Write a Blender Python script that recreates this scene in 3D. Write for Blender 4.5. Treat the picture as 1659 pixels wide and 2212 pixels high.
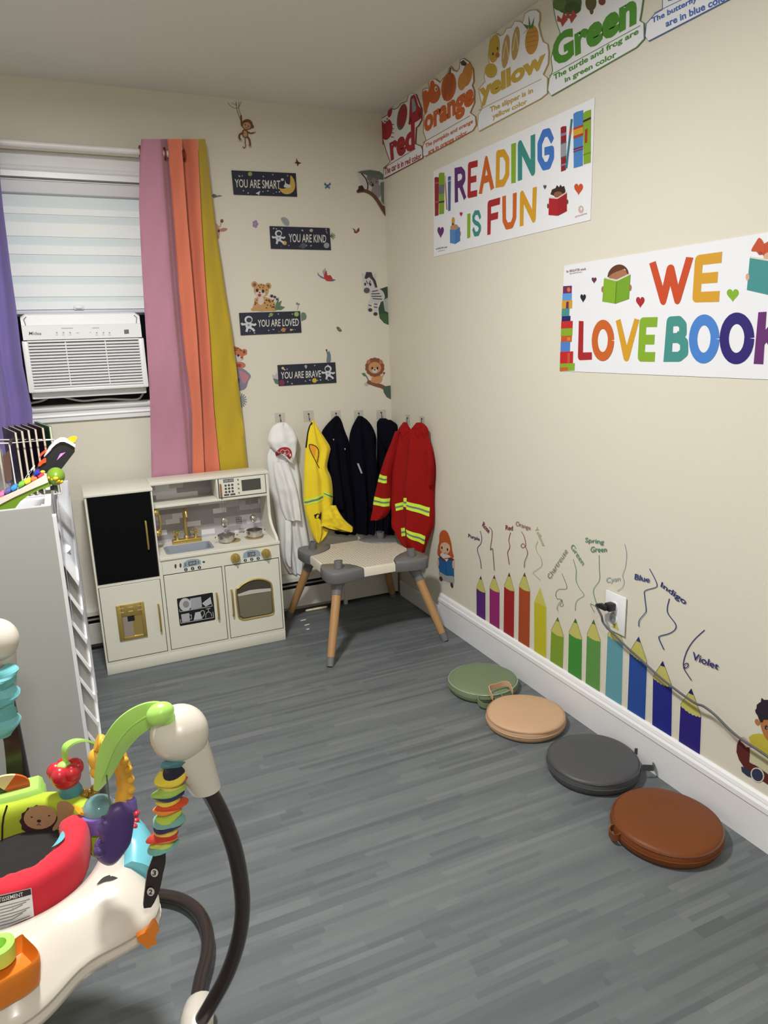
import bpy, bmesh, math, random
from mathutils import Vector, Matrix, Euler, noise

for o in list(bpy.data.objects):
    bpy.data.objects.remove(o)
SC = bpy.context.scene
COL = SC.collection
random.seed(7)
PI = math.pi

# ------------------------------------------------------------------ camera, light, exposure
FPX = 1535.666                     # focal length in pixels of the 1659 px wide frame
CAM = Vector((-1.5631, -3.3968, 1.3522))
ROT = Euler((math.radians(76.43694), math.radians(1.83909), math.radians(-24.31419)), 'XYZ')
cd = bpy.data.cameras.new('camera')
cd.sensor_fit = 'HORIZONTAL'; cd.sensor_width = 36.0; cd.lens = 36.0 * FPX / 1659.0
cd.clip_start = 0.02
cam = bpy.data.objects.new('camera', cd); COL.objects.link(cam)
cam.location = CAM; cam.rotation_euler = ROT
SC.camera = cam

w = bpy.data.worlds.new('night'); SC.world = w; w.use_nodes = True
w.node_tree.nodes['Background'].inputs[0].default_value = (0.012, 0.014, 0.02, 1)
w.node_tree.nodes['Background'].inputs[1].default_value = 0.3

vs = SC.view_settings
vs.view_transform = 'Standard'; vs.look = 'None'; vs.gamma = 1.0; vs.use_curve_mapping = False
vs.exposure = 0.0

LAMP_POS = (-1.45, -1.75)
LAMP_W = 49.0
FILL_POS = (-1.55, -4.05)
FILL_W = 26.0
def area(name, loc, size, power, color):
    l = bpy.data.lights.new(name, 'AREA'); l.shape = 'DISK'; l.size = size; l.energy = power; l.color = color
    o = bpy.data.objects.new(name, l); COL.objects.link(o); o.location = loc
    return o
lamp_light = area('lamp_light', (LAMP_POS[0], LAMP_POS[1], 2.338), 0.26, LAMP_W, (1.0, 0.995, 0.98))
fill_light = area('lamp_light', (FILL_POS[0], FILL_POS[1], 2.338), 0.26, FILL_W, (1.0, 0.995, 0.98))  # added fill lamp behind the camera, lifts the shadows

# ------------------------------------------------------------------ rays of the photograph -> points on real planes
RM = ROT.to_matrix()
def ray(px, py):
    return RM @ Vector(((px - 829.5) / FPX, -(py - 1106.0) / FPX, -1.0))
class Pl:
    def __init__(s, p, n):
        s.p = Vector(p); s.n = Vector(n).normalized()
    def at(s, px, py, off=0.0):
        d = ray(px, py); t = (s.p - CAM).dot(s.n) / d.dot(s.n)
        return CAM + d * t + s.n * off
def BY(y): return Pl((0, y, 0), (0, -1, 0))
BACK = BY(0.0)
RIGHT = Pl((0, 0, 0), (-1, 0, 0))
def FZ(px, py, z=0.0): return Pl((0, 0, z), (0, 0, 1)).at(px, py)
def B(px, py, y=0.0): return BY(y).at(px, py)

# ------------------------------------------------------------------ materials
def lin(c):
    c = c / 255.0
    return c / 12.92 if c <= 0.04045 else ((c + 0.055) / 1.055) ** 2.4
MATS = {}
def M(name, rgb=None, rough=0.55, metal=0.0, bump=0.0, bscale=200.0, var=0.0, vscale=6.0, spec=0.5, coat=0.0, alpha=1.0, trans=0.0, emit=0.0, sheen=0.0):
    if name in MATS: return MATS[name]
    m = bpy.data.materials.new(name); m.use_nodes = True
    nt = m.node_tree; b = nt.nodes['Principled BSDF']
    col = (lin(rgb[0]), lin(rgb[1]), lin(rgb[2]), 1)
    b.inputs['Base Color'].default_value = col
    b.inputs['Roughness'].default_value = rough; b.inputs['Metallic'].default_value = metal
    b.inputs['Specular IOR Level'].default_value = spec
    b.inputs['Coat Weight'].default_value = coat; b.inputs['Coat Roughness'].default_value = 0.15
    b.inputs['Alpha'].default_value = alpha; b.inputs['Transmission Weight'].default_value = trans
    b.inputs['Sheen Weight'].default_value = sheen
    if emit: b.inputs['Emission Color'].default_value = col; b.inputs['Emission Strength'].default_value = emit
    if bump or var:
        tc = nt.nodes.new('ShaderNodeTexCoord')
    if bump:
        n = nt.nodes.new('ShaderNodeTexNoise'); n.inputs['Scale'].default_value = bscale; n.inputs['Detail'].default_value = 3
        bp = nt.nodes.new('ShaderNodeBump'); bp.inputs['Strength'].default_value = bump; bp.inputs['Distance'].default_value = 0.004
        nt.links.new(tc.outputs['Object'], n.inputs['Vector']); nt.links.new(n.outputs['Fac'], bp.inputs['Height'])
        nt.links.new(bp.outputs['Normal'], b.inputs['Normal'])
    if var:
        n = nt.nodes.new('ShaderNodeTexNoise'); n.inputs['Scale'].default_value = vscale; n.inputs['Detail'].default_value = 4
        mx = nt.nodes.new('ShaderNodeMix'); mx.data_type = 'RGBA'
        mx.inputs[6].default_value = tuple(max(0, c * (1 - var)) for c in col[:3]) + (1,)
        mx.inputs[7].default_value = tuple(min(1, c * (1 + var)) for c in col[:3]) + (1,)
        nt.links.new(tc.outputs['Object'], n.inputs['Vector']); nt.links.new(n.outputs['Fac'], mx.inputs[0])
        nt.links.new(mx.outputs[2], b.inputs['Base Color'])
    MATS[name] = m
    return m
def C3(rgb, rough=0.6):            # plain printed colour
    rgb = tuple(int(c * .92) for c in rgb)
    return M('print_%d_%d_%d' % tuple(rgb), rgb, rough)

wall_m = M('wall_paint', (215, 210, 195), 0.75, bump=0.10, bscale=90, var=0.012, vscale=2, spec=0.3)
ceil_m = M('ceiling_paint', (220, 217, 211), 0.85, bump=0.08, bscale=120, spec=0.2)
trim_m = M('white_gloss_trim', (232, 232, 234), 0.32)
white_plastic = M('white_plastic', (232, 232, 232), 0.4)
black_m = M('black_void', (10, 10, 11), 0.8)
card_m = M('poster_paper', (228, 229, 234), 0.6, bump=0.02, bscale=30)

# ------------------------------------------------------------------ mesh builder
class MB:
    def __init__(s):
        s.v = []; s.f = []; s.mi = []; s.mats = []; s.cur = 0
    def use(s, m):
        if m not in s.mats: s.mats.append(m)
        s.cur = s.mats.index(m); return s
    def add(s, vs, fs):
        n = len(s.v); s.v += [Vector(p) for p in vs]
        for f in fs:
            s.f.append([i + n for i in f]); s.mi.append(s.cur)
        return s
    def poly(s, pts): return s.add(pts, [list(range(len(pts)))])
    def box(s, lo, hi, bev=0.0, seg=2, rot=None, piv=None):
        lo = Vector(lo); hi = Vector(hi); c = (lo + hi) / 2; d = hi - lo
        bm = bmesh.new(); bmesh.ops.create_cube(bm, size=1.0)
        for v in bm.verts: v.co = Vector((v.co.x * d.x, v.co.y * d.y, v.co.z * d.z))
        if bev: bmesh.ops.bevel(bm, geom=list(bm.edges), offset=min(bev, min(d) * 0.49), segments=seg, affect='EDGES', profile=0.5)
        R = rot.to_matrix() if rot is not None else None
        pv = Vector(piv) if piv is not None else c
        vs_ = []
        for v in bm.verts:
            p = v.co + c
            if R is not None: p = R @ (p - pv) + pv
            vs_.append(p)
        bm.verts.index_update()
        s.add(vs_, [[v.index for v in f.verts] for f in bm.faces]); bm.free(); return s
    def loft(s, rings, cap=True, closed=True):
        n = len(rings[0]); vs_ = [p for r in rings for p in r]; fs = []
        for i in range(len(rings) - 1):
            for j in range(n if closed else n - 1):
                k = (j + 1) % n
                fs.append([i * n + j, i * n + k, (i + 1) * n + k, (i + 1) * n + j])
        if cap and closed:
            fs.append(list(range(n))[::-1]); fs.append([(len(rings) - 1) * n + j for j in range(n)])
        return s.add(vs_, fs)
    def sheet(s, rows): return s.loft(rows, cap=False, closed=False)
    def slab(s, rows, off):            # sheet with thickness, off(i,j) -> vector
        n = len(rows[0]); rings = []
        for r in rows: rings.append(list(r) + [p + off for p in reversed(r)])
        return s.loft(rings)
    def tube(s, path, r, n=12, cap=True):
        path = [Vector(p) for p in path]; m = len(path); rings = []
        t = (path[1] - path[0]).normalized()
        up = Vector((0, 0, 1)) if abs(t.z) < 0.9 else Vector((1, 0, 0))
        a = t.cross(up).normalized()
        for i in range(m):
            t2 = (path[min(i + 1, m - 1)] - path[max(i - 1, 0)]).normalized()
            a = (a - t2 * a.dot(t2)).normalized(); b = t2.cross(a)
            rr = r[i] if isinstance(r, (list, tuple)) else r
            rings.append([path[i] + (a * math.cos(q) + b * math.sin(q)) * rr for q in [2 * PI * k / n for k in range(n)]])
        return s.loft(rings, cap)
    def lathe(s, prof, c=(0, 0, 0), axis=(0, 0, 1), n=28, cap=True):
        z = Vector(axis).normalized(); up = Vector((0, 0, 1)) if abs(z.z) < 0.9 else Vector((0, 1, 0))
        x = z.cross(up).normalized() if abs(z.z) < 0.9 else Vector((1, 0, 0)); y = z.cross(x); c = Vector(c)
        return s.loft([[c + z * h + (x * math.cos(2 * PI * k / n) + y * math.sin(2 * PI * k / n)) * max(r, 1e-5) for k in range(n)] for r, h in prof], cap)
    def ball(s, c, r, n=18, m=10, rot=None):
        c = Vector(c); rx, ry, rz = r if isinstance(r, (tuple, list)) else (r, r, r)
        R = rot.to_matrix() if rot is not None else Matrix.Identity(3)
        rings = []
        for i in range(m + 1):
            a = -PI / 2 + PI * i / m; q = max(math.cos(a), 1e-3)
            rings.append([c + R @ Vector((rx * q * math.cos(2 * PI * k / n), ry * q * math.sin(2 * PI * k / n), rz * math.sin(a))) for k in range(n)])
        return s.loft(rings)
    def prism(s, pts, off):            # outline extruded along off
        off = Vector(off); n = len(pts); vs_ = [Vector(p) for p in pts] + [Vector(p) + off for p in pts]
        return s.add(vs_, [list(range(n))[::-1], [n + i for i in range(n)]] + [[i, (i + 1) % n, n + (i + 1) % n, n + i] for i in range(n)])
    def obj(s, name, parent=None, loc=None, smooth=True, angle=40, flip=True):
        if loc is None:
            loc = parent.get('_w', (0, 0, 0)) if parent is not None else (0, 0, 0)
        L = Vector(loc)
        me = bpy.data.meshes.new(name)
        me.from_pydata([v - L for v in s.v], [], s.f)
        for m in s.mats: me.materials.append(m)
        me.polygons.foreach_set('material_index', s.mi)
        if flip:
            bm = bmesh.new(); bm.from_mesh(me)
            bmesh.ops.recalc_face_normals(bm, faces=bm.faces); bm.to_mesh(me); bm.free()
        if smooth:
            me.polygons.foreach_set('use_smooth', [True] * len(me.polygons))
            me.set_sharp_from_angle(angle=math.radians(angle))
        o = bpy.data.objects.new(name, me); COL.objects.link(o)
        if parent is None: o.location = L
        else: o.parent = parent
        o['_w'] = tuple(L)
        return o
def tag(o, label, cat, group=None):
    o['label'] = label; o['category'] = cat
    if group: o['group'] = group
    return o
def thing(name, label, cat, loc=(0, 0, 0), group=None):
    o = bpy.data.objects.new(name, None); COL.objects.link(o); o.location = loc; o['_w'] = tuple(loc)
    o.empty_display_size = 0.05
    return tag(o, label, cat, group)
def struct(o):
    o['kind'] = 'structure'; return o

def smooth_closed(pts, k=5):
    n = len(pts); out = []
    for i in range(n):
        p0, p1, p2, p3 = [pts[(i + d) % n] for d in (-1, 0, 1, 2)]
        for j in range(k):
            t = j / k
            out.append(tuple(0.5 * (2 * p1[a] + (p2[a] - p0[a]) * t + (2 * p0[a] - 5 * p1[a] + 4 * p2[a] - p3[a]) * t * t + (3 * p1[a] - p0[a] - 3 * p2[a] + p3[a]) * t ** 3) for a in range(len(p1))))
    return out
def smooth_open(pts, k=6):
    n = len(pts); out = []
    for i in range(n - 1):
        p0, p1, p2, p3 = pts[max(i - 1, 0)], pts[i], pts[i + 1], pts[min(i + 2, n - 1)]
        for j in range(k):
            t = j / k
            out.append(tuple(0.5 * (2 * p1[a] + (p2[a] - p0[a]) * t + (2 * p0[a] - 5 * p1[a] + 4 * p2[a] - p3[a]) * t * t + (3 * p1[a] - p0[a] - 3 * p2[a] + p3[a]) * t ** 3) for a in range(len(p1))))
    out.append(tuple(pts[-1])); return out

# ------------------------------------------------------------------ lettering
_TX = {}
def text_polys(body, bold=0.0):
    key = (body, bold)
    if key in _TX: return _TX[key]
    cu = bpy.data.curves.new('lettering', 'FONT'); cu.body = body; cu.offset = bold; cu.resolution_u = 3
    ob = bpy.data.objects.new('lettering', cu); COL.objects.link(ob)
    dg = bpy.context.evaluated_depsgraph_get(); me = bpy.data.meshes.new_from_object(ob.evaluated_get(dg))
    vv = [(v.co.x, v.co.y) for v in me.vertices]; ff = [list(p.vertices) for p in me.polygons]
    bpy.data.objects.remove(ob); bpy.data.curves.remove(cu); bpy.data.meshes.remove(me)
    x0 = min(v[0] for v in vv); x1 = max(v[0] for v in vv); y0 = min(v[1] for v in vv); y1 = max(v[1] for v in vv)
    _TX[key] = ([((x - x0) / (x1 - x0), (y - y0) / (y1 - y0)) for x, y in vv], ff)
    return _TX[key]
def ring_o(n=22): return [(0.5 + 0.5 * math.cos(2 * PI * i / n), 0.5 + 0.5 * math.sin(2 * PI * i / n)) for i in range(n + 1)]
GLYPH = {
 'R': [[(0, 0), (0, 1)], [(0, 1), (.7, 1), (1, .87), (1, .65), (.7, .5), (0, .5)], [(.5, .5), (1, 0)]],
 'E': [[(1, 1), (0, 1), (0, 0), (1, 0)], [(0, .5), (.85, .5)]],
 'A': [[(0, 0), (.5, 1), (1, 0)], [(.2, .33), (.8, .33)]],
 'D': [[(0, 0), (0, 1), (.6, 1), (1, .75), (1, .25), (.6, 0), (0, 0)]],
 'I': [[(.5, 0), (.5, 1)]],
 'N': [[(0, 0), (0, 1), (1, 0), (1, 1)]],
 'G': [[(1, .8), (.75, 1), (.35, 1), (0, .72), (0, .28), (.35, 0), (.75, 0), (1, .22), (1, .45), (.6, .45)]],
 'S': [[(1, .8), (.75, 1), (.25, 1), (0, .82), (0, .68), (.25, .55), (.75, .45), (1, .32), (1, .18), (.75, 0), (.25, 0), (0, .2)]],
 'F': [[(0, 0), (0, 1), (1, 1)], [(0, .5), (.85, .5)]],
 'U': [[(0, 1), (0, .25), (.25, 0), (.75, 0), (1, .25), (1, 1)]],
 'W': [[(0, 1), (.25, 0), (.5, .85), (.75, 0), (1, 1)]],
 'L': [[(0, 1), (0, 0), (1, 0)]],
 'O': [ring_o()],
 'V': [[(0, 1), (.5, 0), (1, 1)]],
 'B': [[(0, 0), (0, 1), (.65, 1), (.92, .88), (.92, .66), (.65, .53), (0, .53)], [(.65, .53), (1, .4), (1, .12), (.7, 0), (0, 0)]],
 'K': [[(0, 0), (0, 1)], [(1, 1), (.08, .42)], [(.35, .58), (1, 0)]],
}
class Flat(MB):
    """prints on a plane; coordinates of a crop of the photograph: x0, y0, zoom"""
    def __init__(s, plane, x0=0, y0=0, k=1.0, base=0.0015, step=0.0004):
        MB.__init__(s); s.pl = plane; s.x0 = x0; s.y0 = y0; s.k = k; s.base = base; s.step = step; s.zmax = None; s.cnt = 0
    def P(s, x, y, L=0):
        p = s.pl.at(s.x0 + x / s.k, s.y0 + y / s.k, s.base + s.step * L + s.cnt * 1.6e-5)
        if s.zmax is not None and p.z > s.zmax: p.z = s.zmax
        return p
    def pg(s, pts, m, L=1, sm=False, k=5):
        s.use(m); s.cnt += 1
        if sm: pts = smooth_closed(pts, k)
        return s.poly([s.P(x, y, L) for x, y in pts])
    def el(s, cx, cy, rx, ry, m, L=1, rot=0, n=20):
        c, q = math.cos(math.radians(rot)), math.sin(math.radians(rot))
        return s.pg([(cx + rx * math.cos(a) * c - ry * math.sin(a) * q, cy + rx * math.cos(a) * q + ry * math.sin(a) * c) for a in [2 * PI * i / n for i in range(n)]], m, L)
    def ln(s, pts, wd, m, L=1, sm=False):
        s.use(m)
        if sm: pts = smooth_open(pts, 6)
        for i in range(len(pts) - 1):
            (x0, y0), (x1, y1) = pts[i], pts[i + 1]; s.cnt += 1; s.use(m)
            d = math.hypot(x1 - x0, y1 - y0) or 1; nx, ny = -(y1 - y0) / d * wd / 2, (x1 - x0) / d * wd / 2
            s.poly([s.P(x0 + nx, y0 + ny, L), s.P(x1 + nx, y1 + ny, L), s.P(x1 - nx, y1 - ny, L), s.P(x0 - nx, y0 - ny, L)])
            if i: s.el(x0, y0, wd / 2, wd / 2, m, L, n=8)
        return s
    def quadmap(s, q, L):
        tl, tr, br, bl = [s.P(x, y, L) for x, y in q]
        return lambda u, v: (bl * (1 - u) + br * u) * (1 - v) + (tl * (1 - u) + tr * u) * v
    def text(s, body, q, m, L=1, bold=0.0):
        s.use(m); vv, ff = text_polys(body, bold); f = s.quadmap(q, L)
        return s.add([f(u, v) for u, v in vv], ff)
    def letter(s, ch, q, m, L=1, wd=0.2):      # hand painted bold capital, wd = stroke / height
        s.use(m); f = s.quadmap(q, L)
        W_ = ((f(1, 0.5) - f(0, 0.5)).length); H_ = ((f(.5, 1) - f(.5, 0)).length); a = W_ / H_
        if ch == 'I': return s.add([f(0, 0), f(1, 0), f(1, 1), f(0, 1)], [[0, 1, 2, 3]])
        wd = min(wd, a * 0.45)
        to = lambda p: (p[0] * (a - wd) + wd / 2, p[1] * (1 - wd) + wd / 2)
        cn = [0]
        def put(pts):
            cn[0] += 1; s.poly([f(max(0, min(1, x / a)), max(0, min(1, y))) + s.pl.n * (cn[0] * 1.6e-5) for x, y in pts])
        for st in GLYPH[ch]:
            st = [to(p) for p in st]
            for i in range(len(st) - 1):
                (x0, y0), (x1, y1) = st[i], st[i + 1]; d = math.hypot(x1 - x0, y1 - y0)
                nx, ny = -(y1 - y0) / d * wd / 2, (x1 - x0) / d * wd / 2
                ex, ey = ((x1 - x0) / d * wd / 2, (y1 - y0) / d * wd / 2)
                e0 = 1 if i == 0 else 0; e1 = 1 if i == len(st) - 2 else 0
                if ch == 'O': e0 = e1 = 0
                put([(x0 + nx - ex * e0, y0 + ny - ey * e0), (x1 + nx + ex * e1, y1 + ny + ey * e1), (x1 - nx + ex * e1, y1 - ny + ey * e1), (x0 - nx - ex * e0, y0 - ny - ey * e0)])
                if i: put([(x0 + wd / 2 * math.cos(t), y0 + wd / 2 * math.sin(t)) for t in [2 * PI * j / 12 for j in range(12)]])
        return s
    def heart(s, cx, cy, rx, ry, m, L=1):
        pts = []
        for i in range(28):
            t = 2 * PI * i / 28
            pts.append((cx + rx * (math.sin(t) ** 3), cy - ry * (13 * math.cos(t) - 5 * math.cos(2 * t) - 2 * math.cos(3 * t) - math.cos(4 * t)) / 15))
        return s.pg(pts, m, L)
    def star(s, cx, cy, r, m, L=1):
        return s.pg([(cx + (r if i % 2 == 0 else r * .4) * math.sin(PI * i / 4), cy - (r if i % 2 == 0 else r * .4) * math.cos(PI * i / 4)) for i in range(8)], m, L)

# ================================================================== THE SETTING
H = 2.40; XL = -2.95; YF = -4.75
def floor_material():
    m = bpy.data.materials.new('grey_strip_vinyl'); m.use_nodes = True; nt = m.node_tree; N = nt.nodes.new; L = nt.links.new
    b = nt.nodes['Principled BSDF']
    tc = N('ShaderNodeTexCoord'); sp = N('ShaderNodeSeparateXYZ'); L(tc.outputs['Object'], sp.inputs[0])
    def math_(op, a, b_=None):
        n = N('ShaderNodeMath'); n.operation = op
        for i, x in enumerate((a, b_)):
            if x is None: continue
            if isinstance(x, (int, float)): n.inputs[i].default_value = x
            else: L(x, n.inputs[i])
        return n.outputs[0]
    def white(a, b_):
        c = N('ShaderNodeCombineXYZ'); L(a, c.inputs[0]); L(b_, c.inputs[1])
        w_ = N('ShaderNodeTexWhiteNoise'); w_.noise_dimensions = '2D'; L(c.outputs[0], w_.inputs['Vector']); return w_.outputs['Value']
    wob = N('ShaderNodeTexNoise'); wob.inputs['Scale'].default_value = 2.2
    L(tc.outputs['Object'], wob.inputs['Vector'])
    y = math_('ADD', sp.outputs[1], math_('MULTIPLY', math_('SUBTRACT', wob.outputs['Fac'], 0.5), 0.006))
    def layer(hh, ln_, seed):
        row = math_('FLOOR', math_('DIVIDE', y, hh)); rs = math_('ADD', row, seed)
        r1 = white(rs, math_('MULTIPLY', rs, 0.37)); r2 = white(math_('MULTIPLY', rs, 1.7), rs)
        ln2 = math_('ADD', math_('MULTIPLY', r2, ln_), ln_ * 0.35)
        cell = math_('FLOOR', math_('DIVIDE', math_('ADD', sp.outputs[0], math_('MULTIPLY', r1, 9.0)), ln2))
        return white(cell, rs)
    a = layer(0.0155, 0.42, 3.0); c = layer(0.031, 0.62, 71.0); d = layer(0.125, 1.15, 131.0)
    mp = N('ShaderNodeMapping'); mp.inputs['Scale'].default_value = (5, 75, 1); L(tc.outputs['Object'], mp.inputs[0])
    fn = N('ShaderNodeTexNoise'); fn.inputs['Scale'].default_value = 1.0; fn.inputs['Detail'].default_value = 5; L(mp.outputs[0], fn.inputs['Vector'])
    t = math_('ADD', math_('ADD', math_('MULTIPLY', a, 0.34), math_('MULTIPLY', c, 0.26)), math_('ADD', math_('MULTIPLY', d, 0.12), math_('MULTIPLY', fn.outputs['Fac'], 0.30)))
    cr = N('ShaderNodeValToRGB'); L(t, cr.inputs[0])
    e = cr.color_ramp.elements
    e[0].position = 0.16; e[0].color = (lin(84), lin(88), lin(91), 1)
    e[1].position = 0.86; e[1].color = (lin(114), lin(118), lin(119), 1)
    k = cr.color_ramp.elements.new(0.5); k.color = (lin(98), lin(103), lin(105), 1)
    L(cr.outputs[0], b.inputs['Base Color'])
    b.inputs['Roughness'].default_value = 0.5; b.inputs['Specular IOR Level'].default_value = 0.35
    bp = N('ShaderNodeBump'); bp.inputs['Strength'].default_value = 0.12; bp.inputs['Distance'].default_value = 0.002
    L(fn.outputs['Fac'], bp.inputs['Height']); L(bp.outputs[0], b.inputs['Normal'])
    return m

mb = MB().use(floor_material()); mb.box((XL - .1, YF - .1, -.1), (.1, .15, 0)); struct(mb.obj('floor', smooth=False))
mb = MB().use(ceil_m); mb.box((XL - .1, YF - .1, H), (.1, .15, H + .1)); struct(mb.obj('ceiling', smooth=False))
WX0, WX1, WZ0, WZ1 = -1.86, -1.12, 1.128, 2.032      # window opening
mb = MB().use(wall_m)
mb.box((XL - .1, 0, 0), (WX0, .12, H)); mb.box((WX1, 0, 0), (.1, .12, H))
mb.box((WX0, 0, 0), (WX1, .12, WZ0)); mb.box((WX0, 0, WZ1), (WX1, .12, H))
struct(mb.obj('wall_back', smooth=False))
mb = MB().use(wall_m); mb.box((0, YF - .1, 0), (.1, 0, H)); struct(mb.obj('wall_right', smooth=False))
mb = MB().use(wall_m); mb.box((XL - .1, YF - .1, 0), (XL, 0, H)); struct(mb.obj('wall_left', smooth=False))
mb = MB().use(wall_m); mb.box((XL, YF - .1, 0), (0, YF, H)); struct(mb.obj('wall_front', smooth=False))

# moulded baseboard, right wall: profile (depth from wall, z) run along y
prof = [(0, 0), (.014, 0), (.014, .108), (.0125, .1115), (.0175, .113), (.0165, .127), (.011, .135), (.0125, .1365), (.009, .147), (.004, .152), (0, .152)]
mb = MB().use(trim_m)
mb.loft([[Vector((-d, yy, z + .0005)) for d, z in prof] for yy in (YF + .001, -.515)])
struct(mb.obj('baseboard_right', smooth=False))
mb = MB().use(trim_m)
mb.box((-.014, -.512, .001), (-.0005, -.075, .085), .002)
struct(mb.obj('trim_1', smooth=False))

# ------------------------------------------------------------------ window in the back wall
glass = M('window_glass', (200, 210, 215), 0.05, trans=0.0, alpha=0.25)
def moulding(mb, x0, x1, pr):
    mb.loft([[Vector((x, -d, z)) for d, z in pr] for x in (x0, x1)])
win = MB().use(trim_m)
moulding(win, -1.94, -1.045, [(.0005, 2.034), (.018, 2.034), (.018, 2.055), (.024, 2.062), (.022, 2.07), (.016, 2.078), (.02, 2.095), (.027, 2.118), (.022, 2.127), (.0005, 2.127)])
wn = win.obj('window_1', smooth=False); struct(wn)
mb = MB().use(trim_m)
moulding(mb, -1.90, -1.10, [(.0005, 1.056), (.013, 1.056), (.014, 1.072), (.020, 1.078), (.016, 1.086), (.018, 1.099), (.028, 1.104), (.032, 1.112), (.032, 1.126), (.0005, 1.126)])
mb.obj('window_sill', wn, smooth=False)
for x0, x1 in ((-1.935, -1.862), (-1.118, -1.048)):
    mb = MB().use(trim_m); mb.box((x0, -.016, 1.128), (x1, -.0005, 2.033), .003); mb.obj('window_casing', wn, smooth=False)
mb = MB().use(trim_m)
mb.box((WX0 + .001, .05, WZ0 + .001), (WX0 + .04, .10, WZ1 - .001)); mb.box((WX1 - .04, .05, WZ0 + .001), (WX1 - .001, .10, WZ1 - .001)); mb.box((WX0 + .04, .05, WZ1 - .045), (WX1 - .04, .10, WZ1 - .001)); mb.box((WX0 + .04, .05, 1.50), (WX1 - .04, .10, 1.535))
mb.obj('window_frame', wn, smooth=False)
mb = MB().use(glass); mb.box((WX0 + .04, .072, 1.535), (WX1 - .04, .076, WZ1 - .045)); mb.obj('window_pane', wn, smooth=False)

# ------------------------------------------------------------------ zebra blind
band_a = M('blind_opaque_band', (246, 250, 251), 0.8, bump=0.05, bscale=500)
band_b = M('blind_sheer_band', (226, 236, 239), 0.85)
bl = thing('zebra_blind', 'white zebra roller blind with pale bands lowered behind the rod to the air conditioner', 'blind', (-1.49, 0, 2.03))
X0, X1 = WX0 + .012, WX1 - .012
mb = MB().use(M('blind_valance', (222, 221, 226), 0.6, bump=.04, bscale=400))
z_c0 = B(150, 379, -.005).z; z_c1 = B(150, 421, -.005).z; z_c2 = B(150, 432, -.005).z
mb.box((X0, -.008, z_c1), (X1, .045, min(z_c0, 2.028)), .006); mb.obj('valance', bl)
mb = MB().use(M('blind_track', (225, 226, 230), .3)); mb.box((X0, -.014, min(z_c0, 2.028) - .006), (X1, -.008, min(z_c0, 2.028) - .001), .002); mb.obj('valance_trim', bl)
mb = MB().use(band_b)
edges = [432, 452, 466, 484, 513, 532, 551, 571, 597, 615, 641, 652, 668]
zs = [B(170, e, .018).z for e in edges]
mb.box((X0 + .012, .017, zs[-1]), (X1 - .012, .0185, z_c1 + .01))
mb.obj('sheer_layer', bl, smooth=False)
for i in range(0, len(edges) - 1):
    if i % 2: 
        mb = MB().use(band_a); mb.box((X0 + .012, .0135, zs[i + 1]), (X1 - .012, .0165, zs[i])); mb.obj('opaque_band', bl, smooth=False)
mb = MB().use(M('blind_rail', (214, 215, 228), .45)); zr0 = max(B(170, 689, .005).z, B(170, 676, -.125).z + .003); zr1 = B(170, 669, .005).z
mb.box((X0 + .01, .004, zr0), (X1 - .01, .026, zr1), .004); br_ = mb.obj('bottom_rail', bl)
p = B(170, 665, .002); mb = MB().use(white_plastic); mb.box((p.x - .02, -.006, p.z - .008), (p.x + .02, .004, p.z + .01), .003); mb.box((p.x - .012, -.012, p.z - .004), (p.x + .012, -.005, p.z + .004), .002); mb.obj('pull_tab', bl)

# ------------------------------------------------------------------ window air conditioner
ac = thing('air_conditioner', 'white window air conditioner with louvred grille set in the window under the blind', 'air conditioner', (-1.445, 0, 1.19))
YA = -.125
ax0 = B(47, 760, YA).x; ax1 = B(316, 760, YA).x; az1 = B(170, 676, YA).z; az0 = B(190, 843, YA).z
acw = M('ac_shell', (228, 228, 230), 0.38)
mb = MB().use(acw)
zp = az1 - .105                     # bottom of control panel
mb.box((ax0 + .012, -.095, az0 - .028), (ax1 - .012, .28, az1 - .034), .006); mb.obj('chassis', ac)
mb = MB().use(acw)
# control panel: slanted rounded cover
prof = [(-.095, az1), (-.112, az1), (-.122, az1 - .006), (-.126, az1 - .045), (-.133, az1 - .05), (-.133, zp + .002), (-.095, zp + .002)]
def tri(x, dx): return [Vector((x, y, z)) for y, z in prof]
mb.loft([[Vector((ax0 + .012, y, z if z < az1 - .03 else z - .012)) for y, z in prof], tri(ax0 + .03, 0)] + [tri(ax1 - .03, 0), [Vector((ax1 - .012, y, z if z < az1 - .03 else z - .012)) for y, z in prof]])
pan = mb.obj('control_panel', ac, smooth=False)
mb = MB().use(M('ac_groove', (120, 122, 128), .6))
mb.tube([(ax0 + .028, -.127, az1 - .045), (ax0 + .024, -.1265, az1 - .022), (ax0 + .034, -.125, az1 - .012)], .0016, 6)
mb.tube([(ax1 - .028, -.127, az1 - .045), (ax1 - .024, -.1265, az1 - .022), (ax1 - .034, -.125, az1 - .012)], .0016, 6)
mb.obj('groove', pan)
ACF = lambda: Flat(BY(-.1334), 30, 660, 5.53, base=.0002, step=.0002)
ACP = ACF()
ink = C3((105, 108, 116))
ACP.text('Midea', [(182, 312), (330, 315), (328, 352), (180, 352)], ink, 1, .01); ACP.obj('brand_lettering', pan, smooth=False)
for x in (512, 592, 672, 990, 1070, 1143):
    ACP = ACF(); ACP.el(x, 325, 9, 9, C3((150, 152, 160)), 1, n=10); ACP.ln([(x - 16, 352), (x + 16, 351)], 5, C3((170, 172, 180)), 1); ACP.obj('control_icon', pan, smooth=False)
ACP = ACF()
for a_, b_, w_ in (((745, 327), (775, 325), 5), ((905, 322), (922, 321), 5), ((565, 272), (705, 270), 6), ((935, 268), (1020, 266), 6)):
    ACP = ACF(); ACP.ln([a_, b_], w_, C3((150, 152, 160))); ACP.obj('panel_mark', pan, smooth=False)
ACP = ACF()
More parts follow.
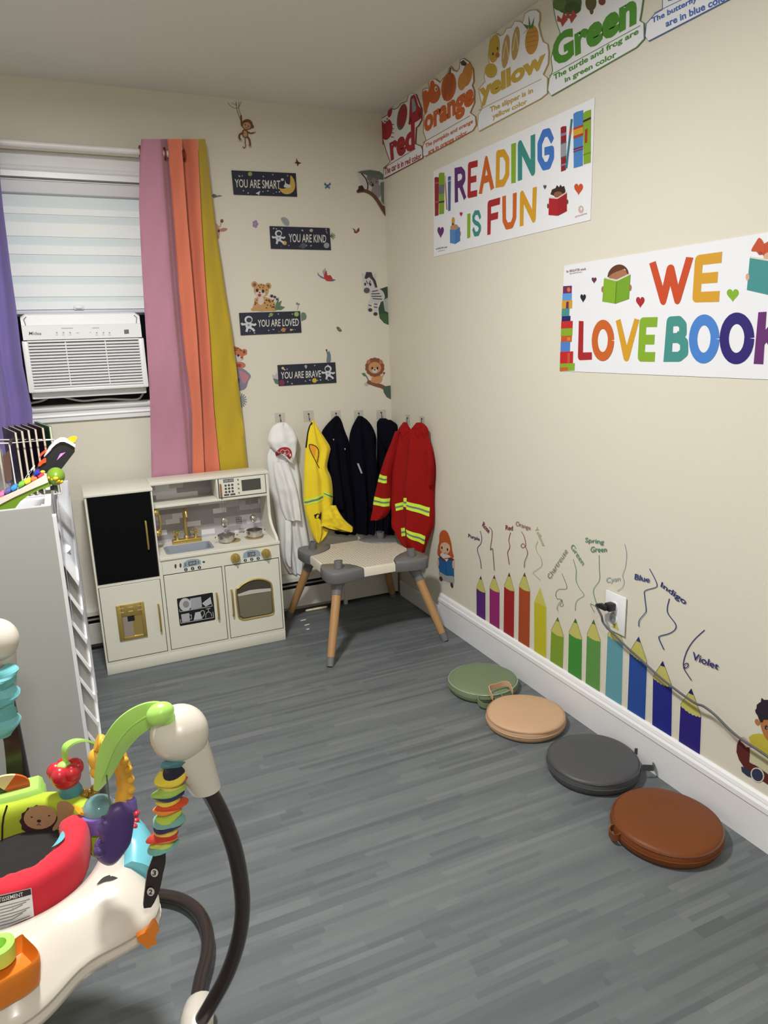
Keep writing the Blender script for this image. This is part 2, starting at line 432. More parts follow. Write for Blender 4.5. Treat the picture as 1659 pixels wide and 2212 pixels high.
ACP.pg([(1315, 290), (1370, 285), (1376, 335), (1320, 340)], ink, 1); 
ACP.obj('energy_label_print', pan, smooth=False)
mb = MB().use(acw)
gx0, gx1 = ax0 + .004, ax1 - .004
mb.box((gx0, -.126, az0), (gx0 + .024, -.095, zp), .006); mb.box((gx1 - .024, -.126, az0), (gx1, -.095, zp), .006)
mb.box((gx0 + .02, -.128, az0), (gx1 - .02, -.095, az0 + .016), .005); mb.box((gx0 + .02, -.128, zp - .008), (gx1 - .02, -.095, zp), .002)
gf = mb.obj('grille_frame', ac)
mb = MB().use(M('ac_grille_dark', (72, 74, 84), .7)); mb.box((gx0 + .02, -.1075, az0 + .012), (gx1 - .02, -.0965, zp - .005)); mb.obj('grille_backing', ac, smooth=False)
nl = 15; z0, z1 = az0 + .017, zp - .009; st = (z1 - z0) / nl
for i in range(nl):
    zc = z0 + st * (i + .5)
    mb = MB().use(acw); mb.box((gx0 + .022, -.130, zc - st * .36), (gx1 - .022, -.1085, zc + st * .22), .0018, rot=Euler((math.radians(14), 0, 0))); mb.obj('louvre', ac)
for fx in (.345, .665):
    x = ax0 + (ax1 - ax0) * fx
    mb = MB().use(acw); mb.box((x - .002, -.128, z0), (x + .002, -.110, z1), .0008); mb.obj('grille_rib', gf)
cordm = M('grey_white_cord', (190, 188, 190), .5)
path = [B(x, y, -.045) for x, y in [(55, 876), (66, 871), (90, 866), (112, 856), (128, 855), (150, 861), (180, 866), (225, 862), (270, 863), (298, 862), (308, 852), (315, 838), (318, 822)]]
mb = MB().use(cordm); mb.tube([Vector(q) for q in smooth_open([tuple(q) for q in path], 4)], .0042, 8); mb.obj('power_cord', ac)
mb = MB().use(black_m); mb.box((WX0 + .002, -.002, WZ0 + .001), (WX1 - .002, .03, az0 - .03)); 
o = mb.obj('dark_gap_fill', None, (-1.5, 0, 1.14), smooth=False); tag(o, 'added black panel standing for the dark gap between air conditioner and window sill', 'gap panel')  # black box put in for the darkness under the air conditioner

# ------------------------------------------------------------------ curtain rod and curtains
rodm = M('white_rod', (226, 222, 224), .35)
rd = thing('curtain_rod', 'white round curtain rod along the top of the window', 'curtain rod', (-1.5, -.095, 2.137))
pL = B(0, 306, -.095); pR = B(350, 333, -.095); zr = (pL.z + pR.z) / 2
mb = MB().use(rodm); mb.tube([(-2.35, -.095, zr), (-.985, -.095, zr)], .0125, 14); mb.obj('pole', rd)
for x in (-1.055, -2.2):
    mb = MB().use(rodm); mb.tube([(x, -.0005, zr - .02), (x, -.05, zr - .02), (x, -.095, zr - .0126)], .006, 8); mb.obj('bracket', rd)

def curtain_mat(name, rgb): return M(name, rgb, .85, bump=.12, bscale=700, sheen=.2)
def drape(edges_px, ys, cx, cy, k, rows, mb, mirror=False):
    """edges_px: list of edge polylines [(x,y)...] in crop px, ys: depth of each edge; sheet through them"""
    def at(pl, y):
        for i in range(len(pl) - 1):
            (xa, ya), (xb, yb) = pl[i], pl[i + 1]
            if y <= yb or i == len(pl) - 2:
                t = (y - ya) / (yb - ya); return xa + (xb - xa) * t
    grid = []
    for y in rows:
        r = []
        for e in range(len(edges_px) - 1):
            for j in range(6 if e < len(edges_px) - 2 else 7):
                t = j / 6; xx = at(edges_px[e], y) * (1 - t) + at(edges_px[e + 1], y) * t
                tt = t * t * (3 - 2 * t)
                yy = (ys[e] * (1 - tt) + ys[e + 1] * tt) * (1 - .42 * max(0.0, min(1.0, (y - 1500) / 500.0)))
                yy += .004 * math.sin(y * .011 + xx * .05)
                r.append(B(cx + xx / k, cy + y / k, yy))
        grid.append(r)
    mb.slab(grid, Vector((0, .0018, 0)))
cu = thing('curtain', 'pink, orange and yellow grommet curtain hanging right of the window', 'curtain', (-1.0, -.08, .75))
rows = [60 + i * (2330 - 60) / 26 for i in range(27)]
E_ = {
 'p0': [(900, 60), (890, 180), (885, 480), (905, 900), (930, 1300), (955, 1700), (966, 2230)],
 'p1': [(1018, 60), (1060, 600), (1090, 1000), (1120, 1300), (1155, 1750), (1202, 2230)],
 'd0': [(1045, 60), (1085, 600), (1115, 1000), (1142, 1300), (1195, 1800), (1214, 2230)],
 'o0': [(1066, 60), (1110, 600), (1140, 1000), (1165, 1300), (1225, 1800), (1227, 2230)],
 'o1': [(1155, 60), (1195, 600), (1230, 1000), (1255, 1300), (1285, 1800), (1305, 2230)],
 'o2': [(1158, 60), (1199, 600), (1234, 1000), (1259, 1300), (1289, 1800), (1309, 2230)],
 'o3': [(1258, 60), (1285, 600), (1310, 1000), (1335, 1300), (1360, 1750), (1407, 2230)],
 'y0': [(1262, 60), (1288, 600), (1313, 1000), (1338, 1300), (1363, 1750), (1410, 2230)],
 'y1': [(1308, 60), (1370, 600), (1430, 1000), (1480, 1300), (1535, 1750), (1588, 2230)],
}
K1 = 2.95
cp = curtain_mat('pink_fabric', (182, 128, 148)); co = curtain_mat('coral_orange_fabric', (214, 118, 90)); cy_ = curtain_mat('mustard_yellow_fabric', (192, 164, 36))
mb = MB().use(cp); drape([E_['p0'], E_['p1'], E_['d0'], E_['o0']], [-.135, -.14, -.085, -.062], 0, 280, K1, rows, mb); mb.obj('pink_panel', cu, angle=80)['label'] = 'pink band of the curtain'
mb = MB().use(co); drape([E_['o0'], E_['o1']], [-.11, -.14], 0, 280, K1, rows, mb); mb.obj('orange_fold', cu, angle=80)['label'] = 'orange band of the curtain'
mb = MB().use(co); drape([E_['o2'], E_['o3']], [-.085, -.13], 0, 280, K1, rows, mb); mb.obj('orange_fold', cu, angle=80)['label'] = 'orange band of the curtain'
mb = MB().use(cy_); drape([E_['y0'], E_['y1']], [-.105, -.055], 0, 280, K1, rows, mb); mb.obj('yellow_panel', cu, angle=80)['label'] = 'yellow band of the curtain'
gm = M('copper_grommet', (150, 70, 60), .3, .8)
for px in (303, 356, 397):
    mb = MB().use(gm); c0 = B(px, 333, -.095)
    ring = [[Vector((c0.x + (q) , -.095 + (.022 + r_ * math.cos(u)) * math.sin(t), zr + (.022 + r_ * math.cos(u)) * math.cos(t))) for u in [2 * PI * i / 8 for i in range(8)] for r_ in [.004] for q in [.004 * math.sin(u)]] for t in [2 * PI * j / 20 for j in range(21)]]
    mb.loft(ring, cap=False); mb.obj('grommet', cu)
pu = curtain_mat('lavender_purple_fabric', (124, 110, 172))
cl = thing('curtain', 'lavender purple curtain hanging left of the window', 'curtain', (-1.9, -.08, .95))
re_ = [(-2, 20), (0, 300), (20, 500), (70, 900), (105, 1150), (145, 1500), (205, 1780), (215, 2100), (230, 2500)]
off = lambda d0, d1: [(x - d0 - (d1 - d0) * (y / 2500), y) for x, y in re_]
rows2 = [30 + i * 2400 / 26 for i in range(27)]
mb = MB().use(pu); drape([off(820, 900), off(620, 640), off(560, 560), off(360, 380), off(330, 345), off(140, 190), off(95, 150), off(30, 120), off(0, 0)], [-.06, -.135, -.07, -.13, -.06, -.135, -.075, -.08, -.135], 0, 280, K1, rows2, mb); mb.obj('fabric_panel', cl, angle=80)

# ------------------------------------------------------------------ baseboard heater
hm = M('heater_enamel', (206, 203, 196), .5, var=.05, vscale=8)
ht = thing('baseboard_heater', 'low off-white baseboard heater with black slots along the back wall', 'heater', (-1.4, 0, 0))
hx0, hx1 = -2.9, -.405
pr = [(-.0005, .202), (-.030, .202), (-.058, .190), (-.060, .172), (-.056, .170), (-.054, .186), (-.028, .196), (-.0005, .196)]
mb = MB().use(hm); mb.loft([[Vector((x, y, z)) for y, z in pr] for x in (hx0, hx1)]); mb.obj('hood', ht, smooth=False)
mb = MB().use(hm); mb.box((hx0, -.062, .036), (hx1, -.056, .136), .002); mb.obj('front_cover', ht, smooth=False)
mb = MB().use(black_m); mb.box((hx0, -.045, .03), (hx1, -.0006, .185)); mb.obj('fin_core', ht, smooth=False)
mb = MB().use(M('heater_damper', (150, 148, 142), .5)); mb.box((hx0, -.057, .150), (hx1, -.05, .157)); mb.obj('damper', ht, smooth=False)
mb = MB().use(hm); mb.box((hx1, -.066, .028), (hx1 + .075, -.0006, .205), .004); mb.obj('end_cap', ht, smooth=False)
mb = MB().use(hm); mb.box((hx1 + .075, -.062, .02), (-.0165, -.0006, .200), .003); mb.obj('filler_panel', ht, smooth=False)
mb = MB().use(hm)
for x in (-.395, -.335): mb.box((x, -.064, .0005), (x + .02, -.045, .03), .002)
mb.obj('foot', ht, smooth=False)

fo = MB().use(M('crumbly_foam', (228, 216, 180), .9, bump=.4, bscale=300))
random.seed(3)
for i in range(16):
    t = i / 15; p = FZ(661 + 36 * t, 1318 - 10 * t - random.random() * 3, .006)
    fo.ball((p.x, min(p.y, -.065), .0075), (.007 + random.random() * .004, .006, .0062), 8, 6)
tag(fo.obj('crumbly_foam_bead', None, (-.55, -.08, 0)), 'crumbly cream foam squeezed out under the heater behind the table', 'foam')
for i, (px, py, l) in enumerate([(655, 1340, 'white paper scrap on the floor nearest the back left table leg'), (663, 1350, 'white paper scrap on the floor, nearest the play kitchen corner of the three'), (665, 1359.5, 'smallest white paper scrap on the floor, farthest from the heater')]):
    p = FZ(px, py); mb = MB().use(card_m); s_ = (.014, .013, .008)[i]
    mb.box((p.x - s_, p.y - .004, .0004), (p.x + s_, p.y + .004, .0022), rot=Euler((0, 0, .1 + i * .1)))
    tag(mb.obj('paper_scrap', None, (p.x, p.y, 0), smooth=False), l, 'paper scrap', 'paper scraps on the floor')

# ------------------------------------------------------------------ ceiling lamp, and an added fill lamp behind the camera
for nm, (lx, ly), lab, lo in (('a', LAMP_POS, 'flush round ceiling lamp above the middle of the room', lamp_light), ('b', FILL_POS, 'added fill lamp on the ceiling near the front wall behind the camera', fill_light)):
    t = thing('ceiling_lamp', lab, 'ceiling lamp', (lx, ly, H))
    mb = MB().use(white_plastic); mb.lathe([(.17, -.001), (.17, -.028), (.163, -.034), (.155, -.034), (.155, -.001)], (lx, ly, H)); mb.obj('rim', t)
    mb = MB().use(M('lamp_diffuser', (255, 246, 232), .5, emit=6.0)); mb.lathe([(.154, -.03), (.154, -.045), (.14, -.055), (.0, -.058)], (lx, ly, H)); mb.obj('diffuser', t)

# ================================================================== PRINTS ON THE RIGHT WALL
PUR, RED, ORA, YEL, GRN, TEA, BLU, NAV = (98, 40, 118), (178, 32, 42), (214, 104, 36), (224, 166, 40), (140, 182, 40), (58, 146, 140), (66, 122, 208), (38, 20, 118)
P = lambda c: C3(c, .55)
class Poster:
    """paper sheet (top-level mesh) with printed children"""
    def __init__(s, name, label, cat, q, plane, x0, y0, k, curl=.0015):
        s.pl, s.x0, s.y0, s.k = plane, x0, y0, k
        s.base = .0022
        f = Flat(plane, x0, y0, k, base=.0006); f.use(card_m)
        pts = [f.P(x, y, 0) for x, y in q]; off = plane.n * .0014
        f.prism(pts, off)
        c = sum(pts, Vector()) / 4
        s.o = tag(f.obj(name, None, c, smooth=False), label, cat)
    def flat(s): return Flat(s.pl, s.x0, s.y0, s.k, base=s.base, step=.0003)
    def part(s, f, name): return f.obj(name, s.o, smooth=False, flip=False)

# ---- READING IS FUN
po = Poster('poster', 'white READING IS FUN poster with books and readers, higher on the right wall', 'poster', [(75, 740), (1597, 48), (1556, 1202), (79, 1550)], RIGHT, 920, 200, 4.366)
for ch, q, c in [('R', [(275, 712), (372, 690), (387, 1008), (277, 1040)], PUR), ('E', [(402, 660), (493, 637), (488, 978), (396, 1000)], RED), ('A', [(522, 612), (628, 580), (650, 912), (502, 968)], ORA),
                 ('D', [(668, 548), (793, 522), (790, 878), (662, 900)], YEL), ('I', [(810, 487), (855, 472), (852, 850), (810, 857)], GRN), ('N', [(872, 458), (1036, 390), (1036, 778), (872, 836)], TEA), ('G', [(1058, 362), (1212, 322), (1216, 712), (1058, 750)], BLU),
                 ('I', [(395, 1145), (425, 1138), (423, 1368), (394, 1376)], GRN), ('S', [(443, 1115), (527, 1105), (524, 1348), (443, 1362)], TEA), ('F', [(587, 1022), (706, 988), (690, 1318), (584, 1345)], RED), ('U', [(725, 980), (862, 942), (857, 1272), (728, 1302)], ORA), ('N', [(893, 930), (1052, 887), (1040, 1222), (890, 1264)], YEL)]:
    f = po.flat(); f.letter(ch, q, P(c), 1, .2 if ch in 'NGRADUF' else .18); po.part(f, 'printed_letter')
def book(f, x0, y0t, x1, y1t, y0b, y1b, c, bands=()):
    f.pg([(x0, y0t), (x0 * .7 + x1 * .3, (y0t * .7 + y1t * .3) - 8), (x1, y1t), (x1 - 4, y1b), (x0 + 3, y0b)], P(c), 1)
    for t0, t1, bc in bands:
        f.pg([(x0, y0t + (y0b - y0t) * t0), (x1, y1t + (y1b - y1t) * t0), (x1 - 1, y1t + (y1b - y1t) * t1), (x0 + 1, y0t + (y0b - y0t) * t1)], P(bc), 2)
f = po.flat()
book(f, 86, 805, 128, 800, 1166, 1158, (150, 25, 40), [(.12, .16, (190, 90, 100)), (.62, .66, (190, 90, 100))])
book(f, 126, 766, 180, 756, 1150, 1143, (135, 172, 40), [(.28, .5, (120, 120, 130)), (.68, .72, (70, 30, 40))])
f.ln([(184, 785), (204, 1105)], 13, P((214, 190, 150))); f.ln([(186, 850), (203, 1105)], 5, P((170, 60, 50)), 2)
book(f, 212, 800, 241, 790, 1120, 1112, (78, 100, 160), [(.1, .14, (170, 180, 210))])
po.part(f, 'printed_bookshelf')
f = po.flat()
book(f, 1277, 332, 1331, 316, 748, 730, (150, 28, 40), [(.14, .2, (150, 130, 170)), (.35, .7, (90, 90, 100)), (.38, .67, (160, 160, 170)), (.84, .88, (150, 130, 170))])
f.ln([(1382, 250), (1330, 715)], 20, P((50, 130, 150))); f.ln([(1374, 340), (1366, 400)], 20, P((190, 90, 60)), 2)
book(f, 1397, 202, 1490, 165, 714, 690, (74, 140, 210), [(.26, .46, (190, 60, 40)), (.3, .41, (220, 170, 40)), (.64, .67, (130, 40, 80)), (.69, .71, (130, 40, 80))])
book(f, 1490, 196, 1564, 160, 680, 660, (140, 178, 44), [(.14, .18, (60, 30, 40)), (.8, .82, (110, 130, 40))])
f.pg([(1508, 350), (1532, 338), (1528, 470), (1505, 480)], P((180, 50, 40)), 2)
po.part(f, 'printed_bookshelf')
for cx, cy, rx, ry, c in [(144, 1312, 31, 56, PUR), (337, 1146, 14, 24, (190, 40, 70)), (1128, 890, 15, 24, (80, 80, 100)), (1446, 905, 42, 58, (214, 84, 44))]:
    f = po.flat(); f.heart(cx, cy, rx, ry, P(c)); po.part(f, 'printed_heart')
f = po.flat(); skin = P((196, 150, 110))
f.el(262, 1212, 15, 38, P((214, 160, 60)), 1, 4); f.el(260, 1240, 12, 10, P((120, 70, 50)), 2); f.el(275, 1275, 40, 34, skin, 1); f.pg([(232, 1290), (280, 1300), (326, 1266), (328, 1398), (282, 1428), (233, 1418)], P((80, 140, 205)), 2); f.pg([(280, 1300), (326, 1266), (328, 1398), (282, 1428)], P((66, 122, 190)), 3); f.el(330, 1330, 6, 22, skin, 1)
po.part(f, 'printed_reader')
f = po.flat()
f.pg([(1180, 960), (1195, 915), (1230, 900), (1240, 872), (1262, 892), (1275, 868), (1290, 888), (1310, 880), (1322, 925), (1315, 965), (1250, 990)], P((58, 36, 30)), 1); f.el(1256, 965, 44, 32, P((150, 94, 62)), 2)
f.pg([(1168, 995), (1250, 1000), (1336, 945), (1336, 1118), (1252, 1162), (1163, 1155)], P((184, 26, 38)), 3); f.pg([(1250, 1000), (1336, 945), (1336, 1118), (1252, 1162)], P((168, 22, 34)), 4); f.pg([(1170, 985), (1250, 990), (1336, 935), (1336, 948), (1250, 1003), (1168, 997)], P((226, 218, 200)), 4)
f.el(1157, 1070, 8, 24, P((120, 70, 50)), 2); f.el(1340, 1030, 9, 22, P((120, 70, 50)), 2)
po.part(f, 'printed_reader')
f = po.flat(); f.el(1468, 1102, 25, 36, P((216, 190, 180)), 1); f.el(1472, 1098, 9, 14, card_m, 2); f.text('sproutbrite', [(1412, 1160), (1526, 1128), (1524, 1152), (1412, 1186)], P((206, 160, 150)), 1, .02)
f.text('for BRIGHTER minds', [(100, 1466), (205, 1446), (205, 1464), (100, 1484)], P((90, 70, 80)), 1, .01); f.text('sproutbrite.com', [(120, 1490), (185, 1478), (185, 1492), (120, 1504)], P((110, 90, 100)), 1)
po.part(f, 'publisher_print')

# ---- WE LOVE BOOKS
po = Poster('poster', 'white WE LOVE BOOKS poster, the lower of two posters on the right wall', 'poster', [(105, 298), (2160, -40), (2200, 1188), (72, 1101)], RIGHT, 1190, 490, 3.537)
for ch, q, c in [('W', [(755, 268), (1096, 222), (1052, 588), (788, 602)], (212, 76, 32)), ('E', [(1108, 218), (1314, 190), (1290, 573), (1084, 578)], YEL), ('L', [(218, 718), (318, 726), (318, 1015), (210, 1020)], (178, 30, 40)), ('O', [(318, 712), (490, 706), (488, 1026), (316, 1026)], ORA),
                 ('V', [(500, 705), (682, 697), (672, 1027), (494, 1030)], YEL), ('E', [(684, 692), (821, 689), (797, 1031), (667, 1029)], GRN), ('B', [(892, 686), (1050, 676), (1056, 1030), (865, 1031)], (68, 152, 144)), ('O', [(1062, 670), (1298, 666), (1290, 1042), (1058, 1046)], (72, 136, 218)),
                 ('O', [(1297, 655), (1562, 651), (1558, 1048), (1292, 1052)], NAV), ('K', [(1590, 652), (1800, 640), (1800, 1058), (1554, 1047)], (104, 36, 116)), ('S', [(1830, 640), (2010, 634), (2010, 1068), (1820, 1058)], RED)]:
    f = po.flat(); f.letter(ch, q, P(c), 1, .22 if ch in 'WEBO' else .2); po.part(f, 'printed_letter')
f = po.flat()
for x0, y0, x1, y1, c in [(98, 455, 165, 512, (110, 40, 100)), (94, 512, 165, 565, (100, 160, 230)), (90, 566, 168, 626, YEL), (88, 628, 147, 686, (70, 150, 150)), (88, 686, 155, 724, (30, 24, 100)), (84, 724, 172, 780, (206, 36, 44)), (82, 780, 170, 836, GRN), (83, 836, 165, 882, (206, 90, 36)), (80, 882, 152, 957, (84, 134, 212)), (76, 957, 175, 1047, (206, 30, 36)), (73, 1047, 187, 1101, GRN)]:
    f.pg([(x0, y0 - 2), (x1, y0 - 6), (x1 - 2, y1 - 3), (x0 - 2, y1)], P(c), 1)
f.el(142, 480, 13, 18, P((230, 120, 60)), 2); f.pg([(124, 572), (142, 570), (140, 622), (120, 624)], P((110, 40, 100)), 2); f.pg([(130, 845), (156, 842), (156, 868), (130, 870)], P((230, 140, 40)), 2); f.pg([(133, 964), (152, 962), (150, 1040), (131, 1042)], P((220, 80, 60)), 2); f.pg([(76, 1074), (135, 1072), (134, 1098), (75, 1100)], P((214, 100, 40)), 2)
po.part(f, 'printed_bookshelf')
for cx, cy, rx, ry, c in [(335, 406, 19, 25, (100, 50, 80)), (251, 542, 22, 34, (26, 30, 40)), (688, 571, 33, 45, (178, 34, 44)), (1395, 517, 46, 52, (136, 186, 36))]:
    f = po.flat(); f.heart(cx, cy, rx, ry, P(c)); po.part(f, 'printed_heart')
f = po.flat(); sk = P((178, 118, 88))
f.el(516, 365, 76, 52, sk, 1); f.pg([(438, 385), (450, 340), (480, 305), (520, 288), (560, 295), (590, 325), (600, 365), (585, 352), (570, 322), (540, 330), (500, 345), (470, 360)], P((100, 54, 28)), 2, True)
f.pg([(412, 393), (510, 415), (614, 365), (602, 550), (498, 586), (398, 570)], P((136, 184, 40)), 3); f.pg([(510, 415), (614, 365), (602, 550), (498, 586)], P((122, 172, 36)), 4); f.ln([(510, 415), (498, 586)], 6, P((96, 140, 30)), 5); f.pg([(416, 385), (510, 403), (608, 356), (613, 366), (510, 416), (414, 394)], P((228, 224, 212)), 4)
f.el(402, 478, 11, 24, sk, 2); f.el(611, 465, 11, 24, sk, 2)
po.part(f, 'printed_reader')
f = po.flat(); hr = P((206, 80, 36)); sk2 = P((226, 178, 150))
f.el(1760, 180, 150, 90, hr, 1); f.el(1740, 230, 110, 50, sk2, 2); f.pg([(1600, 84), (1635, 130), (1640, 195), (1600, 215), (1575, 190), (1537, 182), (1570, 120)], hr, 2, True); f.el(1610, 200, 14, 12, P((170, 60, 70)), 3)
f.pg([(1527, 236), (1720, 268), (1900, 214), (1880, 480), (1700, 526), (1504, 482)], P((64, 150, 150)), 3); f.pg([(1530, 226), (1720, 256), (1900, 204), (1900, 216), (1720, 270), (1527, 238)], P((228, 224, 212)), 4); f.el(1510, 383, 15, 26, sk2, 4)
po.part(f, 'printed_reader')
f = po.flat(); f.text('for BRIGHTER minds', [(122, 332), (272, 310), (272, 330), (122, 352)], P((130, 80, 70)), 1, .015); f.text('sproutbrite.com', [(148, 352), (242, 339), (242, 352), (148, 366)], P((110, 90, 100)), 1, .005); po.part(f, 'publisher_print')

# ---- die-cut colour word cards below the ceiling
def card(label, x0, y0, k, edge, outline, lab, texts, word, wq, wc, pics):
    ec = P(edge)
    f = Flat(RIGHT, x0, y0, k, base=.0006); f.zmax = H - .004; f.use(ec)
    pts = [f.P(x, y) for x, y in outline]; f.prism(pts, RIGHT.n * .003)
    c = sum(pts, Vector()) / len(pts)
    o = tag(f.obj('color_word_card', None, c, smooth=False), label, 'wall card', 'colour word cards under the ceiling')
    def fl():
        g = Flat(RIGHT, x0, y0, k, base=.0038, step=.0003); g.zmax = H - .004; return g
    cx = sum(x for x, y in outline) / len(outline); cy = sum(y for x, y in outline) / len(outline)
    f = fl(); n = len(outline); ins = []
    for i in range(n):     # inset outline
        (xa, ya), (xb, yb), (xc, yc) = outline[i - 1], outline[i], outline[(i + 1) % n]
        dx, dy = xc - xa, yc - ya; d = math.hypot(dx, dy) or 1
        ins.append((xb - dy / d * 7 * SGN, yb + dx / d * 7 * SGN))
    f.pg(ins, card_m, 0); f.obj('card_face', o, smooth=False, flip=False)
    f = fl(); f.ln([lab[0], lab[1]], 5, ec, 1)
    for b_, q in texts: f.text(b_, q, P(wc), 2, .028)
    f.obj('caption_lettering', o, smooth=False, flip=False)
    f = fl(); f.text(word, wq, P(wc), 2, .05); f.obj('word_lettering', o, smooth=False, flip=False)
    for nm, fn in pics:
        f = fl(); fn(f); f.obj(nm, o, smooth=False, flip=False)
SGN = 1
rd_ = (176, 28, 46); og = (212, 104, 38); yl = (206, 172, 66); gr = (80, 150, 44); bu = (70, 108, 190)
def crab(f):
    f.el(104, 1080, 48, 88, P(rd_), 1, 8); f.el(132, 935, 17, 46, P(rd_), 2, 12); f.el(62, 1040, 18, 45, P(rd_), 2, -15); f.el(88, 1010, 12, 20, card_m, 3); f.el(108, 990, 12, 20, card_m, 3); f.el(90, 1012, 5, 9, P((30, 20, 20)), 4); f.el(110, 992, 5, 9, P((30, 20, 20)), 4)
    for y in (1060, 1095, 1130, 1165): f.ln([(140, y - 25), (165, y - 20)], 7, P(rd_), 1); f.ln([(70, y + 5), (72, y + 40)], 7, P(rd_), 1)
def melon(f): f.el(232, 975, 40, 112, P((96, 110, 80)), 1, 10); f.el(238, 965, 34, 98, P((170, 30, 44)), 2, 10)
def car(f): f.pg([(290, 1000), (300, 830), (320, 795), (345, 800), (370, 880), (395, 915), (392, 985), (300, 1040), (285, 1020)], P(rd_), 1, True); f.pg([(312, 830), (330, 815), (352, 900), (345, 925), (318, 940)], P((150, 170, 190)), 2); f.el(305, 1000, 12, 22, P((110, 16, 28)), 2); f.el(380, 955, 12, 22, P((110, 16, 28)), 2)
card('die-cut card of the word red with a crab, melon and car, nearest the room corner', 810, 0, 3.858, (130, 60, 60),
     [(82, 1492), (74, 1400), (130, 1350), (92, 1250), (70, 1170), (45, 1090), (40, 1030), (58, 985), (108, 955), (113, 895), (140, 882), (168, 910), (195, 895), (220, 862), (268, 842), (280, 795), (310, 768), (350, 785), (378, 860), (398, 910), (398, 1000), (372, 1050), (352, 1065), (346, 1200), (392, 1215), (408, 1250), (406, 1320)],
     [(80, 1400), (345, 1240)], [('The car is in red color', [(85, 1400), (392, 1272), (394, 1318), (87, 1460)])], 'red', [(120, 1130), (338, 1010), (340, 1245), (140, 1345)], rd_, [('printed_crab', crab), ('printed_melon', melon), ('printed_car', car)])
def fish(f): f.el(500, 782, 54, 82, P(og), 1, 8); f.pg([(480, 800), (430, 960), (415, 930), (400, 770), (430, 750), (470, 790)], P(og), 1); f.el(485, 710, 20, 40, P(og), 1); f.el(516, 742, 11, 22, card_m, 2); f.el(518, 744, 5, 11, P((30, 20, 20)), 3)
def pump(f): f.el(622, 725, 62, 122, P((205, 104, 44)), 1, 8); f.el(600, 735, 18, 105, P((188, 90, 36)), 2, 8); f.el(640, 715, 18, 105, P((188, 90, 36)), 2, 8); f.pg([(618, 620), (632, 560), (645, 570), (636, 625)], P((110, 100, 50)), 2)
def orng(f): f.el(775, 625, 42, 98, P((214, 140, 60)), 1, 10); f.el(735, 680, 36, 75, P((220, 150, 70)), 2, 8); f.pg([(718, 520), (745, 500), (775, 530), (760, 552), (730, 545)], P((60, 60, 30)), 2)
card('die-cut card of the word orange with a fish and pumpkin, between red and yellow', 810, 0, 3.858, (176, 120, 80),
     [(402, 1300), (400, 1220), (428, 1165), (405, 1100), (412, 960), (438, 930), (413, 900), (398, 800), (403, 748), (430, 732), (458, 736), (448, 690), (465, 652), (512, 656), (550, 686), (570, 655), (608, 618), (618, 570), (640, 550), (662, 585), (690, 596), (708, 568), (713, 498), (745, 485), (792, 515), (828, 580), (833, 680), (820, 712), (838, 760), (838, 860), (803, 940), (846, 970), (853, 1042), (825, 1090), (640, 1195), (430, 1305)],
     [(405, 1190), (800, 965)], [('The pumpkin and orange', [(425, 1200), (825, 990), (825, 1035), (428, 1245)]), ('are in orange color', [(450, 1250), (775, 1080), (776, 1128), (452, 1298)])], 'orange', [(415, 975), (832, 722), (832, 925), (420, 1165)], og, [('printed_fish', fish), ('printed_pumpkin', pump), ('printed_orange_fruit', orng)])
def duck(f): f.el(1002, 405, 46, 120, P(yl), 1, 6); f.el(975, 590, 52, 62, P(yl), 1); f.el(1030, 405, 6, 14, P((60, 40, 20)), 2); f.el(992, 450, 7, 14, P((60, 40, 20)), 2); f.el(1030, 460, 18, 22, P((180, 110, 50)), 2)
def flip(f):
    for x, y in ((1098, 430), (1180, 362)): f.el(x, y, 32, 142, P((196, 164, 100)), 1, 6); f.ln([(x - 22, y + 60), (x + 2, y - 90), (x + 24, y + 50)], 9, P((226, 210, 170)), 2)
def pine(f):
    f.el(1316, 335, 56, 122, P((206, 150, 60)), 1, 6); 
    for q in [[(1280, 250), (1240, 200), (1290, 215)], [(1290, 245), (1290, 130), (1310, 230)], [(1300, 240), (1340, 140), (1325, 235)], [(1270, 260), (1235, 290), (1290, 235)]]: f.pg(q, P((84, 130, 60)), 2)
    for i in range(4): f.ln([(1270, 280 + i * 38), (1360, 260 + i * 38)], 4, P((170, 110, 40)), 2)
card('die-cut card of the word yellow with a duck, slippers and pineapple, between orange and green', 810, 0, 3.858, (190, 168, 110),
     [(875, 1098), (858, 1050), (866, 955), (900, 900), (873, 780), (868, 742), (922, 680), (912, 640), (928, 560), (958, 530), (948, 470), (958, 370), (973, 288), (1012, 272), (1052, 298), (1075, 285), (1100, 236), (1140, 230), (1170, 176), (1212, 175), (1235, 195), (1255, 110), (1300, 85), (1352, 80), (1384, 108), (1384, 172), (1374, 210), (1394, 300), (1412, 348), (1448, 368), (1459, 430), (1454, 530), (1412, 622), (1448, 650), (1446, 780), (1392, 825)],
     [(870, 920), (1395, 660)], [('The slipper is in', [(965, 895), (1325, 728), (1326, 785), (970, 952)]), ('yellow color', [(985, 952), (1275, 822), (1278, 875), (990, 1008)])], 'yellow', [(872, 700), (1432, 400), (1428, 600), (885, 900)], yl, [('printed_duck', duck), ('printed_slipper', flip), ('printed_pineapple', pine)])
def turt(f): f.el(235, 20, 95, 85, P((74, 104, 52)), 1); f.el(170, 30, 50, 48, P((92, 126, 60)), 2); f.el(265, 60, 60, 45, P((58, 88, 40)), 2)
def frogf(f):
    for x, y in ((190, 150), (255, 125)): f.pg([(x - 35, y - 40), (x - 5, y - 10), (x + 10, y - 60), (x + 40, y - 10), (x + 20, y + 15), (x, y + 45), (x - 12, y + 10), (x - 38, y + 5)], P((176, 70, 56)), 3)
def frog(f): f.el(395, 20, 40, 60, P((96, 84, 50)), 1); f.el(400, 80, 14, 26, P((96, 84, 50)), 1); f.el(475, 10, 26, 30, P((120, 70, 46)), 1)
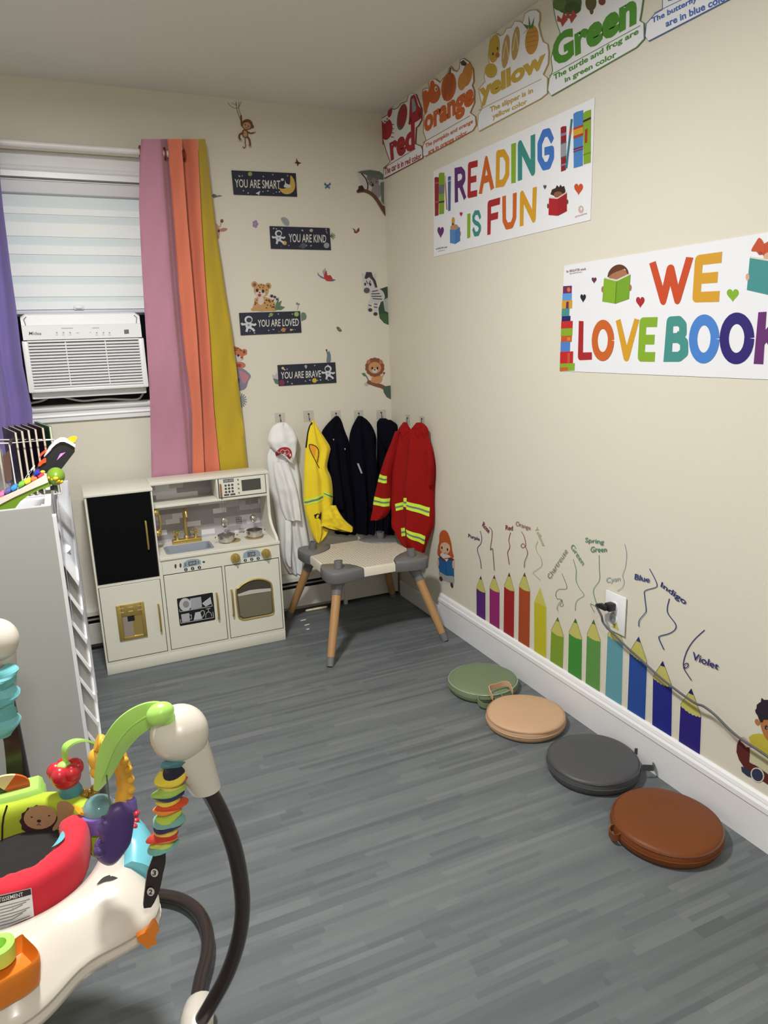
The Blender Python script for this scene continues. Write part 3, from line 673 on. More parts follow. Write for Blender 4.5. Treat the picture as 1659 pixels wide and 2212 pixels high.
card('die-cut card of the word green with a turtle and frog, between yellow and blue', 1160, 0, 3.325, (104, 140, 90),
     [(112, 692), (80, 650), (90, 570), (116, 510), (104, 420), (128, 320), (170, 240), (140, 150), (122, 60), (115, -60), (300, -150), (600, -250), (768, -250), (772, 0), (758, 100), (748, 148), (778, 168), (780, 282), (722, 345)],
     [(95, 545), (750, 185)], [('The turtle and frog are', [(125, 538), (738, 200), (738, 255), (130, 590)]), ('in green color', [(205, 560), (577, 365), (580, 420), (210, 605)])], 'Green', [(112, 275), (728, -95), (722, 175), (125, 492)], gr, [('printed_turtle', turt), ('printed_frog_foot', frogf), ('printed_frog', frog)])
card('die-cut card of the word blue cut off by the upper frame edge, right of green', 1160, 0, 3.325, (84, 110, 170),
     [(810, 300), (780, 262), (790, 170), (850, 100), (905, 70), (910, -100), (1300, -330), (1560, -420), (1600, -230), (1560, -110), (1400, -5)],
     [(850, 95), (1440, -190)], [('The butterfly and whale', [(832, 130), (1460, -190), (1460, -130), (835, 182)]), ('are in blue color', [(930, 150), (1395, -65), (1400, -8), (935, 198)])], 'blue', [(945, -170), (1500, -430), (1500, -260), (950, 22)], bu, [])

# ---- wall decals, right wall: pencils, scribbles, words
wood = P((212, 206, 112))
PEN = [('purple', (92, 38, 122), 6, (520, 628), (478, 738), (563, 783), (480, 1060), (563, 1110)),
 ('rose pink', (160, 34, 118), 6, (648, 620), (602, 735), (697, 778), (602, 1140), (695, 1195)),
 ('red', (170, 30, 32), 6, (789, 597), (739, 722), (836, 768), (733, 1230), (830, 1290)),
 ('orange', (180, 78, 38), 6, (934, 597), (880, 722), (985, 770), (872, 1320), (977, 1380)),
 ('yellow', (206, 198, 44), 6, (1079, 735), (1022, 872), (1138, 924), (1022, 1420), (1136, 1480)),
 ('chartreuse', (134, 168, 48), 6, (1246, 1018), (1183, 1140), (1303, 1200), (1170, 1510), (1290, 1580)),
 ('green', (66, 152, 58), 6, (1414, 1030), (1350, 1160), (1475, 1222), (1340, 1620), (1468, 1690)),
 ('spring green', (98, 158, 78), 6, (1585, 1040), (1520, 1180), (1650, 1240), (1505, 1720), (1640, 1800)),
 ('cyan', (100, 168, 182), 7, (461, 740), (408, 832), (530, 885), (387, 1380), (515, 1460)),
 ('blue', (30, 78, 166), 7, (652, 850), (580, 968), (717, 1047), (560, 1490), (698, 1570)),
 ('indigo', (22, 34, 140), 7, (840, 1040), (763, 1165), (912, 1235), (755, 1620), (905, 1700)),
 ('violet', (40, 26, 128), 7, (1063, 1255), (978, 1380), (1140, 1470), (960, 1745), (1125, 1850))]
for nm, c, cr, tip, ls, rs, bl_, br2 in PEN:
    f = Flat(RIGHT, *((920, 1100, 4.366) if cr == 6 else (1200, 1140, 3.614)), base=.0009, step=.0003)
    m = P(c); pale = nm == 'yellow'
    wb = (rs[0] - ls[0]) * .045; f.pg([(tip[0], tip[1] - wb * 2), (rs[0] + wb, rs[1]), (br2[0] + wb, br2[1]), (bl_[0] - wb, bl_[1]), (ls[0] - wb, ls[1])], M('sticker_margin', (222, 217, 206), .6), -1); f.pg([ls, rs, br2, bl_], m, 0)
    mid = lambda a, b, t: (a[0] + (b[0] - a[0]) * t, a[1] + (b[1] - a[1]) * t)
    if pale:
        f.pg([tip, rs, ls], P((216, 208, 100)), 0)
    else:
        sc = []
        for i in range(13):
            q = mid(ls, rs, i / 12); h = (rs[0] - ls[0]) * (.03 + .05 * (i % 2) + .12 * math.sin(PI * i / 12)); sc.append((q[0], q[1] + h))
        f.pg([tip] + sc[::-1], wood, 1)
        f.ln([tip, ls], (rs[0] - ls[0]) * .02, P((100, 96, 70)), 2); f.ln([tip, rs], (rs[0] - ls[0]) * .02, P((100, 96, 70)), 2)
        f.pg([tip, mid(tip, rs, .24), mid(tip, ls, .5 * .52)], P(tuple(int(v * .75) for v in c)), 3)
    cpt = f.P((bl_[0] + br2[0]) / 2, (bl_[1] + br2[1]) / 2)
    n_before = {'purple': 'standing first in the row of wall pencils', 'rose pink': 'standing between the purple and red pencils'}.get(nm, 'in the row of wall pencils above the baseboard')
    tag(f.obj('pencil_decal', None, (0, cpt.y, .155), smooth=False), '%s coloured pencil decal %s' % (nm, n_before), 'wall decal', 'coloured pencil decals on the right wall')
SQ = [('Purple', 6, (84, 56, 110), 5, [(515, 205), (530, 270), (520, 325), (492, 360), (492, 400), (515, 470), (527, 560)], [[(405, 228), (513, 268), (510, 306), (403, 272)]], .02),
 ('Rose', 6, (130, 50, 90), 5, [(600, 168), (625, 200), (625, 270), (612, 380), (632, 370), (640, 450), (650, 575)], [[(548, 113), (614, 192), (594, 228), (533, 158)]], .02),
 ('Red', 6, (150, 36, 60), 5, [(802, 218), (785, 290), (795, 355), (775, 405), (780, 450), (790, 520)], [[(757, 148), (825, 155), (823, 200), (755, 194)]], .015),
 ('Orange', 6, (150, 70, 66), 5, [(902, 210), (930, 255), (945, 330), (935, 355), (910, 360), (902, 340), (920, 322), (940, 345), (963, 400), (958, 440), (938, 490), (934, 548)], [[(858, 110), (998, 158), (990, 205), (850, 165)]], .0),
 ('Yellow', 6, (196, 190, 150), 4, [(1060, 300), (1040, 350), (1055, 410), (1085, 450), (1098, 500), (1090, 540), (1020, 590), (1025, 610), (1085, 665)], [[(1055, 158), (1135, 338), (1105, 350), (1030, 178)]], .0),
 ('Chartreuse', 6, (110, 126, 96), 4, [(1285, 605), (1333, 740), (1260, 755), (1230, 790), (1240, 840), (1278, 850), (1300, 905), (1270, 908), (1290, 852), (1245, 915), (1253, 958)], [[(1148, 630), (1318, 362), (1346, 400), (1180, 660)]], .0),
 ('Green', 6, (84, 146, 116), 4, [(1392, 472), (1420, 570), (1420, 670), (1450, 740), (1495, 810), (1440, 850), (1418, 890), (1414, 955)], [[(1395, 320), (1508, 500), (1480, 530), (1368, 360)]], .0),
 ('Spring Green', 7, (92, 146, 122), 3.5, [(343, 212), (345, 320), (345, 410), (299, 490), (325, 608), (277, 592), (307, 657)], [[(238, 75), (385, 92), (380, 138), (235, 122)], [(280, 145), (407, 148), (404, 188), (277, 190)]], .01),
 ('Cyan', 7, (150, 172, 190), 3.5, [(542, 125), (558, 200), (550, 300), (528, 370), (540, 420), (525, 465), (485, 493)], [[(402, 388), (512, 376), (508, 424), (402, 442)]], .0),
 ('Blue', 7, (40, 62, 136), 6, [(737, 320), (775, 390), (795, 440), (785, 465), (705, 490), (700, 530), (712, 640), (700, 670), (660, 720), (656, 770)], [[(627, 357), (745, 385), (740, 427), (622, 402)]], .014),
 ('Indigo', 7, (36, 44, 124), 7, [(892, 552), (877, 655), (940, 750), (935, 795), (890, 825), (820, 845), (815, 870), (852, 950)], [[(835, 420), (1037, 562), (1010, 612), (822, 470)]], .014),
 ('Violet', 7, (48, 40, 124), 7, [(1168, 797), (1085, 875), (1030, 960), (1003, 1050), (1010, 1090), (1035, 1085), (1040, 1060), (1020, 1060), (1008, 1095), (1068, 1190)], [[(1080, 965), (1287, 1060), (1275, 1108), (1070, 1025)]], .014)]
for nm, cr, c, wd, pts, qs, bold in SQ:
    f = Flat(RIGHT, *((920, 1100, 4.366) if cr == 6 else (1200, 1140, 3.614)), base=.0006, step=.0003)
    m = P(c); f.ln(pts, wd, m, 4, True)
    for b_, q in zip(nm.split(), qs): f.text(b_, q, m, 4, bold)
    cpt = f.P(*pts[-1])
    tag(f.obj('color_name_decal', None, (0, cpt.y, cpt.z), smooth=False), 'handwritten word %s with a wavy line above its pencil decal' % nm, 'wall decal', 'colour name scribbles on the right wall')

# ---- reading children decals
f = Flat(RIGHT, 920, 1100, 4.366, base=.0006, step=.0003)
wh = P((226, 222, 216)); hr = P((196, 92, 38)); sk = P((232, 192, 168)); bk = P((30, 104, 166)); dk = P((110, 40, 44)); gy = P((176, 174, 172))
f.pg([(125, 215), (165, 192), (215, 240), (240, 340), (262, 430), (272, 470), (268, 600), (262, 735), (215, 715), (135, 680), (115, 600), (112, 460), (110, 380)], wh, 0, True)
f.pg([(126, 310), (132, 232), (166, 196), (208, 222), (238, 310), (252, 400), (264, 448), (242, 466), (222, 436), (150, 410), (130, 448), (110, 420), (116, 350)], hr, 1, True); f.el(183, 366, 47, 60, sk, 2, -8)
f.pg([(128, 345), (134, 262), (172, 236), (214, 266), (234, 350), (214, 326), (182, 312), (150, 322)], hr, 3, True); f.el(153, 362, 7, 13, P((40, 26, 26)), 3); f.el(206, 380, 7, 13, P((40, 26, 26)), 3); f.ln([(172, 408), (184, 416), (196, 411)], 4, P((170, 60, 60)), 3); f.el(150, 395, 9, 8, P((236, 160, 140)), 3); f.el(208, 410, 9, 8, P((236, 160, 140)), 3)
f.pg([(130, 430), (165, 465), (230, 455), (266, 470), (268, 560), (120, 560)], dk, 1); f.pg([(150, 435), (180, 470), (215, 465), (200, 500)], wh, 2)
f.pg([(118, 455), (150, 470), (188, 500), (225, 478), (264, 492), (268, 640), (200, 640), (130, 590)], bk, 3); f.ln([(188, 500), (196, 638)], 4, P((20, 80, 134)), 4)
f.pg([(130, 590), (195, 625), (262, 635), (262, 700), (200, 680), (140, 650)], gy, 4, True); f.el(146, 655, 15, 24, P((84, 44, 40)), 5, -20); f.el(248, 715, 12, 26, P((84, 44, 40)), 5, -10)
f.el(118, 505, 10, 36, sk, 4); f.el(262, 520, 10, 40, sk, 4)
cpt = f.P(190, 480); tag(f.obj('reading_girl_decal', None, cpt, smooth=False), 'decal of a red-haired girl reading a blue book beside the red coat', 'wall decal')
f = Flat(RIGHT, 1559, 1480, 9.22, base=.0006, step=.0003)
hk = P((42, 32, 44)); sb = P((190, 122, 70)); ys = P((206, 192, 66)); br3 = P((96, 34, 30)); nv = P((46, 56, 84)); cr_ = P((214, 208, 170)); sk3 = P((214, 178, 160))
f.pg([(690, 560), (672, 500), (700, 460), (705, 390), (760, 345), (785, 335), (800, 250), (850, 290), (920, 290), (1010, 270), (1120, 300), (1200, 360), (1240, 470), (1230, 640), (1150, 680), (840, 690), (825, 740), (775, 735), (750, 680), (720, 600)], hk, 3, False)
f.pg([(770, 700), (840, 660), (1000, 640), (1200, 650), (1220, 860), (1150, 1030), (1000, 1110), (900, 1080), (830, 960), (780, 800)], sb, 2, True); f.el(715, 735, 45, 68, sb, 2, -20)
f.el(895, 840, 30, 42, hk, 4); f.el(910, 850, 9, 12, wh, 5); f.el(1080, 850, 28, 42, hk, 4); f.ln([(940, 985), (1000, 1005), (1060, 985)], 10, P((120, 50, 40)), 4)
f.pg([(540, 1040), (620, 980), (740, 960), (840, 975), (1000, 1130), (1250, 1000), (1400, 1200), (1400, 1700), (1000, 1500), (820, 1370), (590, 1180)], ys, 1)
f.pg([(360, 1070), (450, 1100), (560, 1200), (582, 1280), (560, 1400), (552, 1520), (590, 1560), (700, 1610), (930, 1760), (1200, 1900), (1200, 2060), (930, 1980), (700, 1830), (560, 1720), (440, 1620), (350, 1480), (300, 1330), (310, 1180)], br3, 2)
f.pg([(570, 1240), (930, 1430), (1300, 1640), (1300, 1960), (920, 1760), (700, 1600), (575, 1540)], cr_, 4)
f.pg([(395, 1620), (440, 1625), (600, 1720), (605, 1840), (520, 1810), (410, 1720)], nv, 3); f.el(720, 1785, 105, 132, nv, 4, -30); f.el(720, 1785, 128, 155, wh, 3, -30)
f.pg([(370, 1040), (440, 1020), (520, 1080), (600, 1180), (580, 1240), (540, 1230), (500, 1240), (440, 1160), (400, 1130)], sk3, 5)
cpt = f.P(800, 1200); tag(f.obj('reading_boy_decal', None, cpt, smooth=False), 'decal of a dark-haired boy in a yellow shirt reading, behind the grey cord', 'wall decal')

# ---- outlet, plug, cord
pts = [RIGHT.at(1280 + x / 13.82, 1250 + y / 13.82) for x, y in [(445, 320), (1075, 560), (985, 1710), (420, 1420)]]
y0 = (pts[0].y + pts[3].y) / 2; y1 = (pts[1].y + pts[2].y) / 2; z1 = (pts[0].z + pts[1].z) / 2; z0 = pts[2].z
ou = thing('power_outlet', 'white wall plate with electrical outlet in front of the cyan pencil decal', 'outlet', (0, (y0 + y1) / 2, (z0 + z1) / 2))
op = M('outlet_plastic', (234, 235, 238), .3)
mb = MB().use(op); mb.box((-.009, y1, z0), (-.0045, y0, z1), .0035); mb.obj('wall_plate', ou)
ym = (y0 + y1) / 2 + .004; zc = (z0 + z1) / 2
for dz in (.022, -.022):
    mb = MB().use(op); mb.lathe([(.0165, 0), (.0165, .0025), (.015, .003)], (-.009, ym, zc + dz), (-1, 0, 0), 24); s_ = mb.obj('socket', ou)
    mb = MB().use(P((60, 60, 62)))
    for dy in (-.006, .006): mb.box((-.0126, ym + dy - .001, zc + dz - .001), (-.0118, ym + dy + .001, zc + dz + .007))
    mb.obj('slot', s_, smooth=False)
mb = MB().use(M('clear_plug_cover', (150, 152, 156), .2, alpha=.6)); mb.ball((-.0135, ym - .001, zc - .018), (.006, .013, .019), 18, 12); mb.obj('plug_cover', ou)
f = Flat(Pl((-.0092, 0, 0), (-1, 0, 0)), 1280, 1250, 13.82, base=.0002, step=.0003); f.pg([(655, 1300), (730, 1330), (790, 1560), (560, 1440)], P((212, 206, 112)), 0); f.pg([(655, 1300), (700, 1340), (672, 1470), (636, 1470), (620, 1340)], P((150, 146, 70)), 1); f.obj('pencil_tip_print', ou, smooth=False, flip=False)
mb = MB().use(M('screw_metal', (190, 190, 190), .3, .8)); mb.lathe([(.003, 0), (.003, .001), (0, .0016)], (-.009, ym, zc), (-1, 0, 0), 12); mb.obj('screw', ou)
cg = M('grey_cord_rubber', (86, 86, 92), .5); pk = M('black_plug', (28, 28, 30), .45)
pc = thing('extension_cord', 'grey power cord with black plug running from the outlet along the right wall', 'power cord', (-.02, ym, zc))
mb = MB().use(pk); mb.box((-.040, ym - .013, zc + .010), (-.0122, ym + .013, zc + .036), .004); mb.box((-.052, ym - .006, zc + .013), (-.036, ym + .028, zc + .031), .004)
mb.tube([(-.045, ym + .026, zc + .022), (-.046, ym + .040, zc + .020)], [.008, .005], 10); mb.obj('plug', pc)
cpx = [(1304, 1318), (1299, 1330), (1303, 1345), (1318, 1362), (1352, 1396), (1380, 1421), (1420, 1458), (1460, 1490), (1500, 1518), (1520, 1526), (1545, 1545), (1575, 1575), (1600, 1596), (1640, 1622), (1660, 1636), (1700, 1668), (1760, 1730), (1800, 1790)]
cpts = []
for i, q in enumerate(cpx):
    xo = -.046 if i < 2 else (-.04 if i < 4 else -.028)
    cpts.append(tuple(Pl((xo, 0, 0), (-1, 0, 0)).at(*q)))
cpts = [(-.0455, ym + .034, zc + .021), (-.0455, ym + .043, zc + .016)] + cpts[1:]
mb = MB().use(cg); mb.tube([Vector(q) for q in smooth_open(cpts, 5)], .0036, 8); mb.obj('cable', pc)

# ================================================================== PRINTS ON THE BACK WALL
navy = M('sign_navy', (24, 27, 50), .5); wht = P((226, 224, 216)); gold = P((216, 176, 84))
K2 = 3.95
def sign(label, y0, q, msg, tq, pics):
    f = Flat(BACK, 440, y0, K2, base=.0008); f.use(navy)
    pts = [f.P(x, y) for x, y in q]; f.prism(pts, BACK.n * .004)
    c = sum(pts, Vector()) / 4
    o = tag(f.obj('motto_sign', None, c, smooth=False), label, 'sign', 'navy motto signs on the back wall')
    fl = lambda: Flat(BACK, 440, y0, K2, base=.0053, step=.0003)
    f = fl(); f.text(msg, tq, wht, 1, .01); f.obj('motto_lettering', o, smooth=False, flip=False)
    f = fl()
    def quad(u, v):
        tl, tr, br, bl = q; return ((tl[0] * (1 - u) + tr[0] * u) * (1 - v) + (bl[0] * (1 - u) + br[0] * u) * v, (tl[1] * (1 - u) + tr[1] * u) * (1 - v) + (bl[1] * (1 - u) + br[1] * u) * v)
    rnd = random.Random(len(msg))
    for i in range(16):
        v = rnd.choice([rnd.uniform(.06, .24), rnd.uniform(.78, .94)]); x, y = quad(rnd.uniform(.04, .96), v)
        f.star(x, y, rnd.uniform(4, 10), P((206, 206, 214)), 1)
    f.obj('printed_stars', o, smooth=False, flip=False)
    for nm, fn in pics:
        f = fl(); fn(f); f.obj(nm, o, smooth=False, flip=False)
def astro(cx, cy, s=1.0, m=1):
    def fn(f):
        wt = P((216, 218, 222)); g2 = P((150, 154, 166)); v = P((40, 44, 66))
        f.el(cx, cy - 32 * s, 30 * s, 28 * s, wt, 2); f.el(cx + 4 * m * s, cy - 30 * s, 20 * s, 18 * s, v, 3)
        f.el(cx, cy + 8 * s, 24 * s, 28 * s, wt, 2); f.el(cx, cy + 8 * s, 10 * s, 8 * s, g2, 3)
        f.ln([(cx - 18 * s, cy), (cx - 46 * s, cy + 4 * s), (cx - 52 * s, cy - 8 * s)], 15 * s, wt, 2); f.ln([(cx + 18 * s, cy), (cx + 44 * s, cy + 8 * s), (cx + 56 * s, cy - 2 * s)], 15 * s, wt, 2)
        f.ln([(cx - 8 * s, cy + 28 * s), (cx - 16 * s, cy + 58 * s)], 17 * s, wt, 2); f.ln([(cx + 10 * s, cy + 26 * s), (cx + 34 * s, cy + 40 * s), (cx + 44 * s, cy + 54 * s)], 16 * s, wt, 2)
    return fn
def planet(cx, cy, r, c, ring=False):
    def fn(f):
        f.el(cx, cy, r, r, P(c), 1)
        if ring: f.el(cx, cy, r * 1.6, r * .35, P(tuple(int(x * .8) for x in c)), 2, -20); f.el(cx, cy - r * .25, r * .8, r * .5, P(c), 3)
    return fn
def moon(f):
    f.pg([(738, 710), (765, 740), (778, 790), (768, 835), (735, 864), (695, 868), (660, 850), (640, 815), (660, 822), (690, 820), (720, 800), (735, 765)], gold, 1, True)
    f.pg([(690, 745), (700, 775), (740, 795), (735, 810), (690, 812), (680, 800), (690, 780)], P((216, 218, 222)), 2, True); f.el(668, 745, 13, 12, P((206, 208, 214)), 2)
def rocket(f): f.pg([(440, 862), (480, 840), (470, 878), (455, 868)], P((216, 218, 222)), 1)
sign('navy wooden sign reading YOU ARE SMART with a gold moon', 200, [(235, 665), (783, 690), (795, 890), (255, 872)], 'YOU ARE SMART', [(262, 740), (650, 752), (650, 826), (266, 810)], [('printed_moon', moon), ('printed_planet', planet(393, 697, 18, (150, 176, 96))), ('printed_paper_plane', rocket)])
sign('navy wooden sign reading YOU ARE KIND with an astronaut at its left end', 200, [(560, 1140), (1072, 1157), (1083, 1345), (572, 1333)], 'YOU ARE KIND', [(722, 1205), (1042, 1216), (1041, 1282), (724, 1278)], [('printed_astronaut', astro(635, 1235, 1.0)), ('printed_planet', planet(688, 1285, 18, (212, 172, 70))), ('printed_planet', planet(1045, 1305, 24, (150, 160, 170))), ('printed_planet', planet(845, 1308, 24, (90, 92, 110), True)), ('printed_planet', planet(915, 1178, 14, (170, 176, 170)))])
sign('navy wooden sign reading YOU ARE LOVED under the leopard cub decal', 540, [(300, 537), (820, 522), (832, 705), (315, 728)], 'YOU ARE LOVED', [(458, 596), (808, 585), (808, 648), (460, 657)], [('printed_astronaut', astro(380, 632, 1.15)), ('printed_planet', planet(572, 552, 15, (140, 180, 80), True)), ('printed_planet', planet(789, 548, 20, (150, 186, 90))), ('printed_planet', planet(678, 682, 18, (206, 130, 70), True)), ('printed_planet', planet(742, 682, 9, (226, 200, 120)))])
sign('navy wooden sign reading YOU ARE BRAVE, lowest of the four motto signs', 540, [(628, 982), (1120, 958), (1130, 1132), (640, 1160)], 'YOU ARE BRAVE', [(655, 1042), (998, 1026), (998, 1086), (657, 1100)], [('printed_astronaut', astro(1058, 1045, 1.0, -1)), ('printed_planet', planet(942, 1113, 20, (216, 180, 50))), ('printed_planet', planet(664, 1132, 24, (130, 40, 70))), ('printed_planet', planet(868, 992, 12, (170, 170, 170))), ('printed_planet', planet(672, 1008, 11, (226, 200, 120)))])

def decal(name, label, y0, fn, cat='wall decal', group=None):
    f = Flat(BACK, 440, y0, K2, base=.0005, step=.0003); fn(f)
    c = sum(f.v, Vector()) / len(f.v)
    return tag(f.obj(name, None, c, smooth=False, flip=False), label, cat, group)
brn = P((116, 66, 44)); tan = P((206, 158, 116)); gry = P((128, 130, 132)); lg = P((186, 184, 182)); blk = P((40, 34, 36)); lf = P((94, 124, 92)); lf2 = P((70, 100, 76)); dkb = P((84, 46, 36)); gw = P((214, 210, 206))
def monkey(f):
    f.ln([(205, 88), (250, 130), (295, 128), (322, 78)], 4, gry, 1, True); f.ln([(275, 80), (285, 150), (300, 200), (315, 235)], 5, gry, 1, True); f.ln([(300, 80), (300, 140), (320, 205)], 4, gry, 1, True); f.ln([(235, 90), (285, 110)], 3, lf, 1)
    f.ln([(318, 195), (320, 240), (325, 290)], 14, brn, 2, True); f.el(370, 275, 48, 46, brn, 3, 15); f.el(366, 285, 34, 30, tan, 4, 15); f.el(415, 292, 12, 16, brn, 3); f.el(352, 276, 5, 6, blk, 5); f.el(380, 288, 5, 6, blk, 5); f.ln([(356, 302), (368, 306), (376, 302)], 4, dkb, 5)
    f.el(352, 352, 27, 38, brn, 3, -8); f.el(352, 354, 18, 28, tan, 4, -8); f.ln([(370, 335), (400, 350), (432, 342)], 12, brn, 3, True); f.ln([(338, 345), (308, 358), (302, 385), (318, 412)], 15, brn, 3, True); f.ln([(372, 380), (390, 410), (394, 462)], 15, brn, 3, True); f.ln([(352, 385), (352, 430), (356, 458), (344, 476), (332, 464)], 7, brn, 2, True)
    f.el(312, 412, 10, 8, tan, 4); f.el(396, 465, 9, 8, tan, 4); f.el(434, 342, 8, 8, tan, 4)
decal('monkey_decal', 'brown monkey decal swinging from a vine under the ceiling', 200, monkey)
def bfly(cx, cy, s, c1, c2):
    def fn(f):
        for a in (-1, 1):
            f.pg([(cx, cy), (cx + a * 22 * s, cy - 30 * s), (cx + a * 30 * s, cy - 8 * s), (cx + a * 8 * s, cy + 4 * s)], P(c1), 1); f.pg([(cx, cy + 2 * s), (cx + a * 24 * s, cy + 8 * s), (cx + a * 16 * s, cy + 30 * s), (cx + a * 2 * s, cy + 14 * s)], P(c2), 1)
        f.ln([(cx, cy - 12 * s), (cx, cy + 18 * s)], 5 * s, P((50, 36, 40)), 2)
    return fn
def bf1(f): f.pg([(790, 558), (806, 590), (835, 602), (812, 610), (800, 632), (793, 606), (772, 602), (788, 590)], P((98, 44, 40)), 1); f.pg([(790, 572), (797, 592), (788, 592)], P((150, 70, 50)), 2)
decal('butterfly_decal', 'small maroon butterfly decal right above the YOU ARE SMART sign', 200, bf1)
decal('butterfly_decal', 'small blue butterfly decal between the SMART sign and the koala', 200, bfly(1056, 795, 1.0, (70, 104, 160), (90, 124, 176)))
def koala(f):
    f.pg([(1305, 672), (1380, 652), (1450, 655), (1530, 690), (1540, 780), (1548, 1055), (1530, 1040), (1480, 960), (1440, 880), (1390, 860), (1330, 840), (1310, 800), (1345, 790), (1320, 740)], gw, 0)
    f.pg([(1315, 680), (1345, 668), (1420, 660), (1500, 672), (1532, 700), (1535, 745), (1440, 735), (1380, 700), (1340, 690)], P((104, 112, 100)), 1); f.ln([(1345, 690), (1385, 740), (1400, 800), (1390, 850)], 11, dkb, 2, True)
    f.el(1448, 765, 46, 40, P((140, 134, 134)), 2); f.el(1415, 728, 24, 24, P((120, 114, 114)), 3); f.el(1478, 725, 22, 22, P((120, 114, 114)), 3); f.el(1440, 788, 9, 14, blk, 4); f.el(1428, 765, 5, 6, blk, 4); f.el(1470, 762, 5, 6, blk, 4)
    f.el(1475, 840, 45, 62, P((150, 146, 144)), 2); f.pg([(1505, 770), (1536, 760), (1538, 960), (1515, 930)], P((110, 120, 110)), 3)
    f.ln([(1310, 845), (1370, 838), (1430, 865), (1480, 920), (1535, 1010)], 30, P((110, 70, 56)), 4, True); f.pg([(1500, 950), (1543, 970), (1549, 1058), (1530, 1030)], P((100, 62, 50)), 4)
    f.pg([(1312, 846), (1322, 800), (1350, 792), (1368, 820), (1360, 840)], blk, 5)
decal('koala_decal', 'grey koala decal clinging to a branch in the room corner', 200, koala)
def leafd(pts, m, cl=None):
    def fn(f):
        f.pg(pts, m, 1, True)
    return fn
decal('leaf_decal', 'grey dragonfly-like leaf decal touching the yellow curtain top', 200, lambda f: (f.pg([(66, 880), (85, 862), (112, 878), (140, 874), (162, 884), (130, 890), (110, 894), (86, 902)], gry, 1), f.el(92, 880, 16, 12, P((90, 106, 100)), 2)))
def giraffe(f): f.el(155, 1096, 14, 16, P((126, 66, 56)), 1); f.ln([(148, 1110), (140, 1150)], 8, tan, 1); f.pg([(135, 1168), (175, 1155), (203, 1165), (180, 1184), (145, 1186)], P((190, 130, 110)), 1, True); f.pg([(104, 1110), (132, 1140), (140, 1190), (134, 1245), (118, 1250)], tan, 0); f.el(128, 1180, 8, 14, blk, 2)
decal('giraffe_decal', 'giraffe head decal peeking out from behind the yellow curtain', 200, giraffe)
decal('flower_decal', 'tiny lilac flower decal left of the YOU ARE KIND sign', 200, lambda f: [f.el(440 + 14 * math.cos(a), 1122 + 20 * math.sin(a), 12, 15, P((160, 140, 180)), 1) for a in [i * PI * 2 / 5 for i in range(5)]])
decal('feather_decal', 'pale grey feather leaf decal standing above the YOU ARE KIND sign', 200, lambda f: (f.pg([(658, 1075), (680, 1062), (712, 1075), (732, 1108), (722, 1136), (690, 1130), (668, 1100)], P((160, 168, 168)), 1, True), f.ln([(665, 1070), (720, 1130)], 3, gry, 2)))
decal('fern_decal', 'small green fern decal at the right end of the YOU ARE KIND sign', 200, lambda f: [f.ln([(1080, 1225), (1080 + 45 * math.cos(a), 1225 + 34 * math.sin(a))], 7, lf, 1) for a in (-1.1, -.6, -.1, .4, .9)])
decal('butterfly_decal', 'tiny dark red butterfly decal between the KIND sign and the room corner', 200, lambda f: (f.pg([(1266, 1155), (1285, 1165), (1300, 1178), (1325, 1150), (1330, 1180), (1305, 1202), (1280, 1195), (1285, 1180)], P((130, 56, 60)), 1), f.el(1300, 1178, 6, 6, gw, 2)))
def leop(f):
    ct = P((204, 156, 96)); sp = P((96, 60, 40)); pk = P((226, 206, 196))
    f.ln([(565, 395), (600, 400), (628, 425), (620, 450)], 30, gw, 0, True); f.el(580, 393, 14, 13, dkb, 2); f.el(606, 402, 12, 11, dkb, 2); f.el(624, 420, 9, 10, dkb, 2)
    f.pg([(455, 405), (520, 400), (590, 430), (612, 470), (616, 515), (450, 520), (430, 505), (450, 460)], ct, 1, True); f.el(486, 430, 26, 40, pk, 2)
    f.el(425, 508, 24, 13, ct, 2); f.el(495, 512, 28, 13, ct, 3); f.el(595, 508, 28, 14, ct, 2); f.ln([(452, 410), (442, 470), (428, 508)], 32, ct, 2)
    f.el(432, 295, 26, 28, ct, 1); f.el(550, 308, 26, 28, ct, 1); f.el(434, 297, 14, 16, P((120, 90, 74)), 2); f.el(549, 310, 14, 16, P((120, 90, 74)), 2)
    f.el(490, 345, 64, 58, ct, 3, 5); f.el(482, 375, 44, 30, pk, 4); f.el(455, 345, 12, 15, blk, 5); f.el(505, 352, 12, 15, blk, 5); f.el(476, 362, 9, 6, P((130, 70, 60)), 5); f.el(475, 386, 14, 14, P((170, 60, 60)), 5)
    for x, y in ((470, 305), (490, 298), (510, 305), (480, 320), (505, 322), (535, 340)): f.el(x, y, 6, 5, sp, 5)
    rr = random.Random(4)
    for i in range(20): f.el(rr.uniform(515, 605), rr.uniform(420, 500), 6, 6, sp, 4)
    for i in range(6): f.el(rr.uniform(435, 455), rr.uniform(425, 490), 5, 5, sp, 4)
    f.pg([(605, 510), (615, 460), (640, 400), (636, 450), (665, 430), (650, 475), (692, 488), (660, 510)], lf, 5)
decal('leopard_decal', 'spotted leopard cub decal sitting on top of the YOU ARE LOVED sign', 540, leop)
decal('sprig_decal', 'thin grey-green sprig decal at the right end of the YOU ARE LOVED sign', 540, lambda f: (f.ln([(800, 448), (806, 480), (800, 510)], 4, gry, 1), f.el(795, 458, 7, 10, gry, 1), f.el(812, 462, 7, 9, gry, 1), f.pg([(832, 540), (860, 535), (876, 560), (872, 590), (850, 600), (834, 605)], P((110, 130, 116)), 1, True)))
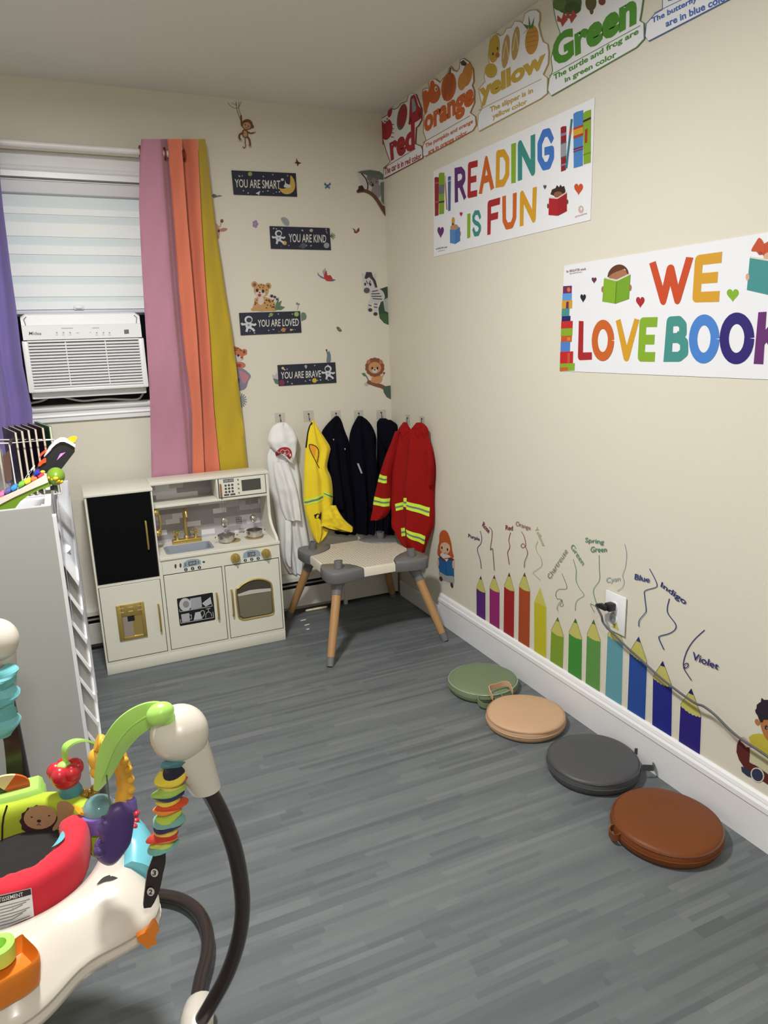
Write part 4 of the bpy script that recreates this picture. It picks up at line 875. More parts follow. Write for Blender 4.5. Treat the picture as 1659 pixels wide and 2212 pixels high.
def parrot(f): f.pg([(968, 188), (990, 215), (1020, 232), (1040, 240), (1030, 250), (1000, 238), (975, 215)], P((120, 120, 150)), 1); f.pg([(1012, 180), (1038, 152), (1045, 190), (1030, 230), (1020, 210)], P((170, 170, 184)), 1); f.pg([(1025, 225), (1045, 175), (1056, 215), (1080, 215), (1098, 245), (1080, 265), (1045, 262)], P((190, 50, 56)), 2, True); f.pg([(1085, 245), (1130, 255), (1100, 268), (1070, 268)], P((110, 100, 130)), 1)
decal('parrot_decal', 'flying red parrot decal between the leopard and the zebra', 540, parrot)
def zebra(f):
    zw = P((212, 210, 212)); zb = P((60, 58, 66)); g3 = P((64, 100, 62)); g4 = P((46, 76, 56))
    f.pg([(1480, 340), (1570, 310), (1585, 430), (1588, 636), (1540, 625), (1500, 580), (1490, 500), (1520, 420)], g4, 0); f.pg([(1500, 560), (1540, 540), (1585, 570), (1586, 630), (1550, 628)], g3, 1, True); f.pg([(1530, 430), (1580, 400), (1585, 540), (1545, 520)], lg, 1)
    f.pg([(1420, 370), (1460, 330), (1520, 345), (1545, 400), (1520, 440), (1450, 440), (1425, 410)], zw, 2, True); f.ln([(1440, 420), (1415, 460), (1410, 500), (1420, 515)], 30, zw, 2, True); f.ln([(1475, 430), (1465, 490), (1465, 545)], 32, zw, 2, True); f.el(1420, 512, 18, 15, zb, 4); f.el(1464, 546, 18, 15, zb, 4)
    f.pg([(1360, 230), (1410, 215), (1450, 250), (1460, 330), (1430, 350), (1405, 368), (1375, 365), (1362, 320)], zw, 3, True); f.el(1390, 345, 26, 24, P((90, 88, 96)), 4); f.el(1376, 292, 8, 13, blk, 5); f.el(1420, 295, 9, 13, blk, 5)
    f.pg([(1346, 195), (1368, 205), (1372, 235), (1352, 225)], zw, 4); f.pg([(1470, 198), (1440, 220), (1445, 252), (1466, 235)], zw, 4); f.pg([(1370, 240), (1385, 188), (1430, 190), (1440, 225), (1465, 260), (1480, 320), (1462, 320), (1440, 262), (1410, 232), (1385, 250)], zb, 5)
    for a, b in (((1436, 355), (1485, 345)), ((1428, 375), (1500, 372)), ((1430, 395), (1515, 395)), ((1440, 415), (1520, 420)), ((1405, 470), (1430, 476)), ((1450, 460), (1480, 464)), ((1450, 485), (1480, 490)), ((1385, 262), (1398, 290)), ((1420, 262), (1408, 290))): f.ln([a, b], 7, zb, 5)
decal('zebra_decal', 'striped zebra foal decal stepping from leaves at the room corner', 540, zebra)
decal('beetle_decal', 'tiny brown beetle decal below the parrot', 540, lambda f: (f.pg([(1132, 660), (1150, 656), (1168, 672), (1178, 692), (1160, 698), (1142, 684)], P((110, 104, 84)), 1, True), f.el(1158, 676, 8, 8, P((150, 130, 90)), 2)))
def tiger(f):
    og2 = P((206, 120, 78)); 
    f.pg([(245, 828), (290, 830), (330, 850), (365, 850), (368, 890), (340, 905), (335, 935), (300, 945), (262, 940)], og2, 1, True); f.el(345, 868, 20, 24, og2, 1); f.el(345, 870, 11, 14, P((110, 70, 70)), 2); f.pg([(262, 900), (310, 905), (330, 930), (300, 945), (262, 940)], gw, 2, True); f.el(294, 900, 9, 12, blk, 3); f.el(322, 918, 9, 8, P((150, 50, 50)), 3)
    for a, b in (((255, 840), (300, 838)), ((258, 856), (290, 852)), ((305, 850), (325, 862))): f.ln([a, b], 6, dkb, 3)
    f.pg([(270, 960), (320, 955), (355, 975), (350, 1000), (310, 1010), (275, 1005)], P((200, 120, 100)), 1, True); f.el(302, 985, 18, 16, P((170, 60, 50)), 2)
decal('tiger_decal', 'orange tiger cub decal peeking from behind the yellow curtain', 540, tiger)
def eleph(f): f.pg([(272, 1010), (330, 1010), (385, 1050), (402, 1080), (380, 1120), (365, 1170), (335, 1195), (296, 1190), (280, 1100)], P((136, 132, 150)), 1, True); f.pg([(305, 1030), (370, 1060), (385, 1090), (345, 1140), (318, 1100)], P((196, 130, 146)), 2, True); f.el(296, 1112, 10, 20, P((60, 80, 110)), 3)
decal('elephant_decal', 'grey baby elephant decal with pink ear below the tiger', 540, eleph)
decal('thistle_decal', 'bluish spiky plant decal lowest along the yellow curtain', 540, lambda f: ([f.ln([(318, 1290), (318 + 50 * math.cos(a), 1285 + 62 * math.sin(a))], 9, P((120, 134, 140)), 1) for a in (-1.4, -1.0, -.6, -.2, .2, .6, 1.0, 1.35)], f.el(322, 1285, 26, 40, P((150, 158, 158)), 2)))
decal('bluebell_decal', 'blue-grey upright flower decal on top of the YOU ARE BRAVE sign', 540, lambda f: (f.pg([(1048, 955), (1052, 900), (1042, 850), (1060, 870), (1070, 860), (1084, 900), (1082, 955)], P((112, 130, 142)), 1, True), f.el(1048, 855, 7, 9, dkb, 2)))
decal('lotus_decal', 'pale pink water lily decal at the left end of the YOU ARE BRAVE sign', 540, lambda f: (f.pg([(585, 1060), (605, 1072), (625, 1045), (634, 1060), (638, 1110), (610, 1110), (588, 1090)], P((206, 190, 200)), 1), f.pg([(590, 1095), (638, 1105), (640, 1148), (610, 1140)], lf, 2)))
def lion(f):
    mn = P((140, 82, 56)); ct = P((212, 150, 104))
    f.ln([(1370, 1055), (1395, 1090), (1410, 1130)], 12, P((150, 120, 104)), 1, True); f.pg([(1345, 1052), (1375, 1048), (1385, 1075), (1365, 1078)], lf, 2); f.el(1390, 1145, 20, 17, P((190, 190, 186)), 1)
    f.ln([(1400, 1125), (1470, 1150), (1530, 1170), (1595, 1230)], 34, P((130, 84, 62)), 1, True); f.pg([(1530, 1165), (1595, 1155), (1597, 1275), (1560, 1255), (1535, 1215)], P((74, 98, 84)), 2)
    f.el(1478, 1100, 46, 40, ct, 2); f.ln([(1445, 1085), (1440, 1130)], 26, ct, 3); f.ln([(1480, 1090), (1478, 1138)], 26, ct, 3); f.ln([(1520, 1085), (1538, 1055)], 8, ct, 1); f.el(1538, 1050, 9, 10, mn, 2)
    f.pg([(1458 + (78 + 6 * (i % 2)) * math.cos(PI * i / 14), 1000 + (78 + 6 * (i % 2)) * math.sin(PI * i / 14)) for i in range(28)], mn, 4); f.el(1405, 955, 16, 18, P((190, 120, 90)), 5); f.el(1510, 955, 16, 18, P((190, 120, 90)), 5)
    f.el(1458, 1005, 55, 50, ct, 5); f.el(1458, 1030, 24, 20, gw, 6); f.el(1436, 1008, 8, 12, blk, 7); f.el(1480, 1008, 8, 12, blk, 7); f.el(1457, 1022, 8, 6, P((100, 50, 46)), 7)
decal('lion_decal', 'lion cub decal on a branch at the room corner above the hooks', 540, lion)

# ================================================================== HOOKS AND COSTUMES
def plastic_clear():
    m = bpy.data.materials.new('clear_adhesive_plate'); m.use_nodes = True; nt = m.node_tree
    b = nt.nodes['Principled BSDF']; b.inputs['Base Color'].default_value = (lin(222), lin(218), lin(208), 1); b.inputs['Roughness'].default_value = .25
    tr = nt.nodes.new('ShaderNodeBsdfTransparent'); mx = nt.nodes.new('ShaderNodeMixShader'); mx.inputs[0].default_value = .42
    nt.links.new(tr.outputs[0], mx.inputs[1]); nt.links.new(b.outputs[0], mx.inputs[2]); nt.links.new(mx.outputs[0], nt.nodes['Material Output'].inputs[0])
    return m
clear = plastic_clear(); hookm = M('black_hook_metal', (30, 30, 32), .35, .6)
def hook(pl, q, lab):
    pts = [pl.at(560 + x / K2, 870 + y / K2) for x, y in [(q[0], q[1]), (q[2], q[1]), (q[2], q[3]), (q[0], q[3])]]
    c = sum(pts, Vector()) / 4
    if pl is BACK: u = Vector((1, 0, 0)); h = (pts[1].x - pts[0].x) / 2
    else: u = Vector((0, -1, 0)); h = (pts[0].y - pts[1].y) / 2
    hz = (pts[0].z - pts[3].z) / 2; n = pl.n
    t = thing('wall_hook', lab, 'hook', c, 'clear adhesive wall hooks')
    a = c - u * h - Vector((0, 0, hz)) + n * .0006; b_ = c + u * h + Vector((0, 0, hz)) + n * .0022
    mb = MB().use(clear); mb.box([min(a[i], b_[i]) for i in range(3)], [max(a[i], b_[i]) for i in range(3)], .0008, 1); mb.obj('adhesive_plate', t, smooth=False)
    mb = MB().use(hookm); z = Vector((0, 0, 1))
    mb.tube([c + n * .0024 + z * .012, c + n * .006 + z * .008, c + n * .006 - z * .016, c + n * .012 - z * .023, c + n * .019 - z * .016, c + n * .020 - z * .008], .0012, 8)
    mb.lathe([(.004, 0), (.004, .0015), (.002, .002)], c + n * .0023 + z * .010, n, 14); mb.obj('hook_wire', t)
    return c
hk_labels = ['over the white coat', 'over the yellow vest', 'over the leftmost navy jacket', 'over the middle navy jacket', 'over the navy jacket nearest the corner']
HKS = [hook(BACK, q, 'clear adhesive hook on the back wall ' + l) for q, l in zip([(132, 85, 220, 165), (375, 65, 465, 160), (612, 65, 695, 150), (808, 62, 888, 150), (998, 60, 1080, 140)], hk_labels)]
hook(RIGHT, (1250, 100, 1288, 192), 'clear adhesive hook on the right wall over the red coat, nearer the corner')
hook(RIGHT, (1370, 114, 1415, 194), 'clear adhesive hook on the right wall over the red coat, farther from the corner')

def interp(rows, n):
    """rows (y, xl, xr) -> n+1 rows, Catmull-Rom in between"""
    sm_ = smooth_open([tuple(map(float, r)) for r in rows], 8); out = []
    y0, y1 = rows[0][0], rows[-1][0]; j = 0
    for i in range(n + 1):
        y = y0 + (y1 - y0) * i / n
        while j < len(sm_) - 2 and sm_[j + 1][0] < y: j += 1
        a, b = sm_[j], sm_[j + 1]; t = 0 if b[0] == a[0] else min(1, max(0, (y - a[0]) / (b[0] - a[0])))
        out.append((y, a[1] + (b[1] - a[1]) * t, a[2] + (b[2] - a[2]) * t))
    return out
class Cloth:
    """hanging garment piece: traced outline on a vertical plane, padded front, thin back, folds"""
    def __init__(s, pl, rows, depth, folds=3.0, famp=.006, seed=0, x0=560, y0=870, k=K2, n=34, m=30, lift=0.0, slant=0.0):
        s.pl, s.depth, s.folds, s.famp, s.seed = pl, depth, folds, famp, seed
        s.x0, s.y0, s.k, s.lift, s.slant = x0, y0, k, lift, slant
        s.R = interp(rows, n); s.m = m
    def edge(s, y):
        R = s.R; t = (y - R[0][0]) / (R[-1][0] - R[0][0]) * (len(R) - 1); i = max(0, min(len(R) - 2, int(t))); t -= i
        return [R[i][a] + (R[i + 1][a] - R[i][a]) * t for a in (1, 2)]
    def off(s, u, y):
        v = (y - s.R[0][0]) / (s.R[-1][0] - s.R[0][0])
        e = max(0.0, 1 - abs(2 * u - 1) ** 3.2) ** .6
        fold = math.sin(2 * PI * s.folds * u + s.seed + 1.3 * math.sin(2.1 * v + s.seed)) * (.35 + .65 * v)
        fold += .5 * noise.noise(Vector((u * 4 + s.seed, v * 7, s.seed)))
        crease = -abs(math.sin(PI * s.folds * .8 * u + s.seed * 2 + 1.1 * v)) ** .5 + .6
        return s.lift + s.slant * v + (s.depth * (.45 + .55 * min(1, v * 2.2)) + s.famp * (1.15 * fold + .8 * crease * (.3 + .7 * v))) * e
    def pt(s, x, y, extra=0.0):
        a, b = s.edge(y); u = min(1, max(0, (x - a) / (b - a)))
        return s.pl.at(s.x0 + x / s.k, s.y0 + y / s.k, s.off(u, y) + extra)
    def build(s, mb):
        rings = []
        for y, a, b in s.R:
            fr = [s.pl.at(s.x0 + (a + (b - a) * i / s.m) / s.k, s.y0 + y / s.k, s.off(i / s.m, y)) for i in range(s.m + 1)]
            v = (y - s.R[0][0]) / (s.R[-1][0] - s.R[0][0])
            bk_ = [s.pl.at(s.x0 + (a + (b - a) * i / s.m) / s.k, s.y0 + y / s.k, s.lift + s.slant * v - .004 * math.sin(PI * i / s.m)) for i in range(s.m - 1, 0, -3)]
            rings.append(fr + bk_)
        mb.loft(rings); return mb
    def patch(s, mb, q, extra=.0018, nu=12, nv=4, v0=0.0, v1=1.0):
        tl, tr, br, bl = q; rows = []
        for j in range(nv + 1):
            v = v0 + (v1 - v0) * j / nv; r = []
            for i in range(nu + 1):
                u = i / nu
                x = (tl[0] * (1 - u) + tr[0] * u) * (1 - v) + (bl[0] * (1 - u) + br[0] * u) * v
                y = (tl[1] * (1 - u) + tr[1] * u) * (1 - v) + (bl[1] * (1 - u) + br[1] * u) * v
                r.append(s.pt(x, y, extra))
            rows.append(r)
        return mb.sheet(rows)
    def line(s, mb, pts, r=.0016):
        return mb.tube([s.pt(x, y, .001) for x, y in smooth_open(pts, 5)], r, 6)
def fab(name, rgb): return M(name, rgb, .88, bump=.16, bscale=900, sheen=.12)
wf, yf, nf, rf = fab('white_costume_cloth', (232, 232, 232)), fab('yellow_costume_cloth', (242, 214, 40)), M('navy_costume_cloth', (9, 10, 23), .95, bump=.14, bscale=900, spec=.12), M('red_costume_cloth', (146, 18, 16), .9, bump=.14, bscale=900, spec=.2)
lime = M('lime_reflective_tape', (206, 242, 70), .5); grt = M('grey_reflective_tape', (128, 132, 128), .4, .2)
blkf = fab('black_trim_cloth', (16, 16, 18))
# white doctor coat
PW = BY(-.024)
t = thing('doctor_coat', 'white toy doctor coat with a red heart badge hanging beside the play kitchen', 'costume', (HKS[0].x, -.03, .2))
c0 = Cloth(PW, [(395, 90, 290), (450, 72, 312), (520, 72, 326), (650, 88, 352), (800, 112, 362), (950, 135, 384), (1100, 155, 412), (1250, 178, 432), (1360, 205, 425), (1450, 250, 380)], .028, 3.2, .010, 1.0); mb = MB().use(wf); c0.build(mb); mb.obj('body', t, angle=70)
c1 = Cloth(PW, [(163, 160, 212), (185, 115, 245), (230, 82, 285), (300, 64, 310), (340, 68, 306), (400, 110, 300), (450, 180, 285), (498, 238, 258)], .040, 2.0, .006, 2.0, lift=.026); mb = MB().use(wf); c1.build(mb); mb.obj('hood', t, angle=70)
c2 = Cloth(PW, [(500, 105, 235), (600, 112, 272), (700, 128, 300), (800, 150, 322), (900, 172, 338), (985, 205, 345)], .034, 2.2, .008, 3.4, lift=.026); mb = MB().use(wf); c2.build(mb); mb.obj('sleeve', t, angle=70)
c3 = Cloth(PW, [(985, 200, 262), (1100, 196, 264), (1250, 196, 262), (1330, 205, 256), (1375, 225, 250)], .026, 1.5, .004, .4, lift=.03); mb = MB().use(wf); c3.build(mb); mb.obj('sleeve', t, angle=70)
mb = MB().use(P((190, 40, 58))); rows = []
for r_ in (0.02, .5, 1.0): rows.append([c1.pt(185 + 62 * r_ * math.cos(a), 425 + 58 * r_ * math.sin(a) - 4, .0022) for a in [math.radians(150 + i * 262 / 24) for i in range(25)]])
mb.sheet(rows); bd = mb.obj('badge', t, flip=False); bd['label'] = 'red round heart badge'
mb = MB().use(wht)
hpts = [(185 + 34 * math.sin(q) ** 3, 412 - 32 * (13 * math.cos(q) - 5 * math.cos(2 * q) - 2 * math.cos(3 * q) - math.cos(4 * q)) / 15) for q in [2 * PI * i / 24 for i in range(25)]]
mb.tube([c1.pt(x, y, .003) for x, y in hpts], .0013, 6, cap=False)
for q in ([(176, 414), (196, 414), (196, 421), (176, 421)], [(182, 407), (190, 407), (190, 428), (182, 428)]): c1.patch(mb, q, .0032, 3, 3)
mb.obj('badge_print', bd, flip=False)
# yellow vest
PY = BY(-.026)
t = thing('safety_vest', 'yellow toy safety vest with black piping and a lime stripe hanging on the second hook', 'costume', (HKS[1].x, -.03, .4))
c0 = Cloth(PY, [(143, 424, 440), (200, 404, 472), (300, 378, 538), (375, 368, 581), (440, 365, 570), (540, 358, 553), (620, 358, 585), (720, 356, 600), (840, 358, 600), (930, 372, 585), (1000, 392, 575), (1060, 408, 572), (1110, 425, 545), (1165, 452, 478)], .030, 2.4, .009, .7, lift=.046); mb = MB().use(yf); c0.build(mb); mb.obj('body', t, angle=70)
c1 = Cloth(PY, [(850, 500, 608), (900, 497, 632), (960, 492, 672), (1000, 490, 712), (1030, 488, 748), (1050, 560, 750), (1066, 690, 745)], .022, 2.0, .008, 2.2, lift=.080); mb = MB().use(yf); c1.build(mb); mb.obj('front_flap', t, angle=70)
mb = MB().use(lime); c0.patch(mb, [(358, 808), (505, 752), (505, 808), (358, 858)]); c0.patch(mb, [(512, 738), (598, 768), (598, 812), (512, 770)]); st_ = mb.obj('reflective_stripe', t, flip=False); st_['label'] = 'lime reflective stripe'
mb = MB().use(grt); c0.patch(mb, [(358, 808), (505, 752), (505, 808), (358, 858)], .0028, 12, 2, .36, .66); c0.patch(mb, [(512, 738), (598, 768), (598, 812), (512, 770)], .0028, 12, 2, .3, .6); mb.obj('grey_tape', st_, flip=False)
mb = MB().use(M('orange_lining', (240, 160, 40), .85)); mb.poly([c0.pt(x, y, .002) for x, y in [(398, 350), (440, 352), (462, 392), (465, 450), (455, 490), (430, 450), (408, 400)]]); mb.obj('armhole_lining', t, flip=False)
mb = MB().use(blkf); c0.line(mb, [(476, 540), (450, 500), (425, 450), (403, 395), (393, 348), (420, 346), (445, 360), (465, 392), (465, 440), (455, 490)], .0022); mb.obj('black_piping', t); mb = MB().use(blkf); c0.line(mb, [(420, 160), (398, 215), (380, 300), (371, 370)], .0045); mb.obj('black_piping', t); mb = MB().use(blkf); c1.line(mb, [(492, 1022), (560, 1046), (690, 1062)], .003); mb.obj('black_piping', t)
mb = MB().use(blkf); mb.poly([c0.pt(x, y, .003) for x, y in [(428, 932), (455, 915), (470, 925), (492, 905), (490, 945), (478, 972), (462, 955), (436, 962)]]); mb.obj('bolt_print', t, flip=False)
# navy jackets
def navy_coat(lab, rows, hookp, seed, extra):
    t = thing('navy_jacket', lab, 'costume', (hookp.x, -.03, .4), 'navy costume jackets on the back wall')
    c = Cloth(BY(-.012), rows, .036, 2.6, .010, seed); mb = MB().use(nf); c.build(mb); mb.obj('body', t, angle=70)
    extra(t, c); return t
yp = P((232, 214, 70)); sv = M('silver_button', (200, 200, 206), .3, .9)
def exA(t, c):
    for x, y in ((617, 310), (713, 390)):
        mb = MB().use(sv); mb.ball(c.pt(x, y, .001), (.0036, .002, .0055), 10, 8); mb.obj('button', t)
    mb = MB().use(yp)
    for i in range(3): c.patch(mb, [(618, 588 + i * 24), (656, 602 + i * 22), (656, 616 + i * 22), (618, 602 + i * 24)], .0025, 3, 2)
    mb.obj('yellow_rank_stripes', t, flip=False)
    s_ = Cloth(BY(-.012), [(330, 590, 640), (450, 570, 655), (600, 592, 668), (750, 605, 690), (890, 622, 700)], .03, 1.5, .006, 2.2, lift=.035); mb = MB().use(nf); s_.build(mb); mb.obj('sleeve', t, angle=70)
def exB(t, c):
    mb = MB().use(P((190, 190, 196))); c.patch(mb, [(819, 512), (830, 510), (853, 590), (843, 594)], .003, 3, 3); mb.obj('white_tab', t, flip=False)
    s_ = Cloth(BY(-.020), [(230, 850, 945), (350, 880, 960), (500, 890, 975), (700, 900, 985), (880, 910, 980)], .03, 1.5, .006, 4.2, lift=.038); mb = MB().use(nf); s_.build(mb); mb.obj('sleeve', t, angle=70)
def exC(t, c):
    s_ = Cloth(BY(-.020), [(140, 1020, 1095), (180, 1002, 1150), (240, 1002, 1180), (320, 1010, 1165), (385, 1040, 1130)], .03, 2.0, .007, 1.2, lift=.038); mb = MB().use(nf); s_.build(mb); mb.obj('hood', t, angle=70)
navy_coat('navy toy police jacket with yellow stripes, just right of the yellow vest', [(113, 650, 672), (150, 610, 702), (200, 565, 716), (260, 530, 738), (330, 548, 764), (450, 555, 771), (600, 560, 785), (750, 590, 805), (900, 620, 817), (1000, 632, 819), (1115, 645, 831)], HKS[2], 1.0, exA)
navy_coat('plain navy toy jacket with a white tab, middle of the three navy jackets', [(113, 842, 872), (150, 820, 925), (210, 790, 968), (300, 768, 997), (450, 772, 997), (600, 786, 997), (750, 806, 996), (900, 818, 995), (1000, 820, 993), (1115, 832, 988)], HKS[3], 3.0, exB)
navy_coat('navy toy jacket partly hidden behind the red coat near the corner', [(133, 1030, 1080), (165, 1004, 1130), (230, 1004, 1178), (350, 1006, 1170), (500, 1005, 1160), (700, 1004, 1150), (900, 1002, 1150), (1120, 996, 1150)], HKS[4], 5.0, exC)
# red fire coat, hanging on the right wall and turned to the room
p0, p1 = Vector((-.012, -.47, 0)), Vector((-.20, -.235, 0)); dd = (p1 - p0).normalized()
PR = Pl(p0, (dd.y * -1, dd.x, 0)); PR = PR if PR.n.y < 0 else Pl(p0, (dd.y, -dd.x, 0))
t = thing('fire_coat', 'red toy firefighter coat with lime reflective stripes hanging on the right wall', 'costume', (-.08, -.36, .35))
c0 = Cloth(PR, [(228, 1180, 1440), (300, 1166, 1450), (400, 1152, 1482), (550, 1136, 1508), (700, 1130, 1500), (850, 1126, 1494), (950, 1130, 1496), (1050, 1130, 1490), (1100, 1160, 1472), (1180, 1205, 1440), (1275, 1300, 1412)], .040, 2.0, .008, .3); mb = MB().use(rf); c0.build(mb); mb.obj('body', t, angle=70)
for r_ in ([(166, 1232, 1262), (200, 1206, 1278), (245, 1180, 1298), (330, 1185, 1290)], [(168, 1345, 1392), (200, 1315, 1428), (245, 1288, 1444), (340, 1300, 1440)]):
    c = Cloth(PR, r_, .022, 2.2, .006, 1.1, lift=.004, n=14, slant=-.014); mb = MB().use(rf); c.build(mb); mb.obj('shoulder', t, angle=70)
c2 = Cloth(PR, [(240, 1172, 1215), (330, 1140, 1200), (450, 1092, 1180), (600, 1048, 1145), (780, 1002, 1136), (900, 985, 1132), (960, 974, 1095), (985, 974, 1062)], .038, 1.4, .005, 2.0, lift=.012); mb = MB().use(rf); c2.build(mb); mb.obj('sleeve', t, angle=70)
c3 = Cloth(PR, [(400, 1440, 1484), (480, 1448, 1506), (600, 1450, 1510), (690, 1470, 1500)], .03, 1.2, .004, 2.0, lift=.022, n=16); mb = MB().use(rf); c3.build(mb); mb.obj('sleeve', t, angle=70)
def tape(c, q):
    mb = MB().use(lime); c.patch(mb, q); s_ = mb.obj('reflective_stripe', t, flip=False); s_['label'] = 'lime and grey reflective stripe'
    mb = MB().use(grt); c.patch(mb, q, .0027, 12, 2, .4, .62); mb.obj('grey_tape', s_, flip=False)
tape(c2, [(1052, 594), (1126, 610), (1122, 672), (1042, 660)]); tape(c2, [(1004, 782), (1134, 806), (1131, 872), (992, 850)])
tape(c0, [(1182, 852), (1262, 832), (1260, 894), (1190, 912)]); tape(c0, [(1262, 796), (1292, 796), (1290, 874), (1260, 870)]); tape(c0, [(1290, 824), (1474, 884), (1470, 960), (1288, 890)])
tape(c0, [(1235, 1056), (1277, 1046), (1277, 1118), (1238, 1127)]); tape(c0, [(1286, 1060), (1438, 1126), (1424, 1198), (1290, 1122)])
mb = MB().use(M('dark_red_seam', (96, 14, 14), .8)); c0.line(mb, [(1300, 300), (1290, 420), (1282, 560), (1277, 700), (1276, 790)], .0012); c0.line(mb, [(1277, 880), (1278, 1000), (1280, 1060), (1281, 1260)], .002); mb.obj('zip_seam', t)

# ================================================================== PLAY KITCHEN
kw = M('kitchen_cream_board', (222, 220, 206), .42, var=.012); gold_m = M('brushed_gold', (206, 180, 108), .36, .85); steel = M('toy_steel', (196, 194, 190), .22, .95)
chalk = M('chalkboard_black', (5, 5, 6), .9, spec=.15); dgrey = M('print_charcoal', (70, 72, 74), .5); line_m = M('board_gap', (70, 68, 62), .8)
KX0, KX1, KD = -1.530, -.742, -1.268; YF_, YT, YB_ = -.351, -.237, -.092; ZT, ZC = .787, .482
T_ = .012
kt = thing('play_kitchen', 'cream wooden play kitchen with gold fittings, chalkboard fridge, sink and oven', 'play kitchen', ((KX0 + KX1) / 2, (YF_ + YB_) / 2, 0))
def kpart(name, fn, m=kw, parent=None, smooth=True, angle=40):
    mb = MB().use(m); fn(mb); return mb.obj(name, parent or kt, smooth=smooth, angle=angle)
# fridge tower case
kpart('fridge_case', lambda b: (b.box((KX0, YF_ + .011, 0), (KX0 + T_, YB_, ZT - T_), .001), b.box((KD - T_, YF_ + .011, 0), (KD, YB_, ZT - T_), .001), b.box((KX0 - .003, YF_ - .004, ZT - T_), (KD + .003, YB_, ZT), .002), b.box((KX0 + T_, YB_ - .006, .05), (KD - T_, YB_, ZT - T_)), b.box((KX0 + T_, YF_ + .012, .388), (KD - T_, YB_ - .006, .398))))
kpart('face_frame', lambda b: (b.box((KX0, YF_, .046), (KX0 + .007, YF_ + .012, ZT - T_)), b.box((KD - .006, YF_, .046), (KD + .007, YF_ + .012, ZT - T_ if False else .475)), b.box((KX0 + .007, YF_, .391), (KD - .006, YF_ + .012, .402)), b.box((KX0 + .007, YF_, .046), (KD - .006, YF_ + .012, .056)), b.box((KD - .006, YF_, .475), (KD, YF_ + .012, ZT - T_))), smooth=False)
kpart('plinth', lambda b: b.box((KX0, YF_ - .001, 0), (KX1, YF_ + .012, .0455), .001))
def handle(parent, x, z0, z1, y=YF_):
    mb = MB().use(gold_m); mb.tube([(x, y + .0005, z0 + .006), (x, y - .012, z0 + .004), (x, y - .015, z0 + .02), (x, y - .016, (z0 + z1) / 2), (x, y - .015, z1 - .02), (x, y - .012, z1 - .004), (x, y + .0005, z1 - .006)], [.004, .0042, .0042, .0042, .0042, .0042, .004], 10); return mb.obj('handle', parent)
def door(name, x0, x1, z0, z1, m=kw, y=YF_):
    mb = MB().use(line_m); mb.box((x0, y + .0005, z0), (x1, y + .010, z1)); g_ = mb
    mb.use(m); mb.box((x0 + .0022, y - .001, z0 + .0022), (x1 - .0022, y + .011, z1 - .0022), .0012, 1)
    return mb.obj(name, kt, smooth=False)
fd = door('fridge_door', -1.5225, -1.275, .403, .775, chalk); fd['label'] = 'black chalkboard fridge door'; handle(fd, -1.308, .528, .656)
fz = door('freezer_door', -1.5225, -1.2745, .057, .391); handle(fz, -1.294, .156, .285)
kpart('water_dispenser', lambda b: (b.box((-1.465, YF_ - .007, .144), (-1.446, YF_ + .0, .303), .002), b.box((-1.366, YF_ - .007, .144), (-1.351, YF_, .303), .002), b.box((-1.446, YF_ - .007, .250), (-1.366, YF_, .303), .002), b.box((-1.446, YF_ - .007, .144), (-1.366, YF_, .158), .002), b.box((-1.447, YF_ - .0028, .157), (-1.365, YF_ - .0012, .251))), gold_m, fz)
wd_ = [o for o in fz.children if o.name.startswith('water_dispenser')][0]
def KFl(base=.0012, step=.0003, y=YF_): return Flat(BY(y), 170, 990, 3.53, base=base, step=step)
mb = MB().use(M('ice_grey_plastic', (150, 138, 128), .35)); mb.box((-1.443, YF_ - .005, .160), (-1.404, YF_ - .003, .248), .001); 
mb.use(black_m); mb.box((-1.424, YF_ - .006, .226), (-1.396, YF_ - .0042, .250), .0006); mb.obj('dispenser_recess', fz, smooth=False)
mb = MB().use(M('pale_gold', (206, 184, 120), .35, .5))
for i in range(3):
    for z in (.288, .270): mb.box((-1.453 + i * .036, YF_ - .0085, z - .002), (-1.434 + i * .036, YF_ - .0072, z + .002), .0005)
mb.obj('dispenser_button', fz, smooth=False)
# lower cabinets
kpart('cabinet_case', lambda b: (b.box((KX1 - T_, YF_ + .011, 0), (KX1, YB_, ZC - .012), .001), b.box((KD + .0005, YB_ - .006, .05), (KX1 - T_, YB_, ZC - .012)), b.box((-1.009, YF_ + .012, .046), (-.999, YB_ - .006, .4)), b.box((KD + .001, YF_ + .012, .046), (KX1 - T_, YB_ - .006, .056))), smooth=False)
kpart('cabinet_frame', lambda b: (b.box((-1.0085, YF_, .046), (-.9985, YF_ + .0115, .404)), b.box((-.7485, YF_, .046), (KX1, YF_ + .0115, .404)), b.box((KD + .0075, YF_, .046), (-1.0085, YF_ + .0115, .0575)), b.box((-.9985, YF_, .046), (-.7485, YF_ + .0115, .0575))), smooth=False)
cpn = kpart('control_panel', lambda b: b.box((KD + .0075, YF_ - .0005, .404), (KX1, YF_ + .0115, .4685), .001), smooth=False)
dw = door('dishwasher_door', -1.2605, -1.009, .058, .4025); handle(dw, -1.044, .163, .291)
ov = door('oven_door', -.998, -.749, .058, .4025); handle(ov, -.9775, .164, .294)
